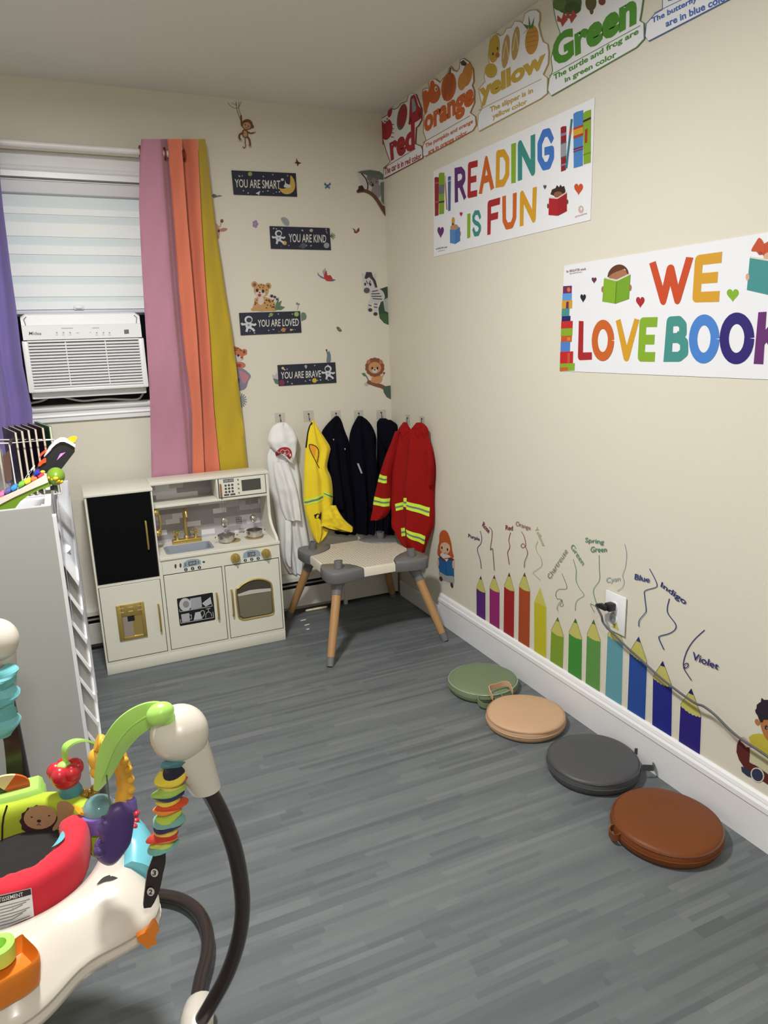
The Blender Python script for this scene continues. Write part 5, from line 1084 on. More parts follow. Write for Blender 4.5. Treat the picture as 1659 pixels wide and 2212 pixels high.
# dishwasher picture
f = KFl(); kg = P((188, 188, 196)); kg2 = P((206, 206, 210)); bk_ = P((12, 12, 14)); 
f.pg([(752, 1069), (1015, 1023), (1022, 1028), (1042, 1224), (1036, 1232), (776, 1279), (770, 1272), (748, 1075)], bk_, 0)
f.pg([(848, 1070), (932, 1055), (940, 1135), (856, 1152)], kg, 1); f.el(812, 1115, 46, 50, kg2, 2); f.el(818, 1112, 24, 26, P((150, 150, 152)), 3)
for i in range(7): f.ln([(856, 1078 + i * 11), (934, 1064 + i * 11)], 2, P((150, 150, 156)), 2)
f.pg([(940, 1105), (1004, 1056), (1014, 1105), (968, 1130)], kg2, 1); f.ln([(768, 1150), (772, 1170), (1018, 1126), (1012, 1105)], 4, kg2, 1); f.ln([(955, 1110), (1005, 1070)], 2, P((150, 150, 156)), 2); f.ln([(962, 1120), (1008, 1090)], 2, P((150, 150, 156)), 2)
f.pg([(780, 1190), (842, 1178), (848, 1240), (788, 1250)], kg, 1); f.ln([(845, 1195), (858, 1193), (860, 1222), (848, 1226)], 5, kg, 1); f.pg([(888, 1175), (925, 1168), (942, 1222), (876, 1234)], kg2, 1); f.ln([(928, 1175), (938, 1160), (955, 1165), (956, 1190), (940, 1212)], 6, kg, 1, True)
f.ln([(970, 1148), (1004, 1142)], 4, kg2, 1); f.ln([(987, 1145), (989, 1170)], 4, kg2, 1); f.ln([(968, 1215), (970, 1185), (989, 1170), (1008, 1180), (1014, 1205)], 4, kg2, 1, True); f.ln([(774, 1225), (778, 1256), (1028, 1212), (1022, 1168)], 4, kg2, 1)
f.obj('dishes_print', dw, smooth=False, flip=False)
# oven window, golden arched frame
ow = [(1200, 1015), (1222, 985), (1262, 952), (1310, 930), (1360, 920), (1405, 922), (1440, 935), (1468, 962), (1478, 1060), (1486, 1150), (1484, 1172), (1466, 1190), (1350, 1212), (1262, 1228), (1236, 1220), (1218, 1196)]
fr = KFl(base=.0018); pth = [fr.P(x, y) for x, y in smooth_closed(ow, 4)]
mb = MB().use(gold_m); mb.tube(pth + [pth[0], pth[1]], .0042, 8, cap=False); mb.obj('window_frame', ov)
f = KFl(base=.0011); f.pg(ow, M('oven_dark', (70, 66, 56), .35), 0, True, 4); f.obj('oven_window', ov, smooth=False, flip=False)
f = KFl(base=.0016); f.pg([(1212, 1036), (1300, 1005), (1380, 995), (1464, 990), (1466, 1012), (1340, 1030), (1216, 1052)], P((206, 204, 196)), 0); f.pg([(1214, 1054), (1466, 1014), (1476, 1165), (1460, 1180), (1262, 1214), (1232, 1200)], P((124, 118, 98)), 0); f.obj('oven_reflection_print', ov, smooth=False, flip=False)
# control panel displays, buttons, knobs
f = KFl(); bl2 = P((158, 180, 196)); 
f.pg([(796, 835), (800, 795), (830, 775), (870, 766), (912, 768), (930, 780), (932, 808), (915, 812)], bl2, 0); f.pg([(834, 790), (896, 778), (898, 808), (838, 820)], dgrey, 1); f.text('00:00', [(842, 794), (890, 785), (891, 804), (844, 813)], P((190, 196, 200)), 2, .02); f.pg([(808, 800), (818, 798), (820, 822), (810, 824)], P((100, 120, 130)), 1); f.pg([(906, 782), (916, 780), (918, 802), (908, 804)], P((100, 120, 130)), 1)
for x, y in ((738, 822), (776, 816)): f.el(x, y, 8, 17, dgrey, 0)
f.el(953, 790, 10, 8, dgrey, 0)
for x, y in ((817, 848), (868, 840), (920, 832)): f.el(x, y, 13, 13, P((36, 36, 40)), 0); f.pg([(x - 3, y - 8), (x + 3, y - 8), (x + 3, y + 8), (x - 3, y + 8)], kg2, 1)
f.obj('left_display_print', cpn, smooth=False, flip=False)
f = KFl()
f.pg([(1252, 762), (1256, 725), (1282, 706), (1325, 696), (1365, 700), (1384, 716), (1386, 745)], bl2, 0); f.pg([(1286, 718), (1344, 710), (1346, 742), (1290, 750)], dgrey, 1); f.text('12:00', [(1294, 722), (1338, 715), (1340, 737), (1297, 744)], P((190, 196, 200)), 2, .02)
for x, y in ((1270, 778), (1319, 770), (1368, 763)): f.el(x, y, 12, 12, P((36, 36, 40)), 0); f.pg([(x - 3, y - 8), (x + 3, y - 8), (x + 3, y + 8), (x - 3, y + 8)], kg2, 1)
f.obj('right_display_print', cpn, smooth=False, flip=False)
for x in (-.947, -.808):
    mb = MB().use(gold_m); mb.lathe([(.021, 0), (.0215, .004), (.020, .013), (.0165, .018), (.0, .0195)], (x, YF_ - .0006, .434), (0, -1, 0), 28); mb.box((x - .004, YF_ - .026, .416), (x + .004, YF_ - .014, .452), .002); mb.obj('knob', cpn)
# countertop with sink cut-out
SX0, SX1, SY0, SY1 = -1.226, -1.032, -.312, -.196
kpart('countertop', lambda b: (b.box((KD + .0005, YF_ - .006, ZC - .013), (KX1 + .002, SY0, ZC), .0015), b.box((KD + .0005, SY1, ZC - .013), (KX1 + .002, YB_ - .0, ZC), .0), b.box((KD + .0005, SY0, ZC - .013), (SX0, SY1, ZC)), b.box((SX1, SY0, ZC - .013), (KX1 + .002, SY1, ZC))), smooth=False)
sm_ = M('sink_grey_plastic', (142, 148, 160), .4)
def sink(b):
    def rr(x0, y0, x1, y1, r, z): return [Vector((cx + r * math.cos(a), cy + r * math.sin(a), z)) for cx, cy, a0 in ((x1 - r, y1 - r, 0), (x0 + r, y1 - r, 90), (x0 + r, y0 + r, 180), (x1 - r, y0 + r, 270)) for a in [math.radians(a0 + 90 * k / 5) for k in range(6)]]
    b.loft([rr(SX0 - .006, SY0 - .006, SX1 + .006, SY1 + .006, .016, ZC + .0005), rr(SX0 - .006, SY0 - .006, SX1 + .006, SY1 + .006, .016, ZC + .003), rr(SX0 + .004, SY0 + .004, SX1 - .004, SY1 - .004, .014, ZC + .003), rr(SX0 + .014, SY0 + .012, SX1 - .014, SY1 - .012, .016, ZC - .034)], cap=False)
    b.poly(rr(SX0 + .014, SY0 + .012, SX1 - .014, SY1 - .012, .016, ZC - .034))
kpart('sink_basin', sink, sm_, angle=60)
# faucet
fx, fy = -1.120, -.150
kpart('faucet', lambda b: (b.box((fx - .065, fy - .019, ZC + .0005), (fx + .065, fy + .016, ZC + .019), .003), b.tube([Vector(q) for q in smooth_open([(fx, fy, ZC + .018), (fx, fy, ZC + .08), (fx, fy - .002, ZC + .135), (fx, fy - .014, ZC + .156), (fx, fy - .032, ZC + .162), (fx, fy - .052, ZC + .152), (fx, fy - .060, ZC + .130)], 5)], .0075, 12), b.lathe([(.013, 0), (.013, .006), (.009, .014)], (fx, fy, ZC + .018))), gold_m)
fa = [o for o in kt.children if o.name.startswith('faucet')][0]
for dx in (-.042, .042):
    mb = MB().use(gold_m); c = (fx + dx, fy, ZC + .0185); mb.lathe([(.009, 0), (.008, .006), (.005, .016), (.006, .022), (.0085, .028), (.007, .036), (.0, .04)], c, n=16)
    for a in (20, 110): 
        q = Vector((math.cos(math.radians(a)), math.sin(math.radians(a)), .06)) * .023; cc = Vector(c) + Vector((0, 0, .030)); mb.tube([cc - q, cc + q], .0026, 8); mb.ball(cc - q, .0042, 8, 6); mb.ball(cc + q, .0042, 8, 6)
    mb.obj('tap', fa)
# back upper part
def tiles():
    m = bpy.data.materials.new('tile_print_backsplash'); m.use_nodes = True; nt = m.node_tree; b = nt.nodes['Principled BSDF']; b.inputs['Roughness'].default_value = .5
    tc = nt.nodes.new('ShaderNodeTexCoord'); sp = nt.nodes.new('ShaderNodeSeparateXYZ'); nt.links.new(tc.outputs['Object'], sp.inputs[0])
    def mt(op, a, v):
        n = nt.nodes.new('ShaderNodeMath'); n.operation = op
        nt.links.new(a, n.inputs[0])
        if isinstance(v, (int, float)): n.inputs[1].default_value = v
        else: nt.links.new(v, n.inputs[1])
        return n.outputs[0]
    row = mt('FLOOR', mt('DIVIDE', sp.outputs[2], .0235), 0); col_ = mt('FLOOR', mt('DIVIDE', mt('ADD', sp.outputs[0], mt('MULTIPLY', row, .031)), .062), 0)
    cb = nt.nodes.new('ShaderNodeCombineXYZ'); nt.links.new(row, cb.inputs[0]); nt.links.new(col_, cb.inputs[1])
    wn_ = nt.nodes.new('ShaderNodeTexWhiteNoise'); wn_.noise_dimensions = '2D'; nt.links.new(cb.outputs[0], wn_.inputs['Vector'])
    cr = nt.nodes.new('ShaderNodeValToRGB'); cr.color_ramp.interpolation = 'CONSTANT'; nt.links.new(wn_.outputs['Value'], cr.inputs[0])
    e = cr.color_ramp.elements; e[0].position = 0; e[0].color = (lin(156), lin(152), lin(156), 1); e[1].position = .34; e[1].color = (lin(186), lin(183), lin(189), 1); k = e.new(.68); k.color = (lin(224), lin(221), lin(228), 1)
    nt.links.new(cr.outputs[0], b.inputs['Base Color']); return m
kpart('backsplash', lambda b: b.box((KD + .0005, YB_ - .0085, ZC + .0005), (KX1 - T_, YB_ - .002, ZT - T_ - .0005)), tiles(), smooth=False)
kpart('upper_top', lambda b: b.box((KD + .0035, YT - .003, ZT - T_), (KX1 + .003, YB_, ZT), .0015))
kpart('upper_shelf', lambda b: b.box((KD + .001, YT, .673), (KX1 - T_, YB_ - .009, .684), .001))
kpart('upper_divider', lambda b: b.box((-.981, YT, .6845), (-.973, YB_ - .009, ZT - T_ - .0005), .0005))
# side panel with the swooping front edge
prof = smooth_open([(YT, ZT - T_ - .0005), (YT, .70), (YT - .001, .66), (YT + .0, .62), (YT - .004, .575), (YT - .022, .545), (YT - .055, .520), (YT - .086, .505), (YT - .100, .495), (YT - .106, ZC + .0005)], 4)
kpart('side_panel', lambda b: b.prism([Vector((KX1 - T_, y, z)) for y, z in prof + [(YB_ - .002, ZC + .0005), (YB_ - .002, ZT - T_ - .0005)]], (T_, 0, 0)), smooth=False)
kpart('fridge_side_panel', lambda b: b.box((KD - .0115, YF_ + .0125, ZC + .0005), (KD - .0005, YB_ - .002, ZT - T_ - .0005)), smooth=False)
# microwave
mw = door('microwave_door', -.971, -.7545, .686, .7745, kw, YT); mb = MB().use(M('wood_tone_handle', (150, 104, 66), .5)); mb.box((-.967, YT - .012, .690), (-.960, YT - .001, .752), .002); mb.obj('handle', mw)
f = Flat(BY(YT), 330, 1000, 5.72, base=.0013, step=.0003)
f.pg([(1092, 212), (1328, 185), (1338, 322), (1104, 350)], M('microwave_glass', (74, 76, 72), .3), 0); f.pg([(868, 205), (998, 190), (1000, 232), (872, 246)], dgrey, 0); f.text('00:00', [(878, 212), (992, 198), (994, 224), (880, 238)], P((210, 210, 212)), 1, .01)
for r_ in range(3):
    for c in range(3): f.el(899 + c * 41 + r_ * 3, 280 + r_ * 40 - c * 5, 15, 15, dgrey, 0, n=14)
for i in range(2): f.pg([(880 + i * 76, 388 - i * 8), (942 + i * 76, 380 - i * 8), (945 + i * 76, 402 - i * 8), (883 + i * 76, 410 - i * 8)], dgrey, 0)
f.obj('microwave_print', mw, smooth=False, flip=False)
for i in range(4):
    p = Flat(BY(YT), 330, 1000, 5.72).P(1050 + i * 5, 205 + i * 54); mb = MB().use(M('dull_bronze', (140, 130, 100), .4, .6)); mb.lathe([(.0036, 0), (.0036, .002), (0, .003)], (p.x, YT - .0012, p.z), (0, -1, 0), 14); mb.obj('button', mw)
# wall phone on the fridge side
px, py_ = KD + .0005, -.225
kpart('telephone', lambda b: (b.box((px, py_ - .028, .544), (px + .010, py_ + .028, .676), .004), b.ball((px + .016, py_, .654), (.018, .020, .017), 14, 8), b.ball((px + .016, py_, .562), (.018, .020, .017), 14, 8), b.tube([(px + .018, py_, .650), (px + .030, py_, .640), (px + .033, py_, .608), (px + .030, py_, .576), (px + .018, py_, .566)], .0045, 8)), gold_m)
# burners
for bx, by in ((-.934, -.236), (-.826, -.232)):
    kpart('burner', lambda b: b.lathe([(.042, .0004), (.042, .003), (.030, .004), (.028, .003), (.018, .003), (.016, .004), (0, .004)], (bx, by, ZC), n=30), M('burner_tan', (176, 152, 108), .5, .2))
# pots (lie on the burners)
def pot(label, c, r, h, lid, tilt=0):
    t = thing('toy_pot', label, 'toy pot', (c[0], c[1], ZC)); z = ZC + .0045
    mb = MB().use(steel); mb.lathe([(r * .92, 0), (r, .006), (r, h), (r + .0025, h + .001), (r + .0025, h + .0025), (r - .002, h + .002), (r - .002, .004), (0, .0035)], (c[0], c[1], z), n=30); mb.obj('pan_body', t)
    for s in (-1, 1):
        mb = MB().use(steel); mb.tube([Vector(q) for q in smooth_open([(c[0] + s * (r - .0005), c[1] - .009, z + h * .8), (c[0] + s * (r + .011), c[1] - .009, z + h * .86), (c[0] + s * (r + .016), c[1], z + h * .88), (c[0] + s * (r + .011), c[1] + .009, z + h * .86), (c[0] + s * (r - .0005), c[1] + .009, z + h * .8)], 4)], .0015, 6); mb.obj('handle', t)
    if lid:
        mb = MB().use(steel); mb.lathe([(r + .004, h + .003), (r + .004, h + .005), (r * .6, h + .012), (.006, h + .015), (.0, h + .0152)], (c[0], c[1], z), n=30); l_ = mb.obj('lid', t); mb = MB().use(steel); mb.lathe([(.003, h + .015), (.003, h + .020), (.0065, h + .023), (.005, h + .028), (0, h + .029)], (c[0], c[1], z), n=14); mb.obj('lid_knob', l_)
pot('small lidded steel toy pot on the left burner beside the sink', (-.957, -.246), .036, .026, True)
pot('open steel toy pot on the right burner of the play kitchen', (-.824, -.232), .036, .030, False)
# hanging utensils
def utensil(name, lab, x, fn):
    t = thing(name, lab, 'toy utensil', (x, -.165, .67), 'steel toy utensils hanging under the shelf')
    zt = .670; y = -.168
    mb = MB().use(steel); mb.tube([Vector(q) for q in smooth_open([(x, y, zt - .070), (x - .004, y, zt - .060), (x - .0062, y, zt - .03), (x - .0055, y, zt - .006), (x, y, zt), (x + .0055, y, zt - .006), (x + .0062, y, zt - .03), (x + .004, y, zt - .060), (x, y, zt - .070), (x, y, zt - .095)], 4)], .0011, 6); mb.obj('handle', t)
    mb = MB().use(steel); fn(mb, x, y, zt - .095); mb.obj('head', t)
kpart('utensil_hook', lambda b: [b.tube([(x, -.172, .6725), (x, -.172, .666), (x, -.168, .6635), (x, -.163, .667)], .0012, 6) for x in (-.944, -.878, -.811)], steel)
utensil('toy_ladle', 'round steel toy skimmer hanging leftmost under the play kitchen shelf', -.944, lambda b, x, y, z: b.ball((x, y, z - .022), (.0175, .004, .023), 18, 10))
def spat(b, x, y, z):
    for i in range(4): b.box((x - .013 + i * .0075, y - .001, z - .032), (x - .0095 + i * .0075, y + .001, z - .004))
    for q in (z - .006, z - .016, z - .026, z - .0355): b.box((x - .013, y - .001, q), (x + .013, y + .001, q + .004))
utensil('toy_spatula', 'slotted steel toy spatula hanging in the middle under the play kitchen shelf', -.878, spat)
utensil('toy_ladle', 'deep steel toy ladle hanging rightmost over the open pot', -.811, lambda b, x, y, z: b.ball((x, y - .006, z - .018), (.017, .014, .019), 18, 10))

# ================================================================== ACTIVITY TABLE
TX, TY, TZ = -.360, -.392, .376
tb_ = thing('activity_table', 'low square play table with beige studded top, grey corners and splayed wooden legs', 'table', (TX, TY, 0))
tg = M('table_grey_plastic', (110, 109, 111), .45); tbe = M('table_beige_plastic', (222, 214, 198), .5, bump=.0); tw = M('table_leg_beech', (176, 134, 88), .5, var=.08, vscale=22)
def studs():
    m = M('table_beige_studs', (216, 207, 190), .55); nt = m.node_tree; b = nt.nodes['Principled BSDF']
    tc = nt.nodes.new('ShaderNodeTexCoord'); v = nt.nodes.new('ShaderNodeTexVoronoi'); v.feature = 'F1'; v.inputs['Scale'].default_value = 75; v.inputs['Randomness'].default_value = 0.0
    rp = nt.nodes.new('ShaderNodeMapRange'); rp.inputs[1].default_value = .25; rp.inputs[2].default_value = .42; rp.inputs[3].default_value = 1; rp.inputs[4].default_value = 0
    bp = nt.nodes.new('ShaderNodeBump'); bp.inputs['Distance'].default_value = .005; bp.inputs['Strength'].default_value = 1.0
    nt.links.new(tc.outputs['Object'], v.inputs['Vector']); nt.links.new(v.outputs['Distance'], rp.inputs[0]); nt.links.new(rp.outputs[0], bp.inputs['Height']); nt.links.new(bp.outputs[0], b.inputs['Normal'])
    return m
HX, HY = .228, .222                   # half size of the top
def outline(ins=0.0):
    """beige plate: straight edges between concave corner cuts"""
    q = []
    for sx, sy, flip_ in ((1, -1, False), (1, 1, True), (-1, 1, False), (-1, -1, True)):
        a = [(sx * (HX - .152), sy * (HY - ins)), (sx * (HX - .140), sy * (HY - .040)), (sx * (HX - .118), sy * (HY - .078)), (sx * (HX - .082), sy * (HY - .108)), (sx * (HX - .045), sy * (HY - .128)), (sx * (HX - ins), sy * (HY - .142))]
        if flip_: a = a[::-1]
        q += a
    return q
o_ = outline()
mb = MB().use(studs()); sc_ = lambda s, z: [Vector((TX + x * s, TY + y * s, z)) for x, y in o_]
mb.poly(sc_(.955, TZ)); mb.use(tbe); mb.loft([sc_(.955, TZ), sc_(.985, TZ - .002), sc_(1.0, TZ - .010), sc_(1.0, TZ - .040), sc_(.98, TZ - .042)], cap=False); mb.poly(sc_(.98, TZ - .042)); mb.obj('tabletop', tb_, angle=35)
feet = {(-1, -1): (-.657, -.723), (1, -1): (-.092, -.722), (-1, 1): (-.648, -.088), (1, 1): (-.058, -.082)}
for (sx, sy), (fx_, fy_) in feet.items():
    cx, cy = TX + sx * HX, TY + sy * HY
    g = [(-.150, .0), (-.138, -.042), (-.116, -.080), (-.080, -.110), (-.043, -.130), (.001, -.143), (.016, -.110), (.022, -.060), (.021, -.015), (.008, .012), (-.020, .023), (-.065, .021), (-.115, .012)]
    sg = lambda s, z: [Vector((cx + sx * (x * s - (1 - s) * .05), cy + sy * (y * s - (1 - s) * .05), z)) for x, y in g]
    mb = MB().use(tg); mb.loft([sg(.97, TZ - .046), sg(1.0, TZ - .042), sg(1.0, TZ - .010), sg(.985, TZ + .001), sg(.95, TZ + .004)]); cp_ = mb.obj('corner_bracket', tb_, angle=50)
    sx_, sy_ = cx - sx * .046, cy - sy * .046
    mb = MB().use(tg); mb.lathe([(.019, 0), (.019, .036), (.0145, .036), (.0145, .004), (0, .004)], (sx_, sy_, TZ + .003), (sx * -.12, sy * -.12, 1), 22); mb.obj('leg_socket', cp_)
    top = Vector((cx - sx * .042, cy - sy * .042, TZ - .040)); ft = Vector((fx_, fy_, 0)); d = (ft - top).normalized()
    L_ = (ft - top).length; at = lambda s: top + (ft - top) * s
    mb = MB().use(tg); mb.tube([at(0), at(.09), at(.14), at(.20)], [.040, .027, .023, .0222], 18); mb.obj('leg_cone', cp_)
    mb = MB().use(tw); mb.tube([at(.19), at(.5), at(.9)], [.0205, .0195, .0165], 16); lg_ = mb.obj('leg', tb_)
    mb = MB().use(tg); q = at(.895); mb.tube([q, Vector((fx_, fy_, .0005)) - Vector((d.x, d.y, 0)) * 0], [.0172, .0155], 16); mb.obj('foot_cap', lg_)

# ================================================================== FLOOR CUSHIONS
def cushion(label, c, r, h, rgb, hdir, rough, pipe, tilt=0, hs=1.0):
    m = M('cushion_leather_%d_%d_%d' % rgb, rgb, rough, bump=.10, bscale=160, spec=.3)
    t = thing('floor_cushion', label, 'floor cushion', (c[0], c[1], 0), 'round floor cushions along the right wall')
    pr_ = [(0, .0005), (r * .90, .0005), (r * .97, .005), (r * .995, h * .30), (r, h * .5), (r * .985, h * .78), (r * .95, h * .93), (r * .90, h * .985), (r * .6, h * 1.03), (0, h * 1.05)]
    mb = MB().use(m); n = 56; rings = []
    for q, z in pr_:
        rings.append([Vector((c[0] + max(q, 1e-4) * (1 + .006 * math.sin(5 * a + c[1] * 9)) * math.cos(a), c[1] + max(q, 1e-4) * (1 + .006 * math.sin(5 * a + c[1] * 9)) * math.sin(a), z * (1 + .05 * math.sin(3 * a + c[1] * 7) * (q / r)) if z > .004 else z)) for a in [2 * PI * k / n for k in range(n)]])
    mb.loft(rings, cap=False); bd_ = mb.obj('pad', t, angle=60)
    mp_ = M('cushion_piping_%d_%d_%d' % pipe, pipe, .3, coat=.5)
    mb = MB().use(mp_)
    mb.tube([(c[0] + r * .978 * math.cos(a), c[1] + r * .978 * math.sin(a), h * .83 * (1 + .04 * math.sin(3 * a + c[1] * 7))) for a in [2 * PI * k / 60 for k in range(61)]], .0026, 6, cap=False); mb.obj('piping', t)
    mb = MB().use(m); mb.tube([(c[0] + r * 1.0 * math.cos(a), c[1] + r * 1.0 * math.sin(a), h * .5) for a in [2 * PI * k / 60 for k in range(61)]], .0018, 6, cap=False); mb.obj('zip', t)
    a = math.radians(hdir); u = Vector((math.cos(a), math.sin(a), 0)); s = Vector((-u.y, u.x, 0)); C_ = Vector((c[0], c[1], 0))
    path = [C_ + u * (r * .985) + s * .045 + Vector((0, 0, h * .75)), C_ + u * (r + .022) + s * .045 + Vector((0, 0, h * .62)), C_ + u * (r + .036) + s * .030 + Vector((0, 0, h * .42)), C_ + u * (r + .039) + Vector((0, 0, h * .36)), C_ + u * (r + .036) - s * .030 + Vector((0, 0, h * .42)), C_ + u * (r + .022) - s * .045 + Vector((0, 0, h * .62)), C_ + u * (r * .985) - s * .045 + Vector((0, 0, h * .75))]
    path = [C_ + u * (r * .985) + (p - C_ - u * (r * .985)) * hs + Vector((0, 0, h * .45 * (1 - hs))) for p in path]
    if tilt: path = [C_ + (p - C_) * 1.0 + Vector((0, 0, tilt * max(0, (p - C_).length - r) / .04)) for p in path]
    path = [Vector(q) for q in smooth_open([tuple(p) for p in path], 5)]
    mb = MB().use(m); rings = []
    for i, p in enumerate(path):
        d = (path[min(i + 1, len(path) - 1)] - path[max(i - 1, 0)]).normalized(); w_ = Vector((0, 0, 1)); nn = d.cross(w_).normalized()
        rings.append([p + w_ * .010 + nn * .0016, p + w_ * .010 - nn * .0016, p - w_ * .010 - nn * .0016, p - w_ * .010 + nn * .0016])
    mb.loft(rings); mb.obj('carry_handle', t, angle=50)
cushion('sage green round floor cushion, farthest of the four along the wall', (-.182, -1.188), .138, .046, (112, 128, 98), -112, .55, (150, 164, 140))
cushion('beige round floor cushion between the green and the dark grey cushions', (-.190, -1.487), .140, .046, (196, 160, 128), 92, .6, (170, 132, 104), .05)
cushion('dark grey round floor cushion between the beige and the brown cushions', (-.168, -1.820), .144, .050, (76, 76, 78), -28, .45, (58, 58, 60), .01)
cushion('rust brown leather floor cushion, nearest of the four along the wall', (-.190, -2.146), .146, .050, (112, 60, 26), 165, .48, (104, 52, 22), 0, .42)

# ================================================================== TOY CABINET ON THE LEFT
gp = M('shaded_white_melamine', (172, 172, 169), .42); wp = M('white_melamine', (230, 231, 234), .35)  # side panels are white board too, their shade is put into the grey
CX0, CX1, CY0, CY1, CZ = -2.42, -1.625, -1.345, -.47, .885
ZN = B(60, 1097, CY0).z
cb = thing('toy_cabinet', 'tall white toy storage cabinet with a plain side panel at the left frame edge', 'cabinet', ((CX0 + CX1) / 2, (CY0 + CY1) / 2, 0))
def cpart(name, fn, m=wp, parent=None, smooth=False):
    mb = MB().use(m); fn(mb); return mb.obj(name, parent or cb, smooth=smooth)
cpart('side_panel', lambda b: b.box((CX0, CY0, 0), (CX1, CY0 + .016, ZN), .0015), gp)
cpart('side_panel', lambda b: b.box((CX0, CY1 - .016, 0), (CX1, CY1, CZ), .0015), gp)
cpart('back_panel', lambda b: b.box((CX0, CY0 + .0165, 0), (CX0 + .012, CY1 - .0165, ZN)))
cpart('top_board', lambda b: b.box((CX0 + .0125, -.86, CZ - .016), (CX1, CY1 - .0165, CZ), .001))
cpart('bin_floor', lambda b: b.box((CX0 + .0125, CY0 + .0165, CZ - .20), (CX1 - .017, -.861, CZ - .185)))
cpart('bin_divider', lambda b: b.box((CX0 + .0125, -.875, CZ - .184), (CX1 - .017, -.8615, CZ - .0005)))
cpart('top_rail', lambda b: (b.box((CX1 - .016, CY0 + .0165, CZ - .20), (CX1, -.8615, ZN - .004), .001), b.box((CX1 - .024, CY0 + .0165, ZN - .02), (CX1 - .0165, CY0 + .05, ZN - .004), .001)))
cpart('front_stile', lambda b: b.box((CX1, CY0 + .001, .0), (CX1 + .010, CY0 + .030, ZN - .03), .001))
cpart('front_stile', lambda b: b.box((CX1, CY1 - .030, .0), (CX1 + .046, CY1 - .001, CZ - .01), .001))
cpart('plinth', lambda b: b.box((CX1 - .012, CY0 + .0305, .0), (CX1 + .006, CY1 - .0305, .05), .001))
cpart('front_board', lambda b: b.box((CX1 - .014, CY0 + .0305, .0505), (CX1 - .002, CY1 - .0305, CZ - .21)))
for i in range(8):
    z = .14 + i * .088
    cpart('book_shelf', lambda b: b.prism([Vector((CX1 - .001, CY0 + .032, z + .055)), Vector((CX1 - .001, CY0 + .032, z + .045)), Vector((CX1 + .040, CY0 + .032, z - .046)), Vector((CX1 + .044, CY0 + .032, z - .030)), Vector((CX1 + .038, CY0 + .032, z - .026))], (0, CY1 - CY0 - .064, 0)))
acry = M('clear_acrylic', (196, 198, 206), .12, alpha=.42)
cpart('acrylic_cover', lambda b: b.box((CX1 + .0465, CY0 + .14, .30), (CX1 + .0485, CY1 - .05, CZ + .01)), acry)
cpart('acrylic_cover', lambda b: b.box((CX1 + .0135, CY0 + .02, .62), (CX1 + .0155, CY0 + .30, ZN - .02)), acry)

# book rack with picture books
rk = thing('book_rack', 'white wire rack holding picture books on top of the toy cabinet', 'rack', (-1.78, -.66, CZ))
rw = M('white_wire', (232, 228, 222), .35)
YR = -.80
e0 = [-7, 33, 47, 61, 76, 92, 108]; yt = [942, 934, 931, 929, 927, 924, 921]
bd3 = Vector((-.206, .978, 0)); q = Vector((.978, .206, 0))
kinds = [('grey', (150, 142, 134)), ('black', (40, 34, 33)), ('dark grey', (84, 74, 72)), ('brown', (66, 52, 48)), ('near-black', (44, 36, 35)), ('maroon', (66, 40, 40)), ('green', (66, 116, 78))]
pages = M('book_pages', (206, 194, 176), .8)
ord_ = ['with a printed cover at the frame edge in the white wire rack', 'at the left end of the white wire rack rail', 'third from the frame edge in the wire rack', 'in the middle of the white wire rack', 'third from the right in the wire rack', 'second from the right in the wire rack', 'at the right end of the wire rack below the window sill']
for i, (px, py) in enumerate(zip(e0, yt)):
    a = B(px, py, YR); h0 = CZ + .0045; mb = MB()
    def slab_(o1, o2, x0, m, z1):
        mb.use(m); pp = [a + bd3 * x0 + q * o1, a + bd3 * (.24 - x0) + q * o1, a + bd3 * (.24 - x0) + q * o2, a + bd3 * x0 + q * o2]
        mb.prism([Vector((p.x, p.y, h0)) for p in pp], (0, 0, z1 - h0))
    cm = M('book_cover_' + kinds[i][0].replace(' ', '_'), kinds[i][1], .4, var=.25, vscale=14)
    slab_(.0032, .0044, 0, cm, a.z); slab_(-.0024, .0032, .0008, pages, a.z - .002); slab_(-.0036, -.0024, 0, cm, a.z)
    o = mb.obj('picture_book', None, Vector((a.x, a.y, CZ)), smooth=False); tag(o, '%s-covered picture book %s' % (kinds[i][0], ord_[i]), 'book', 'picture books in the wire rack')
    if i == 0:
        f = Flat(Pl(a + q * .0046, q)); f.base = .0003
        f.pg([(5, 985), (20, 972), (26, 1036), (12, 1042)], P((140, 86, 60)), 1); f.pg([(-4, 975), (4, 970), (10, 1044), (0, 1050)], P((190, 194, 196)), 1); f.el(22, 955, 4, 7, P((80, 72, 68)), 1)
        f.obj('cover_print', o, smooth=False, flip=False)
pA = B(20, 959, YR - .014); pB = B(117, 948, YR - .014)
zr2 = (pA.z + pB.z) / 2
mb = MB().use(rw); mb.tube([Vector((pA.x - .22, YR + .13, zr2)), Vector((pA.x, YR - .016, zr2)), Vector((pB.x, YR - .016, zr2)), Vector((pB.x - .20, YR + .13, zr2))], .0024, 8); mb.obj('rail', rk)
mb = MB().use(rw)
for x in (pA.x, pB.x): mb.tube([Vector((x, YR - .016, zr2)), Vector((x + .0, YR - .016, CZ + .003))], .0022, 8)
mb.tube([Vector((pA.x, YR - .016, CZ + .003)), Vector((pB.x, YR - .016, CZ + .003))], .0022, 8); mb.obj('post', rk)

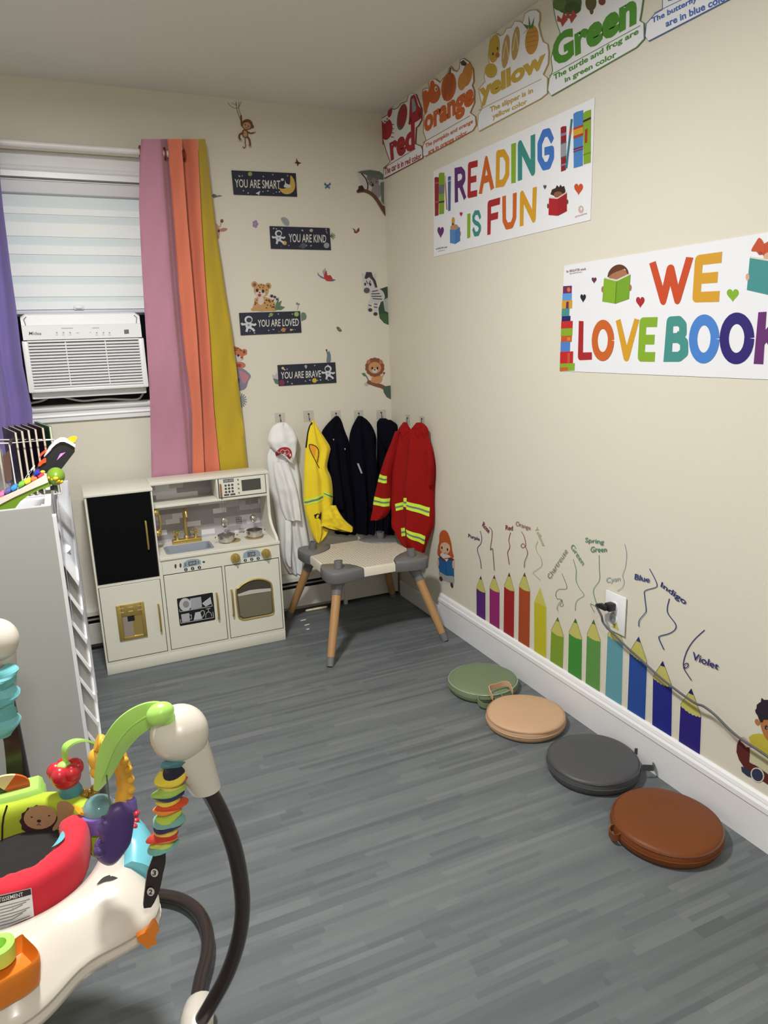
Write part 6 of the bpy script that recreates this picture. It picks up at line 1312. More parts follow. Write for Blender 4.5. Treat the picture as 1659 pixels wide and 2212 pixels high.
# toys lying over the open bin
def PT(y, x0=0, y0=880, k=9.217): return lambda x, yy: B(x0 + x / k, y0 + yy / k, y)
q = PT(-.99)
t = thing('penguin_piano', 'black penguin-shaped toy piano standing upright in the cabinet bin, yellow beak up', 'toy', q(900, 1200))
bk2 = M('toy_black_plastic', (36, 36, 40), .4); wy = M('toy_white_plastic', (232, 232, 234), .35); yy_ = M('toy_yellow_plastic', (246, 196, 40), .35); orr = M('toy_orange_red', (232, 84, 44), .4); pkk = M('toy_pink', (230, 150, 226), .45)
th = Vector((0, .035, 0)); fo_ = Vector((0, -.002, 0))
mb = MB().use(bk2); mb.prism([q(x, y) for x, y in smooth_closed([(560, 1560), (640, 1360), (780, 1160), (900, 980), (1010, 820), (1150, 700), (1260, 680), (1400, 740), (1490, 810), (1470, 860), (1490, 880), (1400, 1000), (1230, 1220), (1060, 1420), (880, 1620)], 3)], th); mb.obj('body', t, smooth=False)
mb = MB().use(wy); mb.prism([q(x, y) - th * .2 for x, y in [(880, 970), (980, 800), (1080, 690), (1200, 622), (1290, 622), (1370, 660), (1502, 735), (1494, 795), (1380, 725), (1280, 682), (1200, 684), (1110, 735), (1010, 830), (960, 900)]], th * 1.3); mb.prism([q(x, y) - th * .1 for x, y in [(870, 970), (1015, 800), (1040, 800), (1020, 850), (890, 985)]], th * .05); mb.obj('white_rim', t, smooth=False)
mb = MB().use(yy_); mb.prism([q(x, y) for x, y in smooth_closed([(1355, 645), (1400, 605), (1470, 585), (1530, 595), (1535, 615), (1460, 705)], 3)], th * .8); mb.obj('beak', t)
mb = MB().use(pkk); mb.prism([q(x, y) - th * .06 for x, y in [(1200, 920), (1305, 893), (1130, 1055), (1170, 970)]], th * .05); mb.obj('pink_flash', t, smooth=False)
mb = MB().use(orr); mb.prism([q(x, y) - th * .16 for x, y in smooth_closed([(755, 1160), (790, 1080), (900, 1005), (918, 1030), (915, 1090), (860, 1110), (800, 1165)], 3)], th * .15); mb.obj('foot', t)
mb = MB().use(orr); mb.prism([q(x, y) + th * .3 for x, y in smooth_closed([(775, 1030), (810, 930), (885, 870), (930, 830), (900, 900), (840, 960)], 3)], th * .3); mb.obj('foot', t)
mb = MB().use(wy)
for i in range(3): mb.prism([q(x, y) + Vector((-.003, -.004, 0)) for x, y in [(470 + i * 60, 1480 - i * 90), (580 + i * 60, 1330 - i * 90), (600 + i * 60, 1350 - i * 90), (490 + i * 60, 1500 - i * 90)]], th * .5)
mb.obj('piano_key', t, smooth=False)
q = PT(-1.16)
ck = thing('crocodile_xylophone', 'green crocodile-shaped xylophone with rainbow keys resting across the cabinet bin', 'toy', q(600, 1600))
cgm = M('croc_green_plastic', (116, 150, 40), .35); crm = M('croc_cream_plastic', (232, 220, 208), .4)
dz = Vector((0, .06, 0)); 
mb = MB().use(crm); mb.prism([q(x, y) for x, y in [(-260, 1960), (-100, 1850), (400, 1630), (860, 1370), (930, 1380), (965, 1490), (700, 1600), (300, 1780), (30, 1920), (-100, 2010)]], dz); mb.obj('body', ck, smooth=False)
mb = MB().use(cgm); mb.prism([q(x, y) + dz * .05 for x, y in [(-100, 2012), (40, 1920), (300, 1780), (700, 1600), (968, 1488), (1010, 1580), (800, 1640), (560, 1760), (400, 1880), (280, 2040), (80, 2100)]], dz * .9); mb.obj('belly', ck, smooth=False)
hc = q(1110, 1405) + dz * .5; kk = (q(1300, 1400) - q(920, 1400)).length / 2
mb = MB().use(cgm); mb.ball(hc, (kk, .042, kk * 1.04), 24, 14, Euler((0, math.radians(18), 0))); mb.obj('head', ck)
mb = MB().use(yy_)
for x, y in ((1000, 1405), (1060, 1425), (1110, 1405), (1150, 1460), (1210, 1480)): mb.ball(q(x, y) - dz * .16 + Vector((0, .018 * abs(x - 1110) / 150, 0)), (.0075, .006, .0055), 10, 6)
mb.obj('mouth', ck); mb = MB().use(yy_); mb.ball(q(848, 1305) + dz * .3, (.007, .008, .005), 10, 6); mb.obj('eye', ck)
mb = MB().use(bk2); mb.lathe([(.006, 0), (.006, -.012)], q(1035, 1600) + dz * .5, n=12); mb.obj('screw_boss', ck)
for i, (x, y, c) in enumerate([(20, 1775, (226, 120, 170)), (150, 1705, (96, 100, 160)), (280, 1640, (60, 150, 220)), (425, 1570, (130, 200, 60)), (550, 1510, (240, 214, 60)), (680, 1450, (232, 130, 70)), (810, 1385, (220, 60, 90)), (735, 1345, (40, 50, 170))]):
    c0 = q(x, y) + dz * .5; mb = MB().use(M('key_%d_%d_%d' % c, c, .35)); mb.box(c0 + Vector((-.0085, -.026, -.002)), c0 + Vector((.0085, .026, .007)), .003, rot=Euler((0, math.radians(-27), 0))); mb.obj('key', ck)
mb = MB().use(M('bin_liner_white', (222, 226, 232), .5)); c0 = q(640, 1950)
mb.lathe([(.07, -.02), (.11, .02), (.125, .05), (.12, .052), (.10, .02), (.06, -.014)], (c0.x - .04, -1.10, CZ - .165), n=30); tag(mb.obj('toy_bowl', None, (c0.x - .04, -1.10, CZ - .185)), 'white plastic bowl under the crocodile xylophone inside the cabinet bin', 'bowl')

# ================================================================== BABY JUMPER
JC = Vector((-1.746, -2.15, 0))
jm = thing('baby_jumper', 'baby activity jumper with cream tray, red and lime seat, dark legs and hanging toys', 'baby jumper', (JC.x, JC.y, 0))
cream = M('jumper_cream_plastic', (210, 203, 191), .3, coat=.2); jb = M('jumper_brown_tube', (44, 34, 33), .28, coat=.3)
lgm = M('jumper_lime_plastic', (172, 222, 106), .35); aq = M('jumper_aqua_plastic', (110, 190, 206), .35); vio = M('jumper_violet_plastic', (78, 56, 118), .4); rdp = M('jumper_red_plastic', (198, 40, 54), .3, coat=.3); ylp = M('jumper_yellow_plastic', (228, 176, 60), .4); orp = M('jumper_orange_plastic', (224, 126, 36), .35); teal = M('jumper_teal_plastic', (72, 136, 144), .4)
redf = fab('jumper_red_cloth', (206, 34, 54)); limef = fab('jumper_lime_cloth', (178, 200, 50)); blf = fab('jumper_black_mesh', (20, 17, 19))
def pol(a, r, z): a = math.radians(a); return Vector((JC.x + r * math.cos(a), JC.y + r * math.sin(a), z))
SCN = Vector((-1.745, -2.110, 0))
def pols(a, r, z): a = math.radians(a); return Vector((SCN.x + r * math.cos(a), SCN.y + r * math.sin(a), z))
def HOLE(a): return .146 + .024 * max(0.0, min(1.0, math.sin(math.radians(a)) * 2.5))
def lobe(a): return .231 + .022 * math.cos(math.radians(6 * (a + 30)))
NA = 120
def ringat(fr, z, add=0.0, bump=0.0):
    out = []
    for i in range(NA):
        a = 360 * i / NA; L = lobe(a); lw = .5 + .5 * math.cos(math.radians(6 * (a + 30)))
        d_ = pol(a, add, 0) - JC; out.append(pols(a, HOLE(a), 0) * (1 - fr) + pol(a, L, 0) * fr + d_ + Vector((0, 0, z + bump * lw)))
    return out
mb = MB().use(cream)
mb.loft([ringat(0, .36, -.012), ringat(0, .43, -.006), ringat(0, .448, 0), ringat(.12, .452, 0, .002), ringat(.35, .446, 0, .008), ringat(.6, .433, 0, .013), ringat(.82, .417, 0, .010), ringat(.95, .404, 0, .004), ringat(1, .399, .003), ringat(1, .395, .003), ringat(1, .391, -.004), ringat(1, .384, -.004), ringat(1, .381, .004), ringat(1, .374, .004), ringat(1, .370, -.003), ringat(.97, .372, 0), ringat(.85, .374, 0)], cap=False)
mb.obj('tray', jm, angle=60)
# seat ring
def seat_arc(a0, a1, m, name, zt, zb, ro=.126, ri=.082, puff=.010, wob=.003):
    mb = MB().use(m); rings = []; n = max(8, int(abs(a1 - a0) / 4))
    for i in range(n + 1):
        a = a0 + (a1 - a0) * i / n; e = 1 - .25 * (abs(2 * i / n - 1) ** 6)
        w_ = wob * math.sin(a * .13) + wob * .9 * noise.noise(Vector((a * .11, zt, 0))) + wob * .6 * noise.noise(Vector((a * .45, zt, 3)))
        rm, hw = (ro + ri) / 2, (ro - ri) / 2 * e; zm, hz = (zt + zb) / 2, (zt - zb) / 2 * e
        rings.append([pols(a, rm + (hw + puff * .4 + w_) * (abs(math.cos(t)) ** .6) * (1 if math.cos(t) > 0 else -1), zm + (hz + w_ * .6) * (abs(math.sin(t)) ** .6) * (1 if math.sin(t) > 0 else -1)) for t in [2 * PI * k / 20 for k in range(20)]])
    mb.loft(rings); return mb.obj(name, jm, angle=70)
rb = seat_arc(-200, 26, redf, 'seat_rim', .502, .420, .126, .082, .010, .0022); rb['label'] = 'red padded near part of the seat'
lb = seat_arc(8, 168, limef, 'seat_back_pad', .496, .392, .164, .125, .010, .0006); lb['label'] = 'lime green padded back of the seat with a lion print'
mb = MB().use(blf); mb.loft([[pols(a, .092 + .036 * max(0.0, math.sin(math.radians(a))) ** .5, .435) for a in range(0, 360, 8)], [pols(a, .088 + .02 * max(0.0, math.sin(math.radians(a))), .36) for a in range(0, 360, 8)], [pols(a, .07, .25) for a in range(0, 360, 8)], [pols(a, .04, .22) for a in range(0, 360, 8)]], cap=True); mb.obj('seat_sling', jm)
def cylhit(px, py, r, far=True):
    d = ray(px, py); o = CAM - SCN; A = d.x ** 2 + d.y ** 2; Bq = 2 * (o.x * d.x + o.y * d.y); Cq = o.x ** 2 + o.y ** 2 - r * r; D = Bq * Bq - 4 * A * Cq
    if D < 0: D = 0
    t = (-Bq + (1 if far else -1) * math.sqrt(D)) / (2 * A); return CAM + d * t
class CylFlat(Flat):
    def __init__(s, r, x0, y0, k, far=True, sgn=-1): Flat.__init__(s, BACK, x0, y0, k); s.r = r; s.far = far; s.sg = sgn; s.step = .0006
    def P(s, x, y, L=0): return cylhit(s.x0 + x / s.k, s.y0 + y / s.k, s.r + s.sg * (s.step * L + s.cnt * 2e-5), s.far)
def _cyl_pg(s, pts, m, L=1, sm=False, k=5):
    s.use(m); s.cnt += 1
    if sm: pts = smooth_closed(pts, k)
    if len(pts) < 8:
        q = []
        for i in range(len(pts)):
            a, b = pts[i], pts[(i + 1) % len(pts)]
            q += [(a[0] + (b[0] - a[0]) * t / 6, a[1] + (b[1] - a[1]) * t / 6) for t in range(6)]
        pts = q
    cx = sum(p[0] for p in pts) / len(pts); cy = sum(p[1] for p in pts) / len(pts)
    return s.loft([[s.P(cx + (x - cx) * t, cy + (y - cy) * t, L) for x, y in pts] for t in (.02, .2, .4, .6, .8, 1.0)], cap=False)
def _cyl_text(s, body, q, m, L=1, bold=0.0):
    s.use(m); s.cnt += 1; vv, ff = text_polys(body, bold); tl, tr, br, bl = q
    def f(u, v): return s.P(*[(bl[i] * (1 - u) + br[i] * u) * (1 - v) + (tl[i] * (1 - u) + tr[i] * u) * v for i in (0, 1)], L)
    return s.add([f(u, v) for u, v in vv], ff)
CylFlat.pg = _cyl_pg; CylFlat.text = _cyl_text
f = CylFlat(.1192, 0, 1640, 3.867); mn_ = P((70, 44, 54)); fc = P((206, 168, 126)); 
f.pg([(325 + (150 + 14 * (i % 2)) * math.cos(PI * i / 13), 520 + (128 + 12 * (i % 2)) * math.sin(PI * i / 13)) for i in range(26)], mn_, 1)
f.pg([(300, 640), (420, 610), (440, 660), (400, 700), (330, 712), (290, 680)], P((196, 176, 140)), 2, True)
f.el(335, 485, 138, 100, fc, 3, -8); f.el(265, 484, 9, 6, mn_, 4); f.el(410, 472, 9, 6, mn_, 4); f.el(325, 516, 18, 12, mn_, 4); f.ln([(325, 525), (322, 545), (305, 552)], 4, mn_, 4); f.ln([(322, 545), (345, 552)], 4, mn_, 4); f.el(378, 525, 24, 18, P((222, 160, 120)), 4); f.el(262, 415, 22, 16, P((200, 170, 140)), 4)
f.ln([(60, 385), (30, 480), (20, 560), (18, 700), (25, 815)], 16, P((60, 40, 30)), 2)
f.pg([(478, 372), (545, 350), (598, 378), (622, 420), (570, 500), (500, 560), (450, 600), (440, 575), (480, 500)], P((196, 160, 116)), 3, True)
f.obj('lion_print', lb, smooth=False, flip=False)
mb = MB().use(M('jumper_yellow_buckle', (232, 176, 40), .4))
for a in (22, 26): 
    rings = []
    for z, r in ((.432, .1315), (.45, .1350), (.472, .1350), (.492, .1290), (.503, .118)): rings.append([pols(a - 9, r + .003, z + .003), pols(a + 6, r + .003, z + .003), pols(a + 6, r, z - .001), pols(a - 9, r, z - .001)])
    if a == 22: mb.loft(rings)
mb.obj('strap_buckle', jm, smooth=False)
f = CylFlat(.1345, 0, 1640, 3.867, False, 1)
f.pg([(-60, 1150), (262, 1075), (285, 1310), (-60, 1450)], card_m, 1); f.pg([(-60, 1160), (256, 1083), (262, 1130), (-60, 1222)], P((34, 30, 32)), 3)
f.text('AVERTISSEMENT', [(-112, 1184), (190, 1110), (196, 1142), (-112, 1222)], card_m, 5, .01)
for i in range(7): f.ln([(-55, 1250 + i * 27), (0, 1236 + i * 26), (100, 1210 + i * 26), (250 - (i % 3) * 30, 1170 + i * 23)], 7, P((150, 148, 146)), 2)
f.obj('warning_label', rb, smooth=False, flip=False)['label'] = 'white warning label'
mb = MB().use(aq); rr_ = []
for i in range(9):
    a = -30 + i * 6; s_ = .011 * math.sin(PI * i / 8) + .001; rr_.append([pol(a, .158 - .002 * s_, .494 - .0), pol(a, .158 + s_, .4945), pol(a, .150, .4975)])
mb.sheet([[pols(-40 + i * 3.6, .088 + .009 * math.sin(PI * i / 8), .5072) for i in range(9)], [pols(-40 + i * 3.6, .0838, .503) for i in range(9)]]); mb.obj('aqua_tab', rb, flip=False)
# dark brush swirl on the tray
mb = MB().use(M('jumper_dark_print', (44, 40, 38), .5))
# toy station: aqua shell on the far right of the tray
mb2 = MB().use(aq); rings = []
for i in range(13):
    a = -14 + i * 7.5; e = 1 - abs(2 * i / 12 - 1) ** 4
    rings.append([pol(a, .186, .43), pol(a, .186, .450 + .022 * e), pol(a, .200, .456 + .030 * e), pol(a, .218, .448 + .030 * e), pol(a, .236, .434 + .012 * e), pol(a, .246, .412), pol(a, .240, .395)])
mb2.loft(rings); tsb = mb2.obj('toy_station', jm, angle=60)
dm = FZ(214, 1750, .492); gls = M('clear_dome', (120, 170, 176), .06, alpha=.75, coat=.6)
mb = MB().use(M('jumper_lilac_plastic', (120, 100, 180), .4)); mb.lathe([(.036, -.030), (.038, -.004), (.036, .002), (.031, .003), (.030, -.010)], (dm.x, dm.y, dm.z), n=30); dr = mb.obj('dome_ring', tsb)
mb = MB().use(gls); mb.lathe([(.030, 0), (.0285, .010), (.023, .020), (.013, .027), (0, .030)], (dm.x, dm.y, dm.z), n=30); mb.obj('dome', dr)
pg_ = FZ(285, 1737, .50); mb = MB().use(M('jumper_lilac_plastic', (120, 100, 180), .4)); mb.lathe([(.009, -.030), (.009, .010), (.007, .012), (0, .012)], pg_, n=16); mb.obj('peg', tsb)
for x, y in ((294, 1757), (293, 1772), (289, 1785)): 
    c = FZ(x, y, .487 if y < 1760 else .478); mb = MB().use(rdp); mb.ball(c, (.007, .007, .005), 12, 8); mb.obj('button', tsb)
# red bud on a teal spring stem
bc = FZ(143, 1676, .535)
mb = MB().use(rdp); mb.ball(bc, (.028, .026, .026), 24, 14)
for a in (20, 92, 164, 236, 308): mb.ball(bc + Vector((.018 * math.cos(math.radians(a)), .018 * math.sin(math.radians(a)), -.004 + .008 * (a % 3))), (.017, .016, .018), 16, 10)
mb.ball(bc + Vector((.024, .0, .012)), (.010, .010, .013), 12, 8); bud = mb.obj('flower_bud', jm)
mb = MB().use(teal); b0 = Vector((bc.x + .004, bc.y, 0)); mb.lathe([(.030, .44), (.029, .47), (.025, .478), (.026, .486), (.021, .494), (.022, .502), (.018, .512), (.016, .52)], b0, n=24); mb.obj('spring_stem', jm)
mb = MB().use(M('amber_beads', (150, 110, 30), .2, coat=.5)); ab = FZ(189, 1714, .488)
for i in range(10): mb.ball(ab + Vector((.016 * math.cos(i * .63), .010 * math.sin(i * .63), .005 * math.sin(i * 2.1))), .0075, 10, 6)
mb.obj('amber_ball', tsb)
def ribbon(mb, path, wid, thick, wdir, cup=0.0):
    rings = []; n = len(path); wdir = [Vector(q) for q in wdir] if isinstance(wdir, list) else Vector(wdir).normalized()
    for i, p in enumerate(path):
        p = Vector(p); d = (Vector(path[min(i + 1, n - 1)]) - Vector(path[max(i - 1, 0)])).normalized(); wv = wdir[i] if isinstance(wdir, list) else wdir; s_ = (wv - d * wv.dot(d)).normalized(); nn = d.cross(s_)
        w_ = wid[i] / 2; m_ = 5; top = []; bot = []
        for k in range(m_):
            u = 2 * k / (m_ - 1) - 1; top.append(p + s_ * (w_ * u) + nn * (thick / 2 - cup * (u * u) * w_)); bot.append(p + s_ * (w_ * u) - nn * (thick / 2 + cup * (u * u) * w_))
        rings.append(top + bot[::-1])
    return mb.loft(rings)
YBUD = bc.y
pth = [B(x, y, YBUD) for x, y in smooth_open([(143, 1651), (140, 1636), (142, 1616), (158, 1603), (180, 1599), (202, 1606), (214, 1620), (220, 1640)], 4)]
nw = len(pth); mb = MB().use(lgm); ribbon(mb, pth, [.012 + .022 * math.sin(PI * min(1, i / (nw - 1) * 1.1)) for i in range(nw)], .004, (.35, -.9, .3)); mb.obj('small_leaf', jm)
mb = MB().use(lgm); mb.ball(bc + Vector((-.001, -.004, .0265)), (.013, .012, .007), 14, 8); mb.obj('leaf_cap', bud)
# yellow giraffe arch
YG = -2.075
gp_ = [B(x, y, YG) for x, y in smooth_open([(248, 1765), (262, 1740), (270, 1708), (268, 1672), (257, 1640), (240, 1618), (222, 1607), (208, 1604)], 5)]
mb = MB().use(ylp); nn_ = len(gp_); mb.tube(gp_, [.016 + .001 * math.sin(i * 1.6) for i in range(nn_)], 14)
for i in range(2, nn_ - 1, 3):
    d = (gp_[min(i + 1, nn_ - 1)] - gp_[i - 1]).normalized(); o2 = Vector((0, -1, 0)).cross(d).normalized()
    mb.ball(gp_[i] + Vector((.004, -.013, .0)) + o2 * -.006, .0078, 10, 8)
gf_ = mb.obj('giraffe_arch', jm); hd = B(213, 1643, YG + .004)
mb = MB().use(ylp); mb.ball(hd, (.018, .018, .026), 18, 12, Euler((0, math.radians(-14), 0))); mb.ball(hd + Vector((-.004, -.006, -.018)), (.014, .014, .014), 14, 8); mb.obj('giraffe_head', gf_)
mb = MB().use(bk2); mb.ball(hd + Vector((.009, -.0155, .010)), (.0032, .0022, .0032), 8, 6); mb.obj('eye', gf_)
# legs, knobs, base tubes
KN = [B(388, 1583, -2.31), B(-12, 1384, -1.83), Vector((-2.02, -2.31, .745))]
def smooth3(pts, k=6): return [Vector(q) for q in smooth_open([tuple(p) for p in pts], k)]
fab_rb = [(70, 130, 140), (24, 22, 44), (214, 190, 60), (186, 60, 30), (200, 196, 90), (150, 180, 80), (40, 44, 90), (216, 190, 70), (200, 70, 30), (224, 130, 50), (170, 190, 70), (110, 160, 150), (52, 40, 84), (214, 190, 80), (190, 50, 34), (222, 130, 60), (190, 200, 90), (110, 170, 160)]
postA = []
for (px, py), t in zip([(432, 1683), (455, 1715), (482, 1768), (505, 1830), (518, 1890), (524, 1950), (520, 2005), (507, 2060), (487, 2112), (462, 2158), (437, 2200), (415, 2238)], [i / 11 for i in range(12)]):
    postA.append(B(px, py, -2.31 + .11 * t))
mb = MB().use(jb); mb.tube(smooth3(postA, 4), .0145, 14); mb.obj('leg', jm)
for kx in (1, 2):
    k0 = KN[kx]; out = Vector((k0.x - JC.x, k0.y - JC.y, 0)).normalized()
    pts_ = [k0 + out * o + Vector((0, 0, z - k0.z)) for o, z in ((.018, k0.z - .09), (.050, k0.z - .16), (.085, .46), (.098, .36), (.090, .24), (.060, .13), (.02, .05))]
    mb = MB().use(jb); mb.tube(smooth3(pts_, 5), .0145, 14); mb.obj('leg', jm)
# knob A: ball with tapered sleeve towards the leg
ax_ = (B(437, 1690, -2.31) - KN[0]).normalized()
def knob(c, axis, rr=.046):
    mb = MB().use(cream); mb.ball(c, rr, 30, 18); mb.lathe([(rr * .80, rr * .55), (rr * .72, rr * 1.3), (rr * .62, rr * 2.0), (rr * .56, rr * 2.52), (rr * .40, rr * 2.56), (0, rr * 2.56)], c, axis, 28); return mb.obj('leg_knob', jm, angle=50)
ka = knob(KN[0], ax_); 
for kx in (1, 2):
    out = Vector((KN[kx].x - JC.x, KN[kx].y - JC.y, 0)).normalized(); knob(KN[kx], (out * .25 + Vector((0, 0, -1))))
# lime leaf from knob A arching left, with cap
YLf = [-2.315, -2.31, -2.30, -2.29, -2.275, -2.255, -2.24, -2.225, -2.21]
lp = [B(x, y, yv) for (x, y), yv in zip([(356, 1540), (335, 1541), (308, 1552), (280, 1572), (258, 1598), (242, 1626), (230, 1656), (220, 1682), (208, 1706)], YLf)]
lp = smooth3(lp, 4); nn_ = len(lp); mb = MB().use(lgm); wl_ = [(lp[min(i + 1, nn_ - 1)] - lp[max(i - 1, 0)]).cross(lp[i] - CAM).normalized() * .9 + (lp[i] - CAM).normalized() * .35 for i in range(nn_)]; ribbon(mb, lp, [.016 + .036 * math.sin(PI * min(1, (i / (nn_ - 1)) * .93 + .06)) ** .8 * (1 - .45 * i / nn_) - .010 * max(0, i / nn_ - .8) / .2 for i in range(nn_)], .005, wl_, .22); lf_ = mb.obj('long_leaf', jm)
mb = MB().use(lgm); mb.tube([p - (p - CAM).normalized() * .0035 for p in lp[1:-3]], .0022, 8); mb.obj('leaf_vein', lf_)
mb = MB().use(lgm); c0 = B(346, 1541, -2.33); mb.ball(c0, (.022, .018, .017), 18, 10, Euler((0, math.radians(-15), 0))); c1 = B(366, 1553, -2.325); mb.tube([c0, c1], [.016, .012], 12); mb.obj('leaf_cap', lf_)
# violet elephant-leaf toy on its cord
YV = -2.262
vp = [(238, 1742), (262, 1733), (282, 1742), (290, 1765), (288, 1790), (282, 1818), (268, 1840), (250, 1862), (232, 1868), (212, 1858), (204, 1840), (205, 1822), (216, 1820), (214, 1800), (210, 1788), (220, 1776), (218, 1766), (230, 1762)]
cen = B(248, 1800, YV); mb = MB().use(vio); rings = []
for off_, sc2 in ((-.013, .55), (-.011, .82), (-.006, .96), (0, 1.0), (.006, .96), (.011, .82), (.013, .55)):
    rings.append([cen + (B(x, y, YV) - cen) * sc2 + Vector((0, off_, 0)) for x, y in smooth_closed(vp, 4)])
mb.loft(rings); vt = mb.obj('violet_toy', jm, angle=60)
mb = MB().use(vio); mb.ball(B(215, 1838, YV - .008), .010, 14, 8); mb.obj('toy_nose', vt)
mb = MB().use(bk2); mb.tube([B(230, 1672, YV + .03), B(235, 1720, YV + .012), B(243, 1768, YV - .013)], .0012, 6); mb.obj('toy_cord', vt)
# straps and spring covers
def scrunch(name, path, r, cols, seed, lab):
    mb = MB(); rnd = random.Random(seed); P_ = smooth3(path, 1); L_ = [P_[0]]
    nb = len(cols); 
    def ptat(u):
        u = max(0, min(1, u)) * (len(P_) - 1); i = min(len(P_) - 2, int(u)); return P_[i].lerp(P_[i + 1], u - i)
    nseg = nb * 4; rings = []; n = 18; tilt = [rnd.uniform(-.32, .32) for _ in range(nb + 1)]
    for i in range(nseg + 1):
        u = i / nseg; c = ptat(u); b = u * nb; k = int(min(nb - 1, b)); fr = b - k
        rr = r * (.86 + .08 * math.sin(PI * fr) + .19 * math.sin(i * .52 + seed)) * (.55 if i in (0, nseg) else 1)
        tl = tilt[k] * (1 - fr) + tilt[k + 1] * fr
        rings.append([c + Vector((.004 * math.sin(i * .9 + seed), 0, 0)) + Vector((math.cos(a), math.sin(a) * .8, 0)) * rr * (1 + .07 * math.sin(3 * a + i)) + Vector((0, 0, tl * rr * math.cos(a + seed))) for a in [2 * PI * q / n for q in range(n)]])
    for i in range(nseg):
        mb.use(fab('spring_cover_%d_%d_%d' % cols[min(nb - 1, i // 4)], cols[min(nb - 1, i // 4)])); mb.loft([rings[i], rings[i + 1]], cap=False)
    o = mb.obj(name, jm, angle=80, flip=True); o['label'] = lab; return o
YS = -2.33
scrunch('spring_cover', [B(x, y, YS) for x, y in [(380, 1642), (372, 1680), (365, 1712), (368, 1740), (364, 1775), (352, 1812), (349, 1830)]], .0225, fab_rb, 2, 'rainbow scrunched fabric spring cover')
mb = MB().use(jb)
sp_ = [B(x, y, YS + .01) for x, y in [(348, 1824), (342, 1860), (334, 1890), (328, 1925), (318, 1960)]]
ribbon(mb, smooth3(sp_, 3), [.012, .016, .020, .024, .026, .027, .027, .027, .026, .025, .022, .018, .012], .003, (1, .15, .1)); stp = mb.obj('adjuster_strap', jm); stp['label'] = 'dark strap with white numbers 3 and 2'
f = Flat(Pl(sp_[2] + Vector((0, -.0022, 0)), (-.15, 1, 0) if False else (.12, -1, .0)), base=.0015, step=.0004)
for x, y, ch in ((333, 1884, '3'), (325, 1925, '2')):
    f.el(x, y, 8, 9, wht, 1); f.text(ch, [(x - 4, y - 5.5), (x + 4, y - 5.5), (x + 3, y + 5.5), (x - 5, y + 5.5)], jb, 2, .03)
f.obj('strap_number', stp, smooth=False, flip=False)
tl_ = [(104, 176, 182), (118, 190, 196), (96, 166, 172), (120, 192, 198), (100, 170, 178), (112, 184, 190), (98, 168, 174), (116, 188, 194), (104, 176, 182)]
scrunch('spring_cover', [B(x, y, -1.86) for x, y in [(0, 1440), (2, 1480), (3, 1530), (6, 1590)]], .031, tl_, 5, 'aqua scrunched fabric spring cover')
mb = MB().use(jb); ribbon(mb, [B(x, y, -1.87) for x, y in [(18, 1566), (26, 1600), (30, 1640), (33, 1690), (35, 1720)]], [.030] * 5, .004, (1, .1, 0)); mb.obj('adjuster_strap', jm)
# base: joint and floor tubes
j0 = FZ(432, 2172, .04); j1 = FZ(420, 2262, .035)
mb = MB().use(cream); mb.tube(smooth3([j0 + Vector((0, .012, 0)), j0, (j0 + j1) / 2 + Vector((0, 0, .01)), j1, j1 + Vector((0, -.03, -.005))], 4), [.014, .020, .026, .029, .030, .031, .032, .032, .033, .033, .033, .033, .033, .033, .033, .030, .022], 18); jt = mb.obj('floor_joint', jm)
mb = MB().use(jb); c = FZ(415, 2180, .068); mb.ball(c, (.010, .005, .003), 12, 6); mb.obj('screw_cover', jt)
bt = [FZ(x, y, .022) for x, y in [(426, 2160), (434, 2115), (446, 2070), (449, 2030), (440, 1990), (420, 1962), (392, 1944), (360, 1936), (325, 1934)]]
bt += [Vector((-1.56, -1.76, .022)), Vector((-1.66, -1.72, .022)), Vector((-1.745, -1.74, .022))]
mb = MB().use(jb); mb.tube(smooth3(bt, 5), .0155, 14); mb.obj('base_tube', jm)
mb = MB().use(jb); mb.tube(smooth3([j1, Vector((-1.53, -2.50, .022)), Vector((-1.75, -2.62, .022)), Vector((-1.95, -2.50, .022)), Vector((-2.04, -2.34, .022))], 5), .0155, 14); mb.obj('base_tube', jm)
mb = MB().use(jb); mb.tube(smooth3([Vector((-2.05, -2.28, .022)), Vector((-2.08, -2.05, .022)), Vector((-1.98, -1.86, .022)), Vector((-1.80, -1.75, .022))], 5), .0155, 14); mb.obj('base_tube', jm)
# lime spinner toy on the far left of the tray
mb = MB().use(lgm); c = FZ(28, 1718, .49)
mb.loft([[c + Vector((sx * (.058 - ins), sy * (.030 - ins * .6), z)) for sx, sy in ((-1, -1), (-.6, -1.15), (.6, -1.15), (1, -1), (1, 1), (-1, 1))] for ins, z in ((0, -.045), (0, -.010), (.002, -.006), (.004, .008), (.010, .016))]); sh_ = mb.obj('spinner_housing', jm, angle=30)
wc = c + Vector((-.012, -.004, .022)); cols = [(196, 90, 40), (226, 206, 160), (40, 40, 30), (60, 60, 40), (30, 26, 22), (170, 60, 40)]
for i in range(6):
    mb = MB().use(M('spinner_%d_%d_%d' % cols[i], cols[i], .3)); a0 = i * 60
    pts_ = [wc] + [wc + Vector((.046 * math.cos(math.radians(a0 + k * 10)), 0, .030 * math.sin(math.radians(a0 + k * 10)))) for k in range(7)]
    mb.prism(pts_, (0, -.006, 0)); mb.obj('spinner_segment', sh_, smooth=False)
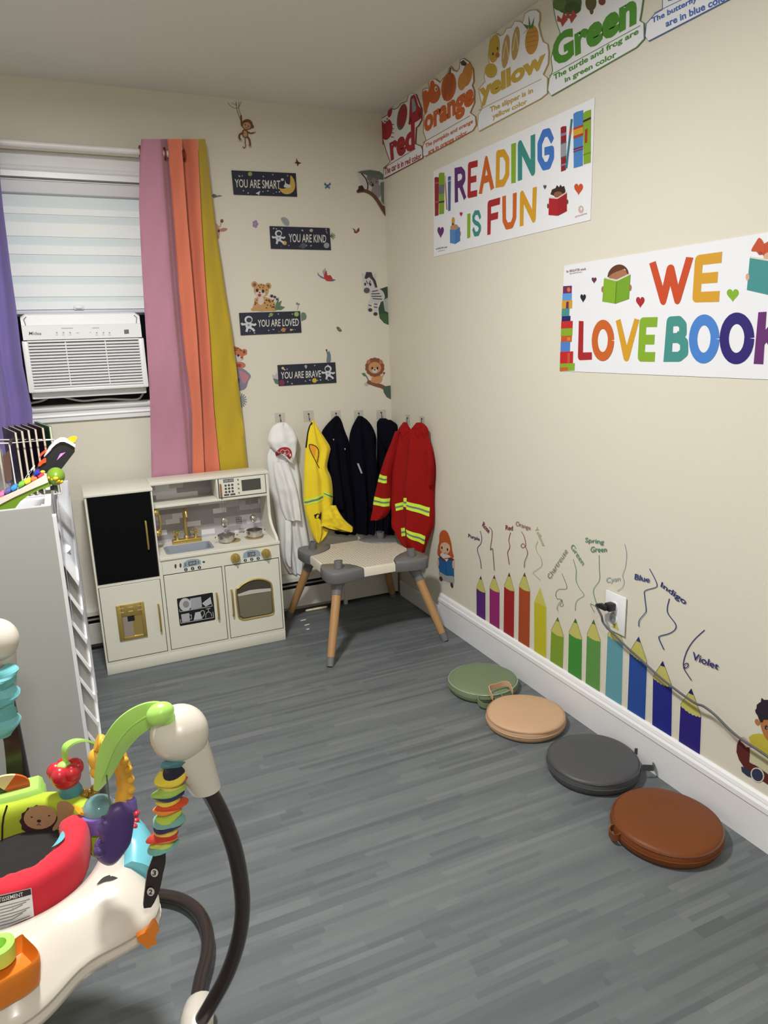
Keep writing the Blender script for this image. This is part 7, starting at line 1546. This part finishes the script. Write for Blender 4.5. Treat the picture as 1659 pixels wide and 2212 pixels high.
# orange bowl and lime ring on the near left of the tray, orange leaf below the rim
ob = FZ(30, 2075, .44); mb = MB().use(orp)
pts_ = [(-40, 2040), (0, 2046), (28, 2034), (48, 2021), (56, 2027), (68, 2038), (84, 2056), (84, 2072), (60, 2094), (20, 2118), (-40, 2140)]
lo_ = [FZ(x, y, .474) for x, y in smooth_closed(pts_, 4)]; cc = sum(lo_, Vector()) / len(lo_)
mb.loft([[cc + (p - cc) * .84 + Vector((0, 0, -.045)) for p in lo_], [cc + (p - cc) * .98 + Vector((0, 0, -.015)) for p in lo_], lo_, [cc + (p - cc) * .95 + Vector((0, 0, .004)) for p in lo_], [cc + (p - cc) * .88 + Vector((0, 0, -.004)) for p in lo_], [cc + (p - cc) * .62 + Vector((0, 0, -.019)) for p in lo_], [cc + (p - cc) * .02 + Vector((0, 0, -.021)) for p in lo_]]); mb.obj('toy_bowl', jm, angle=50)
mb = MB().use(lgm); c = FZ(-4, 2046, .485); mb.lathe([(.022, -.022), (.023, .004), (.019, .007), (.012, .006), (.010, -.01)], c, n=24); mb.obj('bead_cup', jm)
ol = [B(x, y, -2.335) for x, y in smooth_closed([(296, 2025), (318, 2012), (334, 1992), (344, 2010), (336, 2022), (338, 2040), (326, 2042), (322, 2051), (310, 2042), (302, 2036)], 3)]
mb = MB().use(orp); mb.prism(ol, (0, .010, 0)); mb.obj('orange_leaf', jm, smooth=False)
# swirl print on the tray lobe
pr2 = []
def trayz(p):
    d = p - JC; a = math.degrees(math.atan2(d.y, d.x)); r = math.hypot(d.x, d.y); h_ = (pols(a, HOLE(a), 0) - JC).dot(pol(a, 1, 0) - JC); fr_ = max(0, min(1, (r - h_) / (lobe(a) - h_))); lw = .5 + .5 * math.cos(math.radians(6 * (a + 30)))
    tab = [(0, .448, 0), (.12, .452, .002), (.35, .446, .008), (.6, .433, .013), (.82, .417, .010), (.95, .404, .004), (1, .397, 0)]
    for (f0, z0_, b0_), (f1, z1_, b1_) in zip(tab, tab[1:]):
        if fr_ <= f1:
            u = (fr_ - f0) / (f1 - f0); return z0_ + (z1_ - z0_) * u + (b0_ + (b1_ - b0_) * u) * lw
    return .397
def ontray(px, py):
    z = .44
    for _ in range(12): p = FZ(px, py, z); z = trayz(p)
    return FZ(px, py, z + .0012)
up_ = smooth_open([(208, 1911), (222, 1896), (240, 1889), (262, 1885), (280, 1882), (293, 1891)], 4); dn_ = smooth_open([(208, 1911), (226, 1904), (246, 1900), (264, 1893), (280, 1888), (293, 1891)], 4)
mb.v = []; mb = MB().use(M('jumper_dark_print', (44, 40, 38), .5)); mb.sheet([[ontray(*p) for p in up_], [ontray((a[0] + b[0]) / 2, (a[1] + b[1]) / 2) for a, b in zip(up_, dn_)], [ontray(*p) for p in dn_]]); mb.obj('swirl_print', jm, flip=False)

# ------------------------------------------------------------------ tidy up
for o in bpy.data.objects:
    if '_w' in o: del o['_w']
